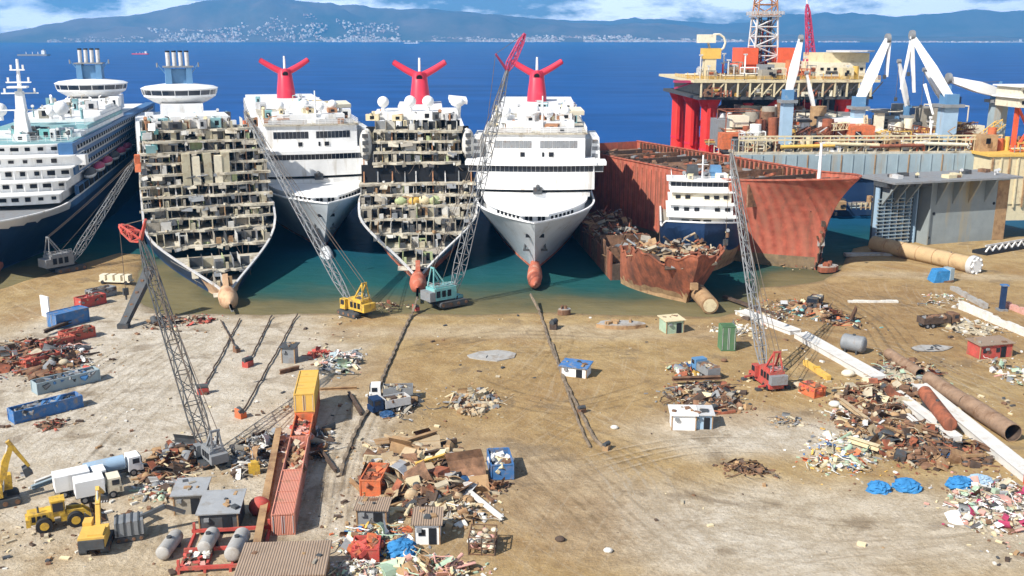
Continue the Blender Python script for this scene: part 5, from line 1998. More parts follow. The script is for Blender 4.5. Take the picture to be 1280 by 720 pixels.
far_ship(176, 68, 62, 'rig_red', 'distant small red cargo ship on the open sea')
far_ship(515, 54.4, 160, 'white_clean', 'distant pale ship close under the far shore in the middle')
far_ship(1043, 51.6, 150, 'white_clean', 'distant white ship under the far shore beside the white crane tips', .2)
far_ship(1268, 53.4, 230, 'steel_pale', 'distant long pale ship at the far right edge of the bay')
# ------------------------------------------------------------------ lattice boom cranes
def tracks(par, w, l, h, m='steel_dark'):
    for sd in (-1, 1):
        mb = MB()
        n = 8
        prof = [(-l / 2 + h / 2 + h / 2 * math.cos(a), h / 2 + h / 2 * math.sin(a)) for a in [math.pi / 2 + math.pi * k / n for k in range(n + 1)]]
        prof += [(l / 2 - h / 2 + h / 2 * math.cos(a), h / 2 + h / 2 * math.sin(a)) for a in [-math.pi / 2 + math.pi * k / n for k in range(n + 1)]]
        x0, x1 = sorted((sd * w / 2, sd * (w / 2 - w * .27)))
        vs = [(x0, y, z) for y, z in prof] + [(x1, y, z) for y, z in prof]
        k = len(prof)
        mb.add(vs, [(i, (i + 1) % k, k + (i + 1) % k, k + i) for i in range(k)] + [list(range(k))[::-1], list(range(k, 2 * k))], m)
        for q in range(4):
            y = lerp(-l / 2 + h / 2, l / 2 - h / 2, q / 3)
            mb.tube((sd * (w / 2 + .06), y, h / 2), (sd * (w / 2 - .1), y, h / 2), h * .3, 'rust', n=8)
        mb.build('track', par)

def crawler(label, base, tip, house, boom, jib=None, jibm='rig_red', w=1.6, sc=1.0, mast=True, truck=False, hook=8, glass=True):
    """base on the ground, tip in space: the boom is pinned to the front of the upper works"""
    b, t = Vector(base), Vector(tip)
    dx, dy = t.x - b.x, t.y - b.y
    rz = math.atan2(dy, dx) - math.pi / 2
    hd = math.hypot(dx, dy)
    r = T('crane', label, 'crane', b, rz, 'lattice boom cranes working in the yard')
    k = sc
    if truck:
        mb = MB()
        mb.box((0, 0, 1.0 * k), (2.9 * k, 9 * k, .9 * k), house)
        mb.build('chassis', r)
        for y in (-3.4, -2, 2.2, 3.6):
            for sd in (-1, 1):
                part('wheel', r, lambda m_: m_.tube((sd * 1.5 * k, y * k, .55 * k), (sd * 1.0 * k, y * k, .55 * k), .55 * k, 'tyre', n=12))
        for y in (-3, 3):
            for sd in (-1, 1):
                part('outrigger', r, lambda m_: (m_.bar((sd * k, y * k, .9 * k), (sd * 3 * k, y * k, .7 * k), .3, .3, house), m_.box((sd * 3 * k, y * k, .2), (.9, .9, .4), 'steel_dark')))
    else:
        tracks(r, 4.6 * k, 6.2 * k, 1.1 * k)
        part('carbody', r, lambda m_: m_.box((0, 0, .95 * k), (2.6 * k, 2.8 * k, .8 * k), 'steel_dark'))
    z = 1.45 * k
    mb = MB()
    mb.box((.2 * k, -1.6 * k, z + 1.15 * k), (3.0 * k, 4.8 * k, 2.3 * k), house)
    mb.box((.2 * k, -1.6 * k, z + 2.4 * k), (2.6 * k, 4.0 * k, .3 * k), house)
    for q in range(3):
        mb.box((1.74 * k, (-3.2 + q * 1.2) * k, z + 1.2 * k), (.1, .8 * k, 1.2 * k), 'void')
        mb.box((-1.34 * k, (-3.2 + q * 1.2) * k, z + 1.2 * k), (.1, .8 * k, 1.2 * k), 'void')
    up = mb.build('machinery_house', r)
    part('counterweight', r, lambda m_: m_.box((.2 * k, -4.5 * k, z + .9 * k), (3.3 * k, 1.2 * k, 1.7 * k), 'steel_grey' if house != 'yellow' else 'yellow'))
    mb = MB()
    mb.box((-1.5 * k, 1.3 * k, z + 1.1 * k), (1.2 * k, 1.7 * k, 2.2 * k), house)
    c = mb.build('cab', r)
    if glass:
        part('window', c, lambda m_: m_.box((-1.5 * k, 2.17 * k, z + 1.5 * k), (1.0 * k, .08, 1.0 * k), 'glass_dark'))
        part('window', c, lambda m_: m_.box((-2.12 * k, 1.3 * k, z + 1.5 * k), (.08, 1.2 * k, 1.0 * k), 'glass_dark'))
    foot = Vector((.2 * k, 1.1 * k, z + .4))
    lt = Vector((0, hd, t.z - b.z))
    mb = MB()
    seg = max(8, int((lt - foot).length / 2.3))
    mb.lattice(foot, lt, w, w * .6, boom, seg, .11, .065)
    bm = mb.build('boom', r)
    mb = MB()
    top = Vector((.2 * k, -3.4 * k, z + 6.0 * k))
    rb = MB()
    rails(rb, [(1.5 * k, .6 * k), (1.5 * k, -3.8 * k), (-1.1 * k, -3.8 * k)], z + 2.3 * k, .9 * k, 'steel_pale', .035, 1.2)
    rb.tube((1.0 * k, -2.6 * k, z + 2.4 * k), (1.0 * k, -2.6 * k, z + 3.7 * k), .1, 'rust_dark', n=6)
    rb.box((-.3 * k, -2.4 * k, z + 2.7 * k), (.9 * k, 1.2 * k, .4 * k), 'steel_dark')
    rb.build('railing', r)
    for sd in (-1, 1):
        mb.bar((sd * 1.0 * k + .2, -1.0 * k, z + 2.3 * k), top + Vector((sd * .5, 0, 0)), .28, .28, house)
        mb.bar((sd * 1.0 * k + .2, -3.9 * k, z + 2.3 * k), top + Vector((sd * .5, 0, 0)), .22, .22, house)
    mb.bar(top + Vector((-.7, 0, 0)), top + Vector((.7, 0, 0)), .3, .3, house)
    mb.build('gantry', r)
    mb = MB()
    for sd in (-.4, .4):
        mb.wire([top + Vector((sd, 0, 0)), lt + Vector((sd, 0, .3))], .06, 'cable', .5)
    mb.wire([Vector((.2, -2, z + 2.4 * k)), lt + Vector((0, 0, .5))], .05, 'cable', .8)
    mb.build('pendant_cable', r)
    end = lt
    if jib:
        j = Vector(jib) - b
        j = Matrix.Rotation(-rz, 3, 'Z') @ j
        mb = MB()
        mb.lattice(lt, j, w * .75, w * .4, jibm, max(4, int((j - lt).length / 1.8)), .16, .1)
        mb.build('jib', r)
        mb = MB()
        d = (lt - foot).normalized()
        st = lt + Vector((0, -3.2, 3.6))
        mb.bar(lt, st, .5, .5, jibm, .3, .3)
        mb.wire([st, j], .06, 'cable')
        mb.wire([st, foot.lerp(lt, .5)], .06, 'cable')
        mb.build('jib_strut', r)
        end = j
    if hook:
        mb = MB()
        mb.wire([end + Vector((0, .4, 0)), end + Vector((0, .4, -hook))], .05, 'cable')
        mb.build('hoist_cable', r)
        mb = MB()
        mb.box(end + Vector((0, .4, -hook - .5)), (.8, .5, 1.1), 'steel_dark')
        mb.tube(end + Vector((0, .4, -hook - 1)), end + Vector((0, .4, -hook - 1.8)), .16, 'steel_dark', n=6)
        mb.build('hook_block', r)
    return r

crawler('grey crawler crane with a long lattice boom and red jib behind the grey roofed sheds', P(262, 578), Q(176, 300, 147), 'steel_grey', 'steel_dark', Q(150, 282, 150), 'red_paint', 2.2, .74, hook=10)
crawler('small yellow crawler crane at the water edge with a long thin boom', P(443, 393), Q(306, 140, 232), 'yellow', 'steel_grey', None, w=1.5, sc=1.0, hook=12)
crawler('pale teal crawler crane in front of the cut open bow, red tip on its boom', P(560, 380), Q(634, 88, 226), 'teal_paint', 'steel_grey', Q(656, 42, 228), 'magenta', 2.2, 1.2, hook=0)
crawler('red wheeled crane with a grey lattice boom beside the fallen white girder', P(957, 480), Q(914, 192, 181), 'red_paint', 'steel_grey', None, w=1.5, sc=.9, truck=True, hook=16)
crawler('grey crawler crane parked under the dark blue hull at the left', P(84, 338), Q(172, 196, 267), 'steel_grey', 'steel_grey', None, w=1.8, sc=1.25, hook=9)
# boom head sheave in yellow on the red crane
# ------------------------------------------------------------------ chains and cables laid across the yard
def laid(name, label, cat, pts, r, m, z=.25, group=None, blocks=()):
    o = P(*pts[0])
    q = []
    for i, p in enumerate(pts):
        v = P(p[0], p[1], p[2] if len(p) > 2 else 0)
        q.append(Vector((v.x - o.x, v.y - o.y, v.z + (z if len(p) < 3 else 0))))
    mb = MB()
    fine = [q[0]]
    for a, b in zip(q[:-1], q[1:]):
        n = max(1, int((b - a).length / 1.6))
        for i in range(1, n + 1):
            c = a.lerp(b, i / n)
            if abs(c.z - z) < .3:
                c += Vector((U(-.12, .12), U(-.12, .12), U(-.05, .05)))
            fine.append(c)
    for i, (a, b) in enumerate(zip(fine[:-1], fine[1:])):
        if m == 'chain':
            mb.box((a + b) / 2, ((b - a).length * 1.05, r * 2.2, r * 1.2), m, math.atan2(b.y - a.y, b.x - a.x), 0 if i % 2 else R(70), -math.asin(max(-1, min(1, (b - a).normalized().z))))
        else:
            mb.tube(a, b, r, m, n=6)
    t = mb.build(name, None, (o.x, o.y, 0))
    tag(t, label, cat, group)
    return t

laid('anchor_chain', 'heavy anchor chain running inland from the orange bulb of the cut open bow', 'chain', [(521, 372, 2.5), (516, 392), (498, 428), (480, 470), (462, 510), (440, 550), (425, 596)], .24, 'chain')
laid('anchor_chain', 'heavy anchor chain running inland from the white ship beside the rust red tanker', 'chain', [(663, 368, 2), (674, 390), (686, 428), (706, 478), (724, 515), (744, 552), (756, 562)], .22, 'chain')
laid('anchor_chain', 'second chain lying just left of the one from the white ship', 'chain', [(690, 430), (702, 470), (714, 506), (730, 548), (738, 560)], .17, 'chain')
for k, (a, b, lab) in enumerate((((300, 400), (252, 492), 'rusty tow cable from the scraped beige bulb to a red block'), ((372, 394), (302, 520), 'longest rusty tow cable, slanting past the grey crane boom'), ((340, 396), (310, 456), 'short rusty tow cable ending at a dark red block'), ((276, 402), (296, 438), 'short tow cable near the red scraps on the waterline'))):
    laid('tow_cable', lab, 'cable', [a, b], .15, 'rust_dark', .3, 'tow cables from the beached bows')

def block(p, s, m, label):
    mb = MB()
    mb.box((0, 0, s * .3), (s, s * .7, s * .6), m, .3)
    mb.tube((-s * .5, 0, s * .75), (s * .5, 0, s * .75), s * .28, 'steel_dark', n=10)
    mb.box((0, s * .25, s * .7), (s * .9, .15, s * .5), m, .3)
    tag(mb.build('winch_block', None, P(*p), U(0, 3)), label, 'winch', 'cable blocks standing in the yard')
block((254, 492), 1.7, 'red_paint', 'dark red cable block by the long grey crane boom')
block((310, 458), 1.8, 'red_paint', 'dark red cable block at the end of the short cable')
block((301, 522), 1.6, 'orange', 'orange cable block at the foot of the longest cable')
block((296, 440), 1.3, 'rust', 'brown cable block near the waterline behind the grey drum')
block((758, 562), 1.2, 'rust_tan', 'tan cable block where the chain ends in open sand')
block((727, 516), 1.2, 'rust', 'brown block half way along the chain')
block((692, 411), 2.0, 'rust_dark', 'dark block on the chain close to the water')
block((520, 388), 1.4, 'red_paint', 'small red block below the orange bulb')

# ------------------------------------------------------------------ containers, bins, tanks, sheds
def container(p, rz, L_, W, H, m, label, open_top=False, z=0, group=None, fill=None, name='container', cat='container'):
    p = Vector(p)
    r = T(name, label, cat, (p.x, p.y, z), rz, group)
    t = .12
    mb = MB()
    if open_top:
        mb.bb(-W / 2, W / 2, 0, L_, .1, .3, m)
        for x in (-W / 2, W / 2 - t):
            mb.bb(x, x + t, 0, L_, .3, H, m)
        mb.bb(-W / 2 + t, W / 2 - t, 0, t, .3, H, m)
        mb.bb(-W / 2 + t, W / 2 - t, L_ - t, L_, .3, H, m)
    else:
        mb.bb(-W / 2 + .04, W / 2 - .04, .04, L_ - .04, .1, H - .05, m)
    mb.build('body', r)
    mb = MB()
    for x in (-W / 2, W / 2):
        for y in (0, L_):
            mb.box((x, y, H / 2 + .02), (.18, .18, H), m)
        for z_ in (.14, H):
            mb.box((x, L_ / 2, z_), (.16, L_ - .18, .16), m)
    for y in (0, L_):
        for z_ in (.14, H):
            mb.box((0, y, z_), (W - .18, .16, .16), m)
    mb.build('frame', r)
    if not open_top:
        for sd in (-1, 1):
            mb = MB()
            mb.box((sd * W / 4, -.03, H / 2), (W / 2 - .16, .1, H - .4), m)
            for q in (-.2, .2):
                mb.tube((sd * W / 4 + q * W, -.1, .3), (sd * W / 4 + q * W, -.1, H - .2), .04, 'steel_pale', n=5)
            mb.build('door', r)
        for q in range(1, 4):
            part('roof_seam', r, lambda m_: m_.box((0, L_ * q / 4, H + .0), (W - .1, .09, .06), m))
    if fill:
        mb = MB()
        rnd = random.Random(int(p.x * 100))
        for _ in range(60):
            s_ = rnd.uniform(.3, 1.1)
            mb.box((rnd.uniform(-.42, .42) * W, rnd.uniform(.06, .94) * L_, H * .62 + rnd.random() * .5), (s_ * 1.5, s_, s_ * .5), rnd.choice(fill), rnd.uniform(0, 3), rnd.uniform(-.6, .6), rnd.uniform(-.6, .6))
        o = mb.build('load', r)
        o['kind'] = 'stuff'
    return r

p0, p1 = P(355, 669), P(388, 508)
rdir = (p1 - p0).normalized()
rowrz = math.atan2(rdir.y, rdir.x) - math.pi / 2
off = 0
G = 'containers standing end to end in one row'
for L_, W, H, m, lab, op_, fl in ((12.6, 2.6, 2.75, 'container_pink', 'faded pink red container with a closed roof, nearest in the row', False, None),
                                  (11.2, 2.55, 2.7, 'container_pink', 'rusty open topped container behind the closed pink one', True, ['rust', 'rust_tan', 'rubble_tan', 'pink_junk', 'rust_orange']),
                                  (8.6, 2.6, 2.7, 'orange', 'orange red open topped container between the rusty and the yellow ones', True, ['rust', 'orange', 'rust_dark', 'red_paint', 'pink_junk']),
                                  (11.2, 2.8, 2.8, 'orange', 'dull orange closed container under the yellow one', False, None)):
    container(p0 + rdir * off, rowrz, L_, W, H, m, lab, op_, 0, G, fl)
    off += L_ + .25

container(p0 + rdir * (off - 11.2), rowrz, 11.0, 2.9, 2.9, 'yellow_flat', 'long yellow container stacked on top at the far end of the row', False, 2.87, G)
# dark girder beside the row
a, b = P(318, 716), P(349, 548)
d = b - a
r = T('steel_girder', 'long dark steel girder lying along the left of the container row', 'girder', a, math.atan2(d.y, d.x) - math.pi / 2)
pbox('web', r, -.15, .15, 0, d.length, .1, 1.5, 'steel_dark')
pbox('flange', r, -.45, .45, 0, d.length, 1.5, 1.62, 'rust_tan')
pbox('flange', r, -.45, .45, 0, d.length, 0, .1, 'rust_tan')

def shed(p, rz, sx, sy, h, wall, roof, label, door=True, over=.35, slope=.06, win=0, name='shed', cat='shed'):
    r = T(name, label, cat, p, rz)
    pbox('wall', r, -sx / 2, sx / 2, -sy / 2, sy / 2, 0, h, wall)
    rn = random.Random(int(sx * 100 + h * 10 + p[0] * 7))
    if sx > 1 and sy > 1:
        mb = MB()
        for q in range(5):
            a_ = rn.uniform(.3, 1.0)
            mb.box((rn.uniform(-.45, .45) * sx, rn.uniform(-.4, .4) * sy, h + .26 + slope * sy / 2), (a_, a_ * rn.uniform(.3, 1), rn.uniform(.08, .3)), rn.choice(['rust', 'steel_dark', 'cabin_grey', 'rust_tan']), rn.uniform(0, 3))
        mb.build('roof_clutter', r)['kind'] = 'stuff'
        for sx_ in (-1, 1):
            part('corner_post', r, lambda m_: m_.box((sx_ * sx / 2, -sy / 2, h / 2), (.16, .16, h), 'rust_tan'))
        part('vent_box', r, lambda m_: m_.box((-sx * .3, -sy / 2 - .2, h * .75), (.6, .4, .4), 'steel_grey'))
    mb = MB()
    mb.box((0, 0, h + .12 + slope * sy / 2), (sx + over * 2, sy + over * 2, .16), roof, rx=slope)
    mb.build('roof', r)
    if door:
        mb = MB()
        mb.box((sx * .22, -sy / 2 - .03, h * .42), (min(1.1, sx * .3), .1, h * .8), 'void')
        mb.build('door', r)
    for k in range(win):
        x = lerp(-sx * .36, sx * .05, k / max(1, win - 1)) if win > 1 else -sx * .2
        part('window', r, lambda m_: m_.box((x, -sy / 2 - .03, h * .6), (.8, .1, .8), 'glass_dark'))
    return r

rz_y = rowrz * .9
shed(P(241, 634), rz_y, 3.6, 4.0, 2.6, 'cabin_grey', 'roof_grey', 'smaller shed with a flat pale grey roof in the yard')
shed(P(279, 655), rz_y, 4.5, 5.2, 2.7, 'steel_dark', 'roof_grey', 'larger shed with a flat grey roof beside the container row')
shed(P(357, 728, 0), rz_y - .05, 9, 6.0, 2.6, 'rust_tan', 'roof_brown', 'low building with a wide brown sheet roof at the bottom edge', name='building', cat='building')
shed(P(535, 672), .02, 3.0, 3.4, 2.6, 'white_clean', 'roof_brown', 'small bright white cabin with a tan roof beside the plate heap', win=1)
shed(P(467, 650), -.05, 3.6, 2.6, 2.0, 'steel_grey', 'roof_brown', 'low tan roofed hut below the orange container')
shed(P(853, 533), -.05, 3.6, 3.2, 2.4, 'white_clean', 'white_paint', 'plain white cabin, left of the pair by the rusty scrap field', door=False)
shed(P(876, 532), -.05, 3.0, 3.0, 2.3, 'pedestal_blue', 'steel_pale', 'pale blue cabin with a dark doorway, right of the pair by the rusty scrap field')
shed(P(1236, 444), .25, 7.0, 3.6, 2.6, 'red_paint', 'roof_brown', 'bright red site cabin with pale windows', win=2)
shed(P(839, 414), .3, 3.8, 3.4, 2.6, 'green_pale', 'cream', 'small pale green hut close to the rusty bow section')
shed(P(720, 468), -.35, 4.6, 3.2, 1.8, 'white_paint', 'blue_paint', 'low hut with a blue roof near the anchor chain')
shed(P(363, 452), -.1, 2.4, 2.2, 3.0, 'steel_grey', 'steel_dark', 'tall dark grey steel box beyond the yellow containers', door=False)
container(P(910, 439), .04, 2.6, 2.6, 4.8, 'container_green', 'upright dark green container standing by the white rubble', name='container')
container(P(1024, 497), .5, 3.4, 2.4, 1.7, 'orange', 'orange red open skip beside the long white girder', True, 0, None, ['orange', 'red_paint', 'rust'], 'skip', 'skip')
container(P(463, 622), -.1, 5.4, 2.6, 2.4, 'orange', 'orange rusty open container next to the plate heap', True, 0, None, ['rust_orange', 'orange', 'rust'], 'container')
container(P(628, 600), .12, 5.6, 3.0, 2.2, 'container_blue', 'blue open skip loaded with pale scrap in open sand', True, 0, None, ['steel_pale', 'white_paint', 'cream', 'rust', 'steel_grey'], 'skip', 'skip')
container(P(66, 410), -.62, 7.2, 3.4, 3.0, 'container_blue', 'blue and white container near the shore at the left', False)
p = P(66, 410)
shed(P(58, 396), -.62, 3.0, .3, 4.4, 'white_clean', 'white_clean', 'white panel standing at the end of the blue container', door=False, over=.02, name='panel', cat='panel')
container(P(98, 385), -.62, 6, 2.6, 2.2, 'red_paint', 'dark red open skip behind the blue container at the left', True, 0, None, ['rust', 'rust_dark', 'red_paint', 'steel_grey'], 'skip', 'skip')
container(P(112, 374), -.62, 6, 2.8, 2.0, 'steel_grey', 'grey open skip of scrap behind the dark red one', True, 0, None, ['steel_grey', 'rust_dark', 'cabin_grey'], 'skip', 'skip')
for (x, y), m, lab in (((15, 528), 'blue_paint', 'nearest long blue trough at the left edge'), ((44, 492), 'wall_bluegrey', 'second long blue grey trough at the left edge')):
    container(P(x, y), -.78, 10.5, 2.6, 2.0, m, lab, True, 0, 'long troughs at the left edge', ['steel_dark', 'steel_grey', 'hull_blue'], 'trough', 'trough')
for (x, y), lab in (((52, 440), 'dark red container lying at the edge of the rusty heap'), ((78, 428), 'dark red container at the upper end of the rusty heap'), ((30, 462), 'rusty red container low in the rusty heap at the left')):
    container(P(x, y), -.7, 6.2, 2.4, 2.0, 'container_red', lab, True, 0, 'dark red open containers at the left', ['rust', 'rust_dark', 'container_red'])

def tank(p, rz, L_, rad, m, label, zc=None, name='tank', cat='tank'):
    r = T(name, label, cat, p, rz)
    zc = zc or rad + .15
    mb = MB()
    mb.tube((0, -L_ / 2, zc), (0, L_ / 2, zc), rad, m, n=20)
    mb.sph((0, -L_ / 2, zc), rad, m, 1, .35, 1, 16, 8)
    mb.sph((0, L_ / 2, zc), rad, m, 1, .35, 1, 16, 8)
    mb.build('shell', r)
    for y in (-.3, .3):
        part('saddle', r, lambda m_: m_.box((0, y * L_, (zc - rad * .6) / 2), (rad * 1.8, .3, zc - rad * .6), 'steel_dark'))
    part('hatch', r, lambda m_: m_.tube((0, 0, zc + rad * .9), (0, 0, zc + rad + .2), .3, 'steel_dark', n=10))
    return r

tank(P(213, 690), rz_y - .15, 4.2, .85, 'tank_grey', 'pale grey tank lying alone left of the red frame')
tank(P(262, 688), rz_y - .1, 3.4, .85, 'tank_grey', 'grey tank in the red frame, left of the two', .0 + 1.3)
tank(P(298, 694), rz_y - .1, 4.6, .95, 'tank_grey', 'grey tank in the red frame, right of the two', 1.4)
a, b = P(228, 716), P(318, 716)
r = T('red_rack', 'low red steel frame with scrap in it, holding the two grey tanks', 'frame', P(272, 716), rz_y)
for x in (-4.2, -1.4, 1.4, 4.6):
    pbox('beam', r, x - .14, x + .14, 0, 9.2, .0, .45, 'red_paint')
for y in (.2, 4.4, 9.0):
    pbox('beam', r, -4.5, 5.0, y - .14, y + .14, .46, .86, 'red_paint')
for x, y in ((-4.2, .2), (4.6, .2), (-4.2, 9), (4.6, 9)):
    pbox('post', r, x - .15, x + .15, y - .15, y + .15, .87, 1.7, 'red_paint')
mb = MB()
for _ in range(40):
    s_ = U(.2, .7)
    mb.box((U(-4, -1.5), U(.6, 4), .3 + U(0, .5)), (s_, s_ * 1.4, s_ * .6), random.choice(['rust', 'pink_junk', 'red_paint', 'rubble_white', 'rust_dark']), U(0, 3), U(-.5, .5))
mb.build('loose_scrap', r)['kind'] = 'stuff'
mb = MB()
mb.sph((0, 0, 1.0), 1.25, 'red_paint', 1.1, 1, 1, 12, 8)
mb.box((0, 0, .3), (1.6, 1.4, .6), 'rust')
tag(mb.build('drum', None, P(325, 642)), 'bright red rounded tank end beside the dark girder', 'drum')
mb = MB()
mb.box((0, 0, .7), (1.5, 1.2, 1.4), 'yellow')
mb.box((.1, -.1, 1.6), (1.0, .9, .5), 'yellow')
mb.tube((.5, 0, 1.5), (.5, 0, 2.4), .12, 'steel_dark')
tag(mb.build('generator', None, P(318, 592), .3), 'small bright yellow generator among grey junk', 'generator')

# ------------------------------------------------------------------ machines
def wheel(par, x, y, rad, w, rim):
    mb = MB()
    mb.tube((x - w / 2, y, rad), (x + w / 2, y, rad), rad, 'tyre', n=18)
    o = mb.build('wheel', par)
    mb = MB()
    mb.tube((x - w / 2 - .04, y, rad), (x + w / 2 + .04, y, rad), rad * .55, rim, n=14)
    mb.build('rim', o)

def excavator(p, rz, label, m, elbow, tip, scale=1.0, grapple=False):
    r = T('excavator', label, 'excavator', p, rz)
    k = scale
    tracks(r, 3.2 * k, 4.6 * k, .95 * k)
    part('carbody', r, lambda m_: m_.box((0, 0, .9 * k), (1.6 * k, 1.8 * k, .6 * k), 'steel_dark'))
    mb = MB()
    mb.box((0, -1.2 * k, 1.85 * k), (2.9 * k, 3.4 * k, 1.3 * k), m)
    mb.box((0, -2.9 * k, 1.7 * k), (2.8 * k, .6 * k, 1.1 * k), 'steel_dark')
    mb.box((.4 * k, -1.6 * k, 2.6 * k), (1.7 * k, 2.0 * k, .3 * k), m)
    mb.build('body', r)
    mb = MB()
    mb.box((-.95 * k, .9 * k, 2.1 * k), (1.0 * k, 1.5 * k, 1.7 * k), m)
    c = mb.build('cab', r)
    part('window', c, lambda m_: m_.box((-.95 * k, 1.67 * k, 2.35 * k), (.85 * k, .06, 1.0 * k), 'glass_dark'))
    part('window', c, lambda m_: m_.box((-1.47 * k, .9 * k, 2.4 * k), (.06, 1.2 * k, .8 * k), 'glass_dark'))
    a = Vector((.2 * k, .4 * k, 1.7 * k))
    e, t = Vector(elbow) * k, Vector(tip) * k
    mid = a.lerp(e, .5) + Vector((0, 0, .7 * k))
    mb = MB()
    mb.bar(a, mid, .55 * k, .6 * k, m, .5 * k, .75 * k)
    mb.bar(mid, e, .5 * k, .75 * k, m, .4 * k, .45 * k)
    mb.tube(a + Vector((.3, .2, -.2)), mid, .12 * k, 'steel_pale', n=6)
    mb.build('boom', r)
    mb = MB()
    up = (e - t).normalized()
    mb.bar(e + up * .7 * k, t, .42 * k, .5 * k, m, .3 * k, .3 * k)
    mb.tube(mid + Vector((0, 0, .4)), e + up * .6, .1 * k, 'steel_pale', n=6)
    mb.build('stick', r)
    mb = MB()
    if grapple:
        mb.box(t - Vector((0, 0, .3 * k)), (.6 * k, .6 * k, .6 * k), 'steel_dark')
        for q in range(5):
            g = 2 * math.pi * q / 5
            d = Vector((math.cos(g), math.sin(g), 0))
            mb.bar(t + d * .2 - Vector((0, 0, .5)), t + d * .95 * k - Vector((0, 0, 1.1 * k)), .22, .22, 'steel_dark')
            mb.bar(t + d * .95 * k - Vector((0, 0, 1.1 * k)), t + d * .3 * k - Vector((0, 0, 2 * k)), .22, .22, 'steel_dark', .08, .08)
        mb.build('grapple', r)
    else:
        mb.box(t + Vector((0, -.3 * k, -.45 * k)), (1.2 * k, .9 * k, 1.0 * k), 'steel_dark', rx=.4, ty=.6)
        for q in range(4):
            mb.box(t + Vector(((-.45 + q * .3) * k, -.75 * k, -.8 * k)), (.12, .4 * k, .1), 'steel_pale')
        mb.build('bucket', r)
    return r

excavator(P(-2, 630), R(-58), 'bright yellow excavator at the left edge with its arm raised', 'yellow', (.2, 2.0, 6.6), (.2, 3.5, 3.8), 1.15)
excavator(P(122, 682), R(12), 'yellow material handler with a raised orange boom behind the wheel loader', 'yellow_flat', (.2, 2.6, 6.0), (.2, 5.0, 4.4), 1.0)
excavator(P(568, 379), R(150), 'small dark excavator half hidden beside the teal crane', 'teal_paint', (.2, 3, 3.4), (.2, 4.6, 1.6), .7)

def wheel_loader(p, rz, label):
    r = T('wheel_loader', label, 'wheel loader', p, rz)
    for y in (-1.9, 1.6):
        for sd in (-1, 1):
            wheel(r, sd * 1.25, y, .95, .75, 'yellow')
    mb = MB()
    mb.box((0, -2.2, 1.75), (1.9, 3.0, 1.3), 'yellow', ty=.92)
    mb.box((0, -3.6, 1.4), (2.1, .5, 1.0), 'yellow')
    mb.tube((.5, -2.4, 2.3), (.5, -2.4, 3.2), .12, 'steel_dark')
    for q in range(3):
        mb.box((.97, -3.0 + q * .6, 1.8), (.06, .4, .7), 'void')
        mb.box((-.97, -3.0 + q * .6, 1.8), (.06, .4, .7), 'void')
    mb.build('engine_body', r)
    mb = MB()
    mb.box((0, 1.3, 1.2), (1.5, 2.6, .9), 'yellow')
    mb.build('front_frame', r)
    mb = MB()
    mb.box((0, -.2, 2.5), (1.6, 1.5, 1.9), 'yellow')
    mb.box((0, -.2, 3.52), (1.75, 1.7, .16), 'yellow')
    c = mb.build('cab', r)
    part('window', c, lambda m_: m_.box((0, .57, 2.75), (1.4, .06, 1.1), 'glass_dark'))
    for sd in (-1, 1):
        part('window', c, lambda m_: m_.box((sd * .82, -.2, 2.75), (.06, 1.2, 1.1), 'glass_dark'))
    for sd in (-1, 1):
        part('lift_arm', r, lambda m_: (m_.bar((sd * .6, .7, 1.9), (sd * .6, 2.6, 1.7), .25, .45, 'yellow'), m_.bar((sd * .6, 2.6, 1.7), (sd * .7, 3.6, .7), .25, .4, 'yellow')))
    mb = MB()
    vs = [(-1.6, 3.4, .15), (-1.6, 3.4, 1.5), (-1.6, 4.9, .1), (1.6, 3.4, .15), (1.6, 3.4, 1.5), (1.6, 4.9, .1)]
    mb.add(vs, [(0, 1, 4, 3), (0, 3, 5, 2), (0, 2, 1), (3, 4, 5)], 'steel_dark')
    mb.add([(x, y + .12, z + .08) for x, y, z in vs], [(3, 4, 1, 0), (2, 5, 3, 0), (1, 2, 0), (5, 4, 3)], 'rust')
    mb.build('bucket', r)
    return r
wheel_loader(P(77, 656), R(-62), 'big yellow wheel loader with black tyres on the pale ground')

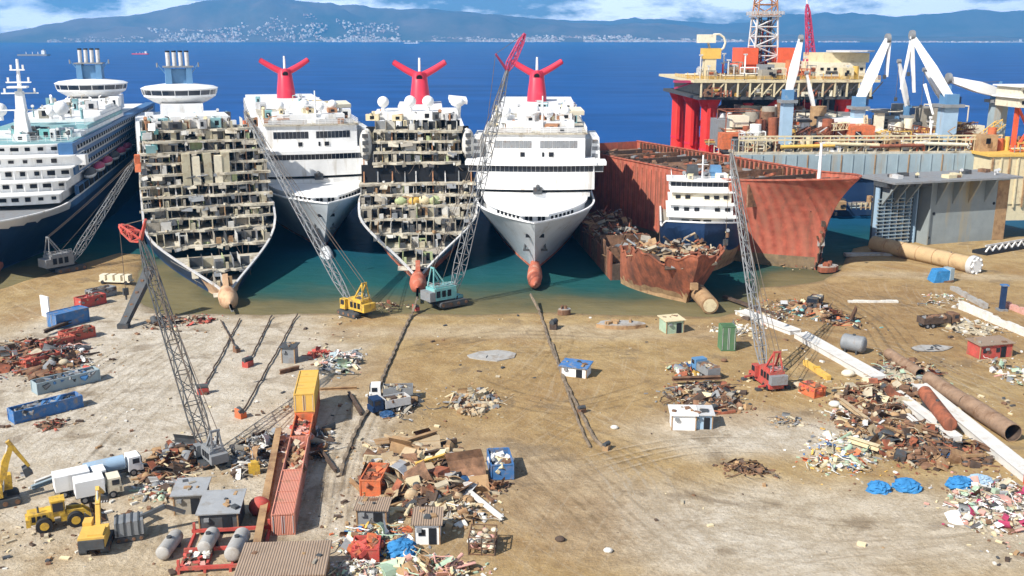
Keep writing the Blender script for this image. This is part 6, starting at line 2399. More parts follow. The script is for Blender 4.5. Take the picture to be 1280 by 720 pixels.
def truck(p, rz, cabm, bodym, label, kind='tipper', L_=7.5):
    r = T('truck', label, 'truck', p, rz)
    pbox('chassis', r, -.5, .5, -L_ / 2, L_ / 2, .6, .95, 'steel_dark')
    for y in (L_ / 2 - 1.2, -L_ / 2 + 1.0, -L_ / 2 + 2.3):
        for sd in (-1, 1):
            wheel(r, sd * 1.0, y, .52, .35, 'steel_grey')
    mb = MB()
    mb.box((0, L_ / 2 - .9, 1.75), (2.3, 1.8, 2.0), cabm, ty=.85)
    mb.box((0, L_ / 2 - .1, 1.1), (2.3, .5, .8), cabm)
    c = mb.build('cab', r)
    part('windscreen', c, lambda m_: m_.box((0, L_ / 2 + .0, 2.15), (2.0, .14, .85), 'glass_dark'))
    for sd in (-1, 1):
        part('side_window', c, lambda m_: m_.box((sd * 1.16, L_ / 2 - .75, 2.15), (.06, .9, .7), 'glass_dark'))
    y0, y1 = -L_ / 2, L_ / 2 - 2.1
    if kind == 'tank':
        mb = MB()
        mb.tube((0, y0, 1.95), (0, y1, 1.95), 1.0, bodym, n=16)
        mb.build('tank', r)
    elif kind == 'box':
        pbox('box_body', r, -1.25, 1.25, y0, y1, 1.0, 3.1, bodym)
    else:
        mb = MB()
        mb.bb(-1.25, 1.25, y0, y1, 1.0, 1.12, bodym)
        for x in (-1.25, 1.15):
            mb.bb(x, x + .1, y0, y1, 1.12, 2.3, bodym)
        mb.bb(-1.15, 1.15, y1 - .1, y1, 1.12, 2.5, bodym)
        mb.bb(-1.15, 1.15, y0, y0 + .1, 1.12, 2.3, bodym)
        mb.build('tipper_body', r)
        mb = MB()
        for _ in range(26):
            s_ = U(.3, .8)
            mb.box((U(-.9, .9), U(y0 + .5, y1 - .5), 1.9 + U(0, .4)), (s_ * 1.4, s_, s_ * .6), random.choice(['rust', 'rust_dark', 'steel_grey', 'rubble_tan']), U(0, 3), U(-.5, .5))
        mb.build('load', r)['kind'] = 'stuff'
    return r
truck(P(1172, 408), R(-76), 'rust', 'rust_dark', 'brown tipper truck full of scrap on the right hand sand', 'tipper', 8.5)
truck(P(102, 614), R(-58), 'white_clean', 'white_paint', 'white box truck behind the wheel loader', 'box', 6.4)
truck(P(142, 597), R(-55), 'white_clean', 'pedestal_blue', 'pale blue tank truck at the top of the white group', 'tank', 7.2)
truck(P(124, 622), R(-60), 'cream_pale', 'white_clean', 'cream cabbed truck with a white body in the white group', 'box', 5.6)
truck(P(490, 499), R(95), 'white_clean', 'steel_grey', 'white cabbed grey truck near the middle of the yard', 'tipper', 7)
truck(P(487, 514), R(120), 'hull_navy', 'steel_pale', 'navy cabbed flat truck with scrap below the grey one', 'tipper', 6.4)
container(P(457, 704), .05, 3.2, 3.0, 1.7, 'red_paint', 'bright red open skip at the bottom of the junk', True, 0, None, ['red_paint', 'red_paint', 'orange', 'rust'], 'skip', 'skip')
truck(P(881, 470), R(20), 'tower_blue', 'steel_grey', 'truck with a blue cab above the rusty scrap field', 'tipper', 6)
truck(P(1018, 384), R(150), 'steel_dark', 'rust_dark', 'dark scrap truck far right of the white girder end', 'tipper', 6)

# grey steel grab machine in the foreground
r = T('sorting_machine', 'dark grey sorting machine with a long dark arm beside the material handler', 'machine', P(163, 672), R(-70))
tracks(r, 2.4, 3.2, .7)
pbox('body', r, -1.2, 1.2, -1.6, 1.6, .8, 2.6, 'steel_grey')
for k in range(4):
    pbox('rib', r, -1.26, 1.26, -1.4 + k * .8, -1.2 + k * .8, .9, 2.7, 'steel_dark')
part('arm', r, lambda m_: (m_.bar((0, 1, 2.3), (0, 4.2, 3.4), .5, .5, 'steel_dark'), m_.bar((0, 4.2, 3.4), (0, 6.4, 2.2), .4, .4, 'steel_dark')))
# wire cage of pale sacks
r = T('cage', 'rusty steel cage of pale stones standing by the white beam', 'cage', P(602, 694), R(-4))
for x in (-1.5, 0, 1.5):
    for y in (0, 1.6, 3.2):
        pbox('post', r, x - .07, x + .07, y - .07, y + .07, 0, 2.2, 'rust_dark')
for z in (.1, .8, 1.5, 2.2):
    mb = MB()
    for y in (0, 3.2):
        mb.bar((-1.5, y, z), (1.5, y, z), .1, .1, 'rust')
    for x in (-1.5, 1.5):
        mb.bar((x, 0, z), (x, 3.2, z), .1, .1, 'rust')
    mb.build('rail', r)
mb = MB()
for _ in range(70):
    mb.sph((U(-1.3, 1.3), U(.2, 3.0), U(.1, 1.9)), U(.2, .42), random.choice(['cream_pale', 'rubble_white', 'rubble_tan', 'pink_junk']), 1.2, 1, .8, 7, 4)
mb.build('stones', r)['kind'] = 'stuff'

# ------------------------------------------------------------------ the long white girders and brown pipes on the right
def girder(p, q, w, h, m, label, z=0, endm=None):
    a, b = P(*p), P(*q)
    d = b - a
    r = T('box_girder', label, 'girder', (a.x, a.y, z), math.atan2(d.y, d.x) - math.pi / 2)
    pbox('box', r, -w / 2, w / 2, 0, d.length, 0, h, m)
    n = int(d.length / 3)
    for k in range(n + 1):
        y = d.length * k / n
        part('stiffener', r, lambda m_: m_.box((w / 2 + .05, y, h / 2), (.1, .2, h - .2), m))
    for sd in (-1, 1):
        pbox('flange', r, sd * w / 2 - .22, sd * w / 2 + .22, -.05, d.length + .05, h, h + .1, m)
    if endm:
        pbox('end_block', r, -w / 2 - .2, w / 2 + .2, -1.8, -.06, 0, h + .3, endm)
    return r
girder((1098, 478), (1000, 422), 2.6, 1.1, 'girder_white', 'long white box girder, upper and wider one, lying beside the orange skip')
girder((1290, 604), (1148, 488), 2.2, 1.2, 'girder_white', 'long white box girder reaching the right edge with an orange end block', 0, 'rig_orange')
girder((1194, 556), (1118, 498), 1.6, 1.3, 'girder_white', 'narrow white girder lying along the lower side of the brown tank')
girder((994, 418), (925, 392), 2.6, .8, 'girder_white', 'short dusty white girder end near the dark water')

def big_tube(p, q, rad, m, label, hollow=True):
    a, b = P(*p), P(*q)
    mb = MB()
    if hollow:
        mb.pipe((0, 0, rad), (b.x - a.x, b.y - a.y, rad), rad, m)
    else:
        mb.tube((0, 0, rad), (b.x - a.x, b.y - a.y, rad), rad, m, n=20)
    dd = b - a
    d = dd.normalized()
    n = max(1, int(dd.length / 4))
    for k in range(1, n):
        c = Vector((0, 0, rad)) + dd * (k / n)
        mb.pipe(c - d * .12, c + d * .12, rad + .06, m, .1)
    tag(mb.build('steel_pipe', None, (a.x, a.y, 0)), label, 'pipe', 'brown steel pipes lying along the white girders')
big_tube((1206, 512), (1160, 482), 1.25, 'pipe_brown', 'upper brown pipe behind the white girders')
big_tube((1265, 552), (1208, 514), 1.4, 'pipe_brown', 'lower and thicker brown pipe behind the white girders')
big_tube((1150, 474), (1110, 448), 1.0, 'pipe_brown', 'thin brown pipe at the upper end of the pipe line')
a, b = P(1188, 552), P(1152, 504)
tank(((a.x + b.x) / 2, (a.y + b.y) / 2, 0), math.atan2((b - a).y, (b - a).x) - math.pi / 2, (b - a).length * .86, 1.1, 'rust_orange', 'long red brown tank lying on the white girders', 2.3)
tank(P(1066, 440), .9, 3.6, 1.6, 'steel_grey', 'fat grey tank lying on sand above the white girder')
# yellow beams at the girder's end
a, b = P(1006, 456), P(1036, 476)
mb = MB()
mb.bar((0, 0, .5), (b.x - a.x, b.y - a.y, .5), .8, .9, 'yellow_flat')
mb.box(((b.x - a.x) * .5, (b.y - a.y) * .5, 1.0), (1.2, .6, .3), 'yellow')
tag(mb.build('steel_beam', None, a), 'yellow steel beam beside the end of the upper white girder', 'beam')

# ------------------------------------------------------------------ right hand end of the yard
def cut_piece(p, rz, sx, sy, h, m, label, name='hull_piece', cat='hull piece'):
    mb = MB()
    n = 14
    rnd = random.Random(int(p.x * 7))
    poly = [(sx * math.cos(2 * math.pi * k / n) * rnd.uniform(.8, 1.1), sy * math.sin(2 * math.pi * k / n) * rnd.uniform(.8, 1.1)) for k in range(n)]
    mb.prism(poly, -.1, h * .5, m, 'tank_grey')
    mb.prism([(x * .86, y * .86) for x, y in poly], h * .5, h * .55, 'rust_tan', 'tank_grey')
    for k in range(5):
        mb.box((rnd.uniform(-.5, .5) * sx, rnd.uniform(-.5, .5) * sy, h * .7), (sx * .3, sy * .2, h * .4), m, rnd.uniform(0, 3), rnd.uniform(-.3, .3))
    tag(mb.build(name, None, p, rz), label, cat)
cut_piece(P(775, 408), 0, 5.4, 2.4, 1.6, 'rust_tan', 'low oval slab of hull plating on the beach')
cut_piece(P(616, 445), 0, 4.6, 3.2, .35, 'tank_grey', 'flat grey plate of old paving in the sand')
cut_piece(P(1165, 436), .2, 4.2, 2.2, .3, 'steel_dark', 'dark oily plate lying near the red site cabin')
cut_piece(P(706, 392), .4, 1.6, 1.2, 2.0, 'rust', 'small rust brown lump on the beach')
cut_piece(P(1034, 338), .5, 3.2, 2.2, 2.4, 'rust_orange', 'torn bow plate dropped at the foot of the tanker')
mb = MB()
mb.box((0, 0, 1.6), (4.6, 3.0, 3.0), 'blue_tarp', .2, R(8), tx=.75, ty=.8)
mb.box((2.2, .2, 1.8), (1.2, 2.4, 3.4), 'wall_bluegrey', .4)
mb.bar((-2, -1, 0), (3, -1, .4), .4, .4, 'rust')
tag(mb.build('machine_cover', None, P(1174, 352)), 'bright blue covered machine near the long tan pipe', 'cover')
mb = MB()
mb.box((0, 0, 2.8), (1.0, .9, 5.6), 'hull_navy')
mb.box((0, 0, 5.7), (1.5, 1.3, .3), 'blue_paint')
mb.box((0, 0, .2), (2, 1.8, .4), 'steel_grey')
tag(mb.build('post', None, P(1252, 388)), 'upright dark blue post at the white bank', 'post')
for pts, lab, m, h in ((((1190, 362), (1232, 386)), 'low grey barrier running down from the blue covered machine', 'tank_grey', 1.1),
                       (((1200, 386), (1290, 424)), 'broken white wall at the right of the brown truck', 'rubble_white', 1.6),
                       (((1258, 384), (1296, 400)), 'pinkish red slab behind the dark blue post', 'pink_junk', 1.2),
                       (((1060, 378), (1122, 378)), 'thin pale kerb line in the sand right of the tanker bow', 'rubble_white', .5),
                       (((905, 372), (978, 398)), 'dark pipe leading to the white girder end', 'rust_dark', .6)):
    a, b = P(*pts[0]), P(*pts[1])
    mb = MB()
    n = 9
    rnd = random.Random(n * int(a.x))
    for k in range(n):
        c, e = a.lerp(b, k / n) - a, a.lerp(b, (k + 1) / n) - a
        hh = h * rnd.uniform(.75, 1.15)
        c.z = e.z = hh / 2
        mb.bar(c, e, .9 * rnd.uniform(.8, 1.2), hh, m)
    tag(mb.build('low_wall', None, (a.x, a.y, 0)), lab, 'wall')

# dark leaning mast section by the grey boom's head
a = P(155, 410)
b = Q(188, 335, a.y + 10)
mb = MB()
mb.bar((0, 0, .6), (b.x - a.x, b.y - a.y, b.z), 1.6, 1.0, 'steel_dark', 2.4, 1.2)
mb.box((0, 0, .5), (2.2, 1.6, 1.0), 'steel_dark')
for k in range(5):
    t = k / 5 + .1
    mb.box(((b.x - a.x) * t, (b.y - a.y) * t, .6 + b.z * t + .5), (.6, .4, .4), 'rust')
tag(mb.build('shear_leg', None, a), 'black steel leg leaning up behind the red crane jib', 'steel leg')
# lifted white plate on the ground by the shore, left
r = T('truck_trailer', 'row of pale blocks on a low trailer near the shore at the left', 'trailer', P(146, 354), R(-8))
pbox('bed', r, -4, 4, -1.2, 1.2, .5, .8, 'cream_pale')
for k in range(4):
    pbox('block', r, -3.8 + k * 2, -2.4 + k * 2, -1, 1, .8, 2.2, 'cream_pale')
for x in (-3, 3):
    part('wheel', r, lambda m_: m_.tube((x, -1.3, .45), (x, 1.3, .45), .45, 'tyre', n=12))
# ------------------------------------------------------------------ scrap heaps
def scrap(mb, rnd, cx, cy, rx, ry, h, n, pal, smax=2.4, rot=0, long_=.35):
    c, s = math.cos(rot), math.sin(rot)
    for _ in range(n):
        q = math.sqrt(rnd.random())
        t = rnd.uniform(0, 2 * math.pi)
        u, v = q * math.cos(t), q * math.sin(t)
        u, v = u * rx * rnd.uniform(.8, 1.15), v * ry * rnd.uniform(.8, 1.15)
        x, y = cx + u * c - v * s, cy + u * s + v * c
        z = max(.05, h * (1 - q * q) * rnd.uniform(.35, 1.05))
        m = rnd.choice(pal)
        k = rnd.random()
        sz = smax * (.22 + .95 * rnd.random() ** 2)
        az, ax = rnd.uniform(0, 6.3), rnd.uniform(-.5, .5)
        if k < long_:
            l = sz * rnd.uniform(.8, 1.8)
            d = Vector((math.cos(az), math.sin(az), rnd.uniform(-.25, .25))) * l / 2
            o = Vector((x, y, z))
            if rnd.random() < .5:
                mb.tube(o - d, o + d, sz * rnd.uniform(.04, .1), m, n=6)
            else:
                w = sz * rnd.uniform(.06, .14)
                mb.bar(o - d, o + d, w, w * 1.4, m)
        elif k < .75:
            # a bent sheet: two plates meeting at a fold
            a, b = sz * rnd.uniform(.4, .9), sz * rnd.uniform(.3, .8)
            if rnd.random() < .55:
                # a curled sheet cut from a shell or pipe
                rot3 = Matrix.Rotation(az, 3, 'Z') @ Matrix.Rotation(rnd.uniform(-.6, .6), 3, 'X')
                rr, sp, a0 = a * rnd.uniform(.5, 1.2), rnd.uniform(.7, 2.2), rnd.uniform(0, 3)
                vs = []
                for i in range(6):
                    g = a0 + sp * i / 5
                    for yy in (-b * 1.1, b * 1.1):
                        for r2 in (rr, rr - .07):
                            vs.append(rot3 @ Vector((r2 * math.cos(g), yy, r2 * math.sin(g) - rr * math.sin(a0 + sp / 2))) + Vector((x, y, z + .2)))
                fs = []
                for i in range(5):
                    o_ = i * 4
                    fs += [(o_, o_ + 4, o_ + 6, o_ + 2), (o_ + 1, o_ + 3, o_ + 7, o_ + 5), (o_, o_ + 1, o_ + 5, o_ + 4), (o_ + 2, o_ + 6, o_ + 7, o_ + 3)]
                mb.add(vs, fs, m, False)
                continue
            mb.box((x, y, z), (a, b, .07), m, az, ax, rnd.uniform(-.5, .5))
            mb.box((x + .4 * a * math.cos(az), y + .4 * a * math.sin(az), z + .25 * a), (a * .7, b, .07), m, az, ax, -rnd.uniform(.5, 1.2))
        elif k < .92:
            mb.box((x, y, z), (sz * .5, sz * rnd.uniform(.3, .6), sz * rnd.uniform(.2, .5)), m, az, ax, rnd.uniform(-.4, .4))
        else:
            mb.sph((x, y, z), sz * .28, m, rnd.uniform(.8, 1.4), 1, rnd.uniform(.5, 1), 7, 5)

def curls(mb, rnd, rx, ry, h, n, pal, rot):
    """bent wire, hose and peeled strip lying over a heap"""
    c, s = math.cos(rot), math.sin(rot)
    for _ in range(n):
        q, t = math.sqrt(rnd.random()), rnd.uniform(0, 6.28)
        u, v = q * rx * math.cos(t), q * ry * math.sin(t)
        p = Vector((u * c - v * s, u * s + v * c, h * (1 - q * q) * .9 + .15))
        a, r_, m = rnd.uniform(0, 6.28), rnd.uniform(.03, .09), rnd.choice(pal)
        for k in range(rnd.randint(4, 9)):
            a += rnd.uniform(-.8, .8)
            e = p + Vector((math.cos(a), math.sin(a), rnd.uniform(-.35, .35))) * rnd.uniform(.3, .8)
            e.z = max(.06, e.z)
            mb.tube(p, e, r_, m, n=4, caps=False)
            p = e

def mound(mb, rnd, cx, cy, rx, ry, h, m, rot=0):
    n, k = 18, 5
    c, s = math.cos(rot), math.sin(rot)
    vs = []
    sd = rnd.uniform(0, 50)
    for j in range(k + 1):
        q = j / k
        for i in range(n):
            a = 2 * math.pi * i / n
            f = 1 + .3 * mnoise.noise(Vector((math.cos(a) * 1.5 + sd, math.sin(a) * 1.5, 0)))
            u, v = q * rx * f * math.cos(a), q * ry * f * math.sin(a)
            z = h * (1 - q * q) * (.75 + .5 * mnoise.noise(Vector((u * .6 + sd, v * .6, 1)))) - (.15 if j == k else 0)
            vs.append((cx + u * c - v * s, cy + u * s + v * c, z))
    mb.add(vs, [(j * n + i, (j + 1) * n + i, (j + 1) * n + (i + 1) % n, j * n + (i + 1) % n) for j in range(k) for i in range(n)], m, True)

def heap(px, py, wpx, hpx, h, n, pal, label, smax=2.2, rot=0, base='rust', long_=.35, seed=None, name='scrap_heap'):
    """wpx, hpx: how far the heap reaches across and into the yard, as spans in the photo"""
    c = P(px, py)
    rx = (P(px + wpx / 2, py) - P(px - wpx / 2, py)).length / 2
    ry = (P(px, py - hpx / 2) - P(px, py + hpx / 2)).length / 2
    rnd = random.Random(seed if seed is not None else int(px * 13 + py))
    mb = MB()
    if base:
        mound(mb, rnd, 0, 0, rx * .85, ry * .85, h * .75, base, rot)
    scrap(mb, rnd, 0, 0, rx, ry, h, n, pal, smax, rot, long_)
    scrap(mb, rnd, 0, 0, rx * .9, ry * .9, h, n // 2, pal, smax * .5, rot, .3)
    for _ in range(n // 3):
        t, q = rnd.uniform(0, 6.28), 1 + .7 * rnd.random() ** 2
        u, v = q * rx * math.cos(t), q * ry * math.sin(t)
        s_ = rnd.uniform(.08, .3)
        mb.box((u * math.cos(rot) - v * math.sin(rot), u * math.sin(rot) + v * math.cos(rot), s_ * .3), (s_ * rnd.uniform(1, 3), s_, s_ * .6), rnd.choice(pal), rnd.uniform(0, 3), rnd.uniform(-.3, .3))
    curls(mb, rnd, rx, ry, h, n // 14, pal + ['cable', 'steel_dark'], rot)
    tag(mb.build(name, None, (c.x, c.y, 0)), label, 'scrap heap', None, 'stuff')

RU = ['rust', 'rust', 'rust_dark', 'rust_tan', 'rust_orange', 'steel_dark']
GR = ['steel_grey', 'steel_dark', 'cabin_grey', 'rubble_white', 'steel_pale', 'rust_dark', 'rust_tan']
PALE = ['rubble_white', 'rubble_white', 'white_paint', 'cream', 'steel_pale', 'rubble_tan', 'pink_junk', 'steel_grey', 'green_pale']
MIX = ['rubble_white', 'cream', 'rust', 'orange', 'steel_grey', 'blue_paint', 'green_pale', 'rust_tan', 'white_paint', 'yellow_flat', 'rubble_tan']
TAN = ['plate_tan', 'plate_tan', 'rust_tan', 'cream', 'rubble_tan', 'rust', 'steel_pale', 'rust_dark']
heap(214, 580, 64, 52, 1.6, 190, RU + ['steel_grey', 'cream'], 'dark rusty scrap heap left of the grey crane')
heap(205, 612, 60, 24, .7, 70, PALE + RU, 'thin scatter of pale and rusty scrap below the dark heap', base=None, long_=.6)
heap(320, 568, 56, 56, 1.4, 190, GR, 'grey junk heap between the grey crane and the containers')
heap(395, 556, 40, 40, .9, 90, GR + RU, 'dark junk along the right of the containers')
heap(522, 582, 116, 66, 1.8, 330, TAN, 'tan steel plate heap right of the orange container', 4.2, .2, 'rubble_tan', .5)
heap(540, 618, 120, 50, 1.6, 330, TAN + RU, 'near part of the tan plate and beam heap', 3.8, .1, 'rubble_tan', .5)
heap(470, 678, 84, 40, 1.5, 260, MIX + ['green_pale', 'steel_dark'], 'mixed junk around the low tan roofed hut', 1.6)
heap(562, 642, 90, 34, 1.1, 220, GR + TAN, 'grey and tan bits right of the bright white cabin', 1.6, base='rubble_tan')
heap(530, 716, 110, 24, 1.9, 190, ['pink_junk', 'pink_junk', 'rubble_white', 'cream', 'rust_tan', 'green_pale'], 'pinkish junk heap at the bottom edge', 2.2, base='rubble_tan')
heap(446, 714, 60, 20, 1.2, 120, PALE, 'white rubble left of the bright red skip', 1.2, base='rubble_white')
heap(878, 492, 96, 26, 1.0, 170, RU + ['steel_grey', 'cabin_grey', 'cream'], 'wide rusty scrap field above the white cabin pair', 2.4, 0, 'rust', .5)
heap(893, 508, 90, 20, .9, 130, RU + ['steel_grey', 'rubble_tan'], 'near strip of the rusty scrap field', 2.2, 0, 'rust', .5)
heap(858, 464, 40, 16, 1.1, 70, RU + MIX, 'small mixed heap left of the blue cabbed truck', 1.8)
heap(1100, 500, 110, 46, 1.7, 240, RU + ['plate_tan', 'cream', 'rubble_tan'], 'big rusty heap below the upper white girder', 2.8, -.5, 'rust', .5)
heap(1148, 556, 100, 58, 2.2, 330, RU + ['rust', 'rust_tan', 'rubble_tan'], 'largest brown scrap heap beside the narrow white girder', 2.4, -.4, 'rust', .45)
heap(1090, 530, 90, 40, 1.2, 170, RU + TAN, 'brown and tan scrap between the orange skip and the largest heap', 2.4, -.4, 'rust_tan')
heap(1055, 566, 84, 56, 1.0, 260, MIX + ['rubble_white', 'rubble_tan'], 'loose multicoloured rubble at the left end of the big heaps', 1.5, -.5, 'rubble_tan', .25)
heap(1243, 632, 100, 70, 1.4, 330, PALE + ['magenta', 'pink_junk', 'rust', 'steel_dark'], 'white and pink rubble bank at the right edge', 1.6, -.6, 'rubble_tan', .25)
heap(1215, 574, 44, 20, 1.0, 80, RU, 'rusty bits in front of the orange girder end', 2.0, -.5)
heap(1130, 466, 80, 32, 1.2, 150, RU + ['rubble_tan', 'steel_grey', 'green_pale'], 'rusty heap behind the upper white girder', 2.2, -.6, 'rubble_tan', .5)
heap(1092, 500, 60, 16, .8, 60, GR + ['white_paint'], 'grey pieces on the broken end of the upper white girder', 1.8, -.5, None)
heap(1020, 392, 54, 40, 1.8, 160, RU + ['steel_dark', 'orange', 'teal_paint', 'cream', 'steel_pale'], 'machine scrap heap left of the brown truck', 2.4, .5, 'rust_tan')
heap(960, 395, 60, 30, .7, 120, RU + PALE, 'loose scrap by the dark pipe and white girder end', 1.4, -.4, None)
heap(42, 448, 120, 54, 1.9, 300, RU + ['container_red', 'rubble_tan', 'steel_grey'], 'long rusty heap at the left edge', 2.4, .8, 'rust', .4)
heap(86, 444, 40, 40, 1.3, 90, ['red_paint', 'rust', 'pink_junk', 'steel_grey', 'white_paint', 'rust_tan'], 'reddish junk along the right of the long rusty heap', 2.0, .6)
heap(92, 478, 26, 10, 1.0, 40, ['rust_orange', 'container_red', 'rust'], 'small orange red lump alone on pale ground', 1.4)
heap(66, 532, 30, 12, .8, 34, ['rust', 'container_red', 'rust_dark'], 'second small rusty lump nearer the camera', 1.4)
heap(590, 504, 66, 34, 1.1, 120, ['rubble_tan', 'rust_tan', 'rust', 'cream', 'plate_tan', 'steel_grey'], 'low sandy mound of beams in the middle of the yard', 2.4, 0, 'rubble_tan', .5)
heap(500, 506, 48, 26, 1.0, 100, GR + RU, 'dark bits around the two parked trucks mid yard', 1.5, 0, None)
heap(932, 586, 54, 13, .6, 150, ['rust', 'rust', 'rust_dark', 'rust_tan'], 'small flat heap of brown rust alone in open sand', 1.0, -.3, 'rust', .2)
heap(428, 454, 52, 28, 1.2, 110, PALE + ['steel_dark', 'wall_bluegrey'], 'white debris heap right of the far yellow container', 2.4, 0, None)
heap(398, 444, 26, 8, 1.0, 30, ['red_paint', 'container_red'], 'red plates beyond the yellow containers', 1.8, 0, None)
heap(246, 402, 44, 12, .9, 50, ['red_paint', 'rust', 'rust_dark', 'rubble_tan'], 'red scraps on the waterline under the olive bow', 1.8, 0, None)
heap(205, 404, 50, 16, 1.0, 70, RU + ['rubble_white'], 'dark scraps left of the red ones on the waterline', 1.6, 0, None)
heap(1052, 520, 30, 12, .9, 40, PALE, 'pale pieces below the orange skip', 1.4, 0, None)
heap(985, 528, 40, 12, .6, 50, ['rubble_tan', 'rust_tan', 'steel_grey'], 'scatter of stones left of the multicoloured rubble', 1.2, 0, None)
heap(620, 610, 34, 16, .8, 34, ['rust', 'rust_dark', 'cabin_rust'], 'dark brown scrap below the blue skip', 1.6, 0, None)
heap(480, 384, 60, 10, .8, 50, RU + ['rubble_tan', 'cream'], 'beach scraps between the yellow and the teal cranes', 1.4, 0, None)
heap(1180, 376, 46, 16, .8, 60, PALE, 'white bits at the top of the broken white wall', 1.6, -.4, None)
heap(1212, 410, 70, 22, 1.0, 80, ['rubble_tan', 'rubble_white', 'rust_tan', 'cream'], 'sandy rubble below the broken white wall', 1.8, -.4, 'rubble_tan')
heap(1268, 470, 40, 40, .9, 70, GR + PALE, 'grey and white junk at the right edge below the red cabin', 1.8, 0, None)
heap(1000, 330, 60, 10, .8, 50, ['rust', 'rust_tan', 'rubble_tan', 'rust_orange'], 'rust flakes at the foot of the tanker bow', 1.6, 0, None)
heap(918, 414, 60, 14, .6, 70, ['rubble_white', 'rubble_white', 'cream'], 'white rubble around the upright green container', 1.4, 0, None)

# plates and beams one can pick out singly
def plate(px, py, sx, sy, rz, tilt, m, label, z=.5, grp=None):
    mb = MB()
    mb.box((0, 0, z), (sx, sy, .14), m, rz, tilt)
    mb.box((0, 0, z + .12), (sx * .96, .12, .14), m, rz, tilt)
    tag(mb.build('steel_plate', None, P(px, py)), label, 'plate', grp)

def beam(p, q, w, h, m, label, z0=.4, z1=.4, grp=None, name='steel_beam', cat='beam'):
    a, b = P(*p), P(*q)
    e = Vector((b.x - a.x, b.y - a.y, z1))
    s_ = Vector((0, 0, z0))
    mb = MB()
    d, x, y, l = mb.frame(s_, e)
    # I section
    mb.bar(s_, e, w * .16, h, m)
    mb.bar(s_ + y * h / 2, e + y * h / 2, w, .1, m)
    mb.bar(s_ - y * h / 2, e - y * h / 2, w, .1, m)
    tag(mb.build(name, None, a), label, cat, grp)
GP = 'tan steel plates in the plate heap'
plate(520, 566, 7.0, 4.2, .12, .05, 'plate_tan', 'largest flat tan plate on top of the plate heap', 1.6, GP)
plate(504, 596, 2.6, 6.0, .35, .08, 'plate_tan', 'long tan plate slanting at the left of the plate heap', 1.5, GP)
plate(540, 604, 1.6, 5.0, .4, .1, 'plate_tan', 'narrow tan plate in the middle of the plate heap', 1.6, GP)
plate(486, 560, 4.0, 2.6, .3, -.1, 'rust_tan', 'rusty tan plate at the upper left of the plate heap', 1.2, GP)
plate(556, 640, 2.4, 3.0, .2, .1, 'cream', 'cream plate right of the bright white cabin', 1.1)
beam((490, 574), (546, 556), .6, .5, 'rust_tan', 'rust brown beam across the upper plate heap', 2.0, 2.0)
beam((520, 596), (558, 584), .5, .45, 'yellow_flat', 'yellow beam on the right of the plate heap', 1.8, 1.8)
beam((500, 588), (556, 577), .5, .6, 'rust_dark', 'dark beam under the yellow one in the plate heap', 1.7, 1.7)
beam((628, 652), (586, 622), .5, .4, 'girder_white', 'thin white beam slanting right of the plate heap', .4, .9)
beam((438, 604), (456, 622), .4, .4, 'rust_tan', 'short tan beam left of the orange container', .5, .5)
beam((436, 494), (452, 520), .5, .5, 'rust_dark', 'dark beam crossing the chain mid yard', .4, .4)
beam((400, 566), (420, 592), .4, .4, 'rust_dark', 'dark beam right of the pink containers', .5, .4)
beam((1050, 512), (1082, 536), .6, .6, 'plate_tan', 'long tan beam on the big rusty heap', 1.6, 1.5)
beam((1060, 558), (1098, 570), .8, .7, 'cream', 'cream beam on the multicoloured rubble', 1.2, 1.2)
beam((1134, 528), (1160, 548), .5, .5, 'girder_white', 'thin white beam beside the narrow girder', 1.2, 1.0)
beam((1130, 548), (1170, 560), .6, .4, 'rust', 'rusty beam across the largest brown heap', 2.3, 2.2)
beam((40, 612), (82, 596), .5, .4, 'wall_bluegrey', 'pale grey beam lying near the yellow excavator', .3, .3)
beam((44, 606), (80, 592), .5, .4, 'girder_white', 'white beam beside the pale grey one near the yellow excavator', .3, .3)
beam((200, 596), (238, 588), .4, .4, 'cream', 'cream beam in front of the dark rusty heap', .4, .5)
beam((182, 622), (216, 614), .5, .4, 'cream', 'cream beam alone left of the grey roofed sheds', .3, .3)
beam((350, 468), (374, 462), .6, .7, 'rust', 'rusty beam beside the tall dark grey box', .4, .4)
beam((400, 488), (446, 486), .4, .4, 'rust_tan', 'tan beam on pale ground right of the yellow containers', .2, .2)
beam((1216, 560), (1262, 578), .4, .5, 'rust', 'rusty beam in front of the orange girder end', 1.0, .7)
beam((840, 482), (900, 480), .8, .5, 'rust', 'long brown beam lying on the rusty scrap field', 1.2, 1.2)
beam((56, 420), (96, 404), .7, .6, 'rust_dark', 'dark beam by the dark red container at the left', .9, .9)

# blue bags and covers
def bag(px, py, s, m, label, sx=1.2):
    rnd = random.Random(int(px))
    mb = MB()
    nu, nv = 24, 9
    vs = []
    for j in range(nv + 1):
        t = j / nv * math.pi / 2
        for i in range(nu):
            a = 2 * math.pi * i / nu
            rr = s * math.sin(math.pi / 2 - t) ** .6 * rnd.uniform(.78, 1.15) if j < nv else .02
            vs.append((rr * sx * math.cos(a), rr * math.sin(a), s * .95 * math.sin(t) * rnd.uniform(.92, 1.05)))
    mb.add(vs, [(j * nu + i, j * nu + (i + 1) % nu, (j + 1) * nu + (i + 1) % nu, (j + 1) * nu + i) for j in range(nv) for i in range(nu)], m, False)
    tag(mb.build('tarpaulin_heap', None, P(px, py)), label, 'tarpaulin', 'blue covered heaps')
bag(1098, 613, 1.3, 'blue_tarp', 'small blue covered heap, left of the close pair')
bag(1133, 611, 1.45, 'blue_tarp', 'larger blue covered heap, right of the close pair', 1.3)
bag(1200, 610, 1.6, 'blue_tarp', 'blue covered heap at the edge of the white rubble bank', 1.1)
bag(1224, 604, 1.2, 'pedestal_blue', 'faded blue covered heap behind the white rubble bank', 1.6)
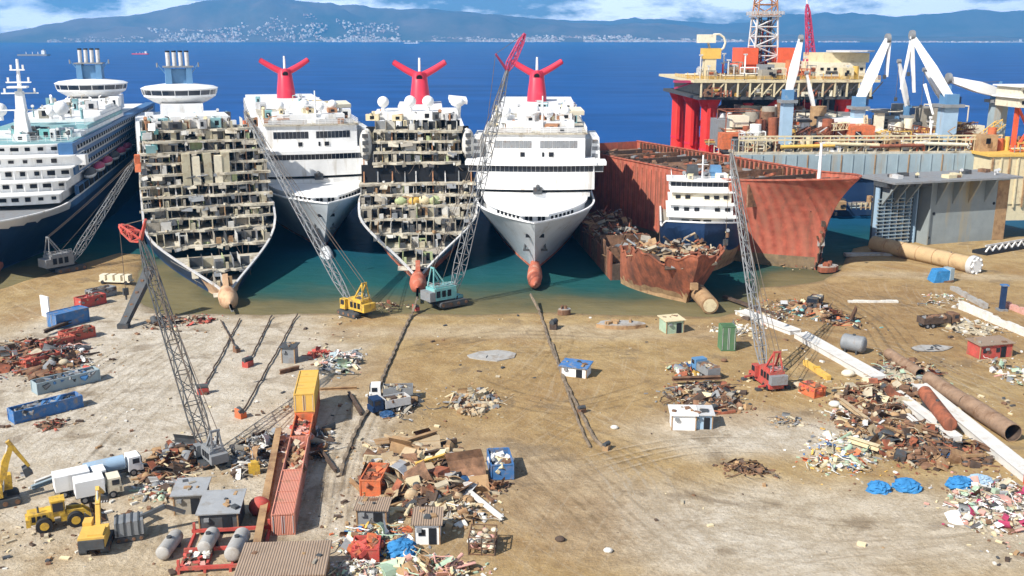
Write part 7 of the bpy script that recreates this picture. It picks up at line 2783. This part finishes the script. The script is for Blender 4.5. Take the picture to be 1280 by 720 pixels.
bag(502, 692, 1.7, 'blue_tarp', 'deep blue covered heap between the red skip and the white cabin', 1.1)
bag(576, 606, 1.2, 'navy_tarp', 'dark blue covered heap on the right of the plate heap', 1.5)
bag(1180, 572, 1.1, 'navy_tarp', 'dark blue covered heap under the narrow white girder', 1.4)
bag(484, 520, .9, 'navy_tarp', 'small dark blue heap beside the navy cabbed truck', 1.4)
# boulders and lumps that stand alone
for k, (px, py, s, m) in enumerate(((700, 676, .5, 'rust_dark'), (768, 536, .5, 'rubble_white'), (905, 452, .5, 'rust'), (760, 690, .45, 'rubble_white'), (1060, 470, 1.0, 'cream_pale'), (1043, 508, .8, 'rubble_white'), (998, 484, .8, 'rubble_tan'))):
    mb = MB()
    mb.sph((0, 0, s * .5), s, m, 1.3, 1, .7, 8, 5)
    tag(mb.build('boulder', None, P(px, py)), ['small dark lump alone on the sand at the bottom', 'pale stone right of the chain end', 'small rusty lump near the red wheeled crane', 'white stone low in the open sand', 'pale round boulder beside the upper white girder', 'white drum like stone below the orange skip', 'tan boulder right of the red wheeled crane'][k], 'stone', 'single stones on the sand')

# litter trodden into the yard
def litter():
    rnd = random.Random(77)
    mb = MB()
    n = 0
    while n < 1500:
        px, py = rnd.uniform(-60, 1340), rnd.uniform(392, 735)
        if 600 < px < 1240 and py > 545 and rnd.random() < .95:
            continue
        if 560 < px < 840 and 400 < py < 560 and rnd.random() < .75:
            continue
        p = P(px, py)
        if mnoise.noise(Vector((p.x * .07, p.y * .07, 2))) < rnd.uniform(-.05, .45):
            continue
        s = .1 + .45 * rnd.random() ** 4
        mb.box((p.x, p.y, s * .25), (s * rnd.uniform(1, 2.6), s, s * rnd.uniform(.4, .9)), rnd.choice(['rust', 'rust_dark', 'rubble_tan', 'rubble_white', 'steel_dark', 'rust_tan', 'cream', 'rubble_tan']), rnd.uniform(0, 3), rnd.uniform(-.3, .3))
        n += 1
    tag(mb.build('litter'), 'small bits of rust and rubble trodden into the yard', 'litter', None, 'stuff')
litter()
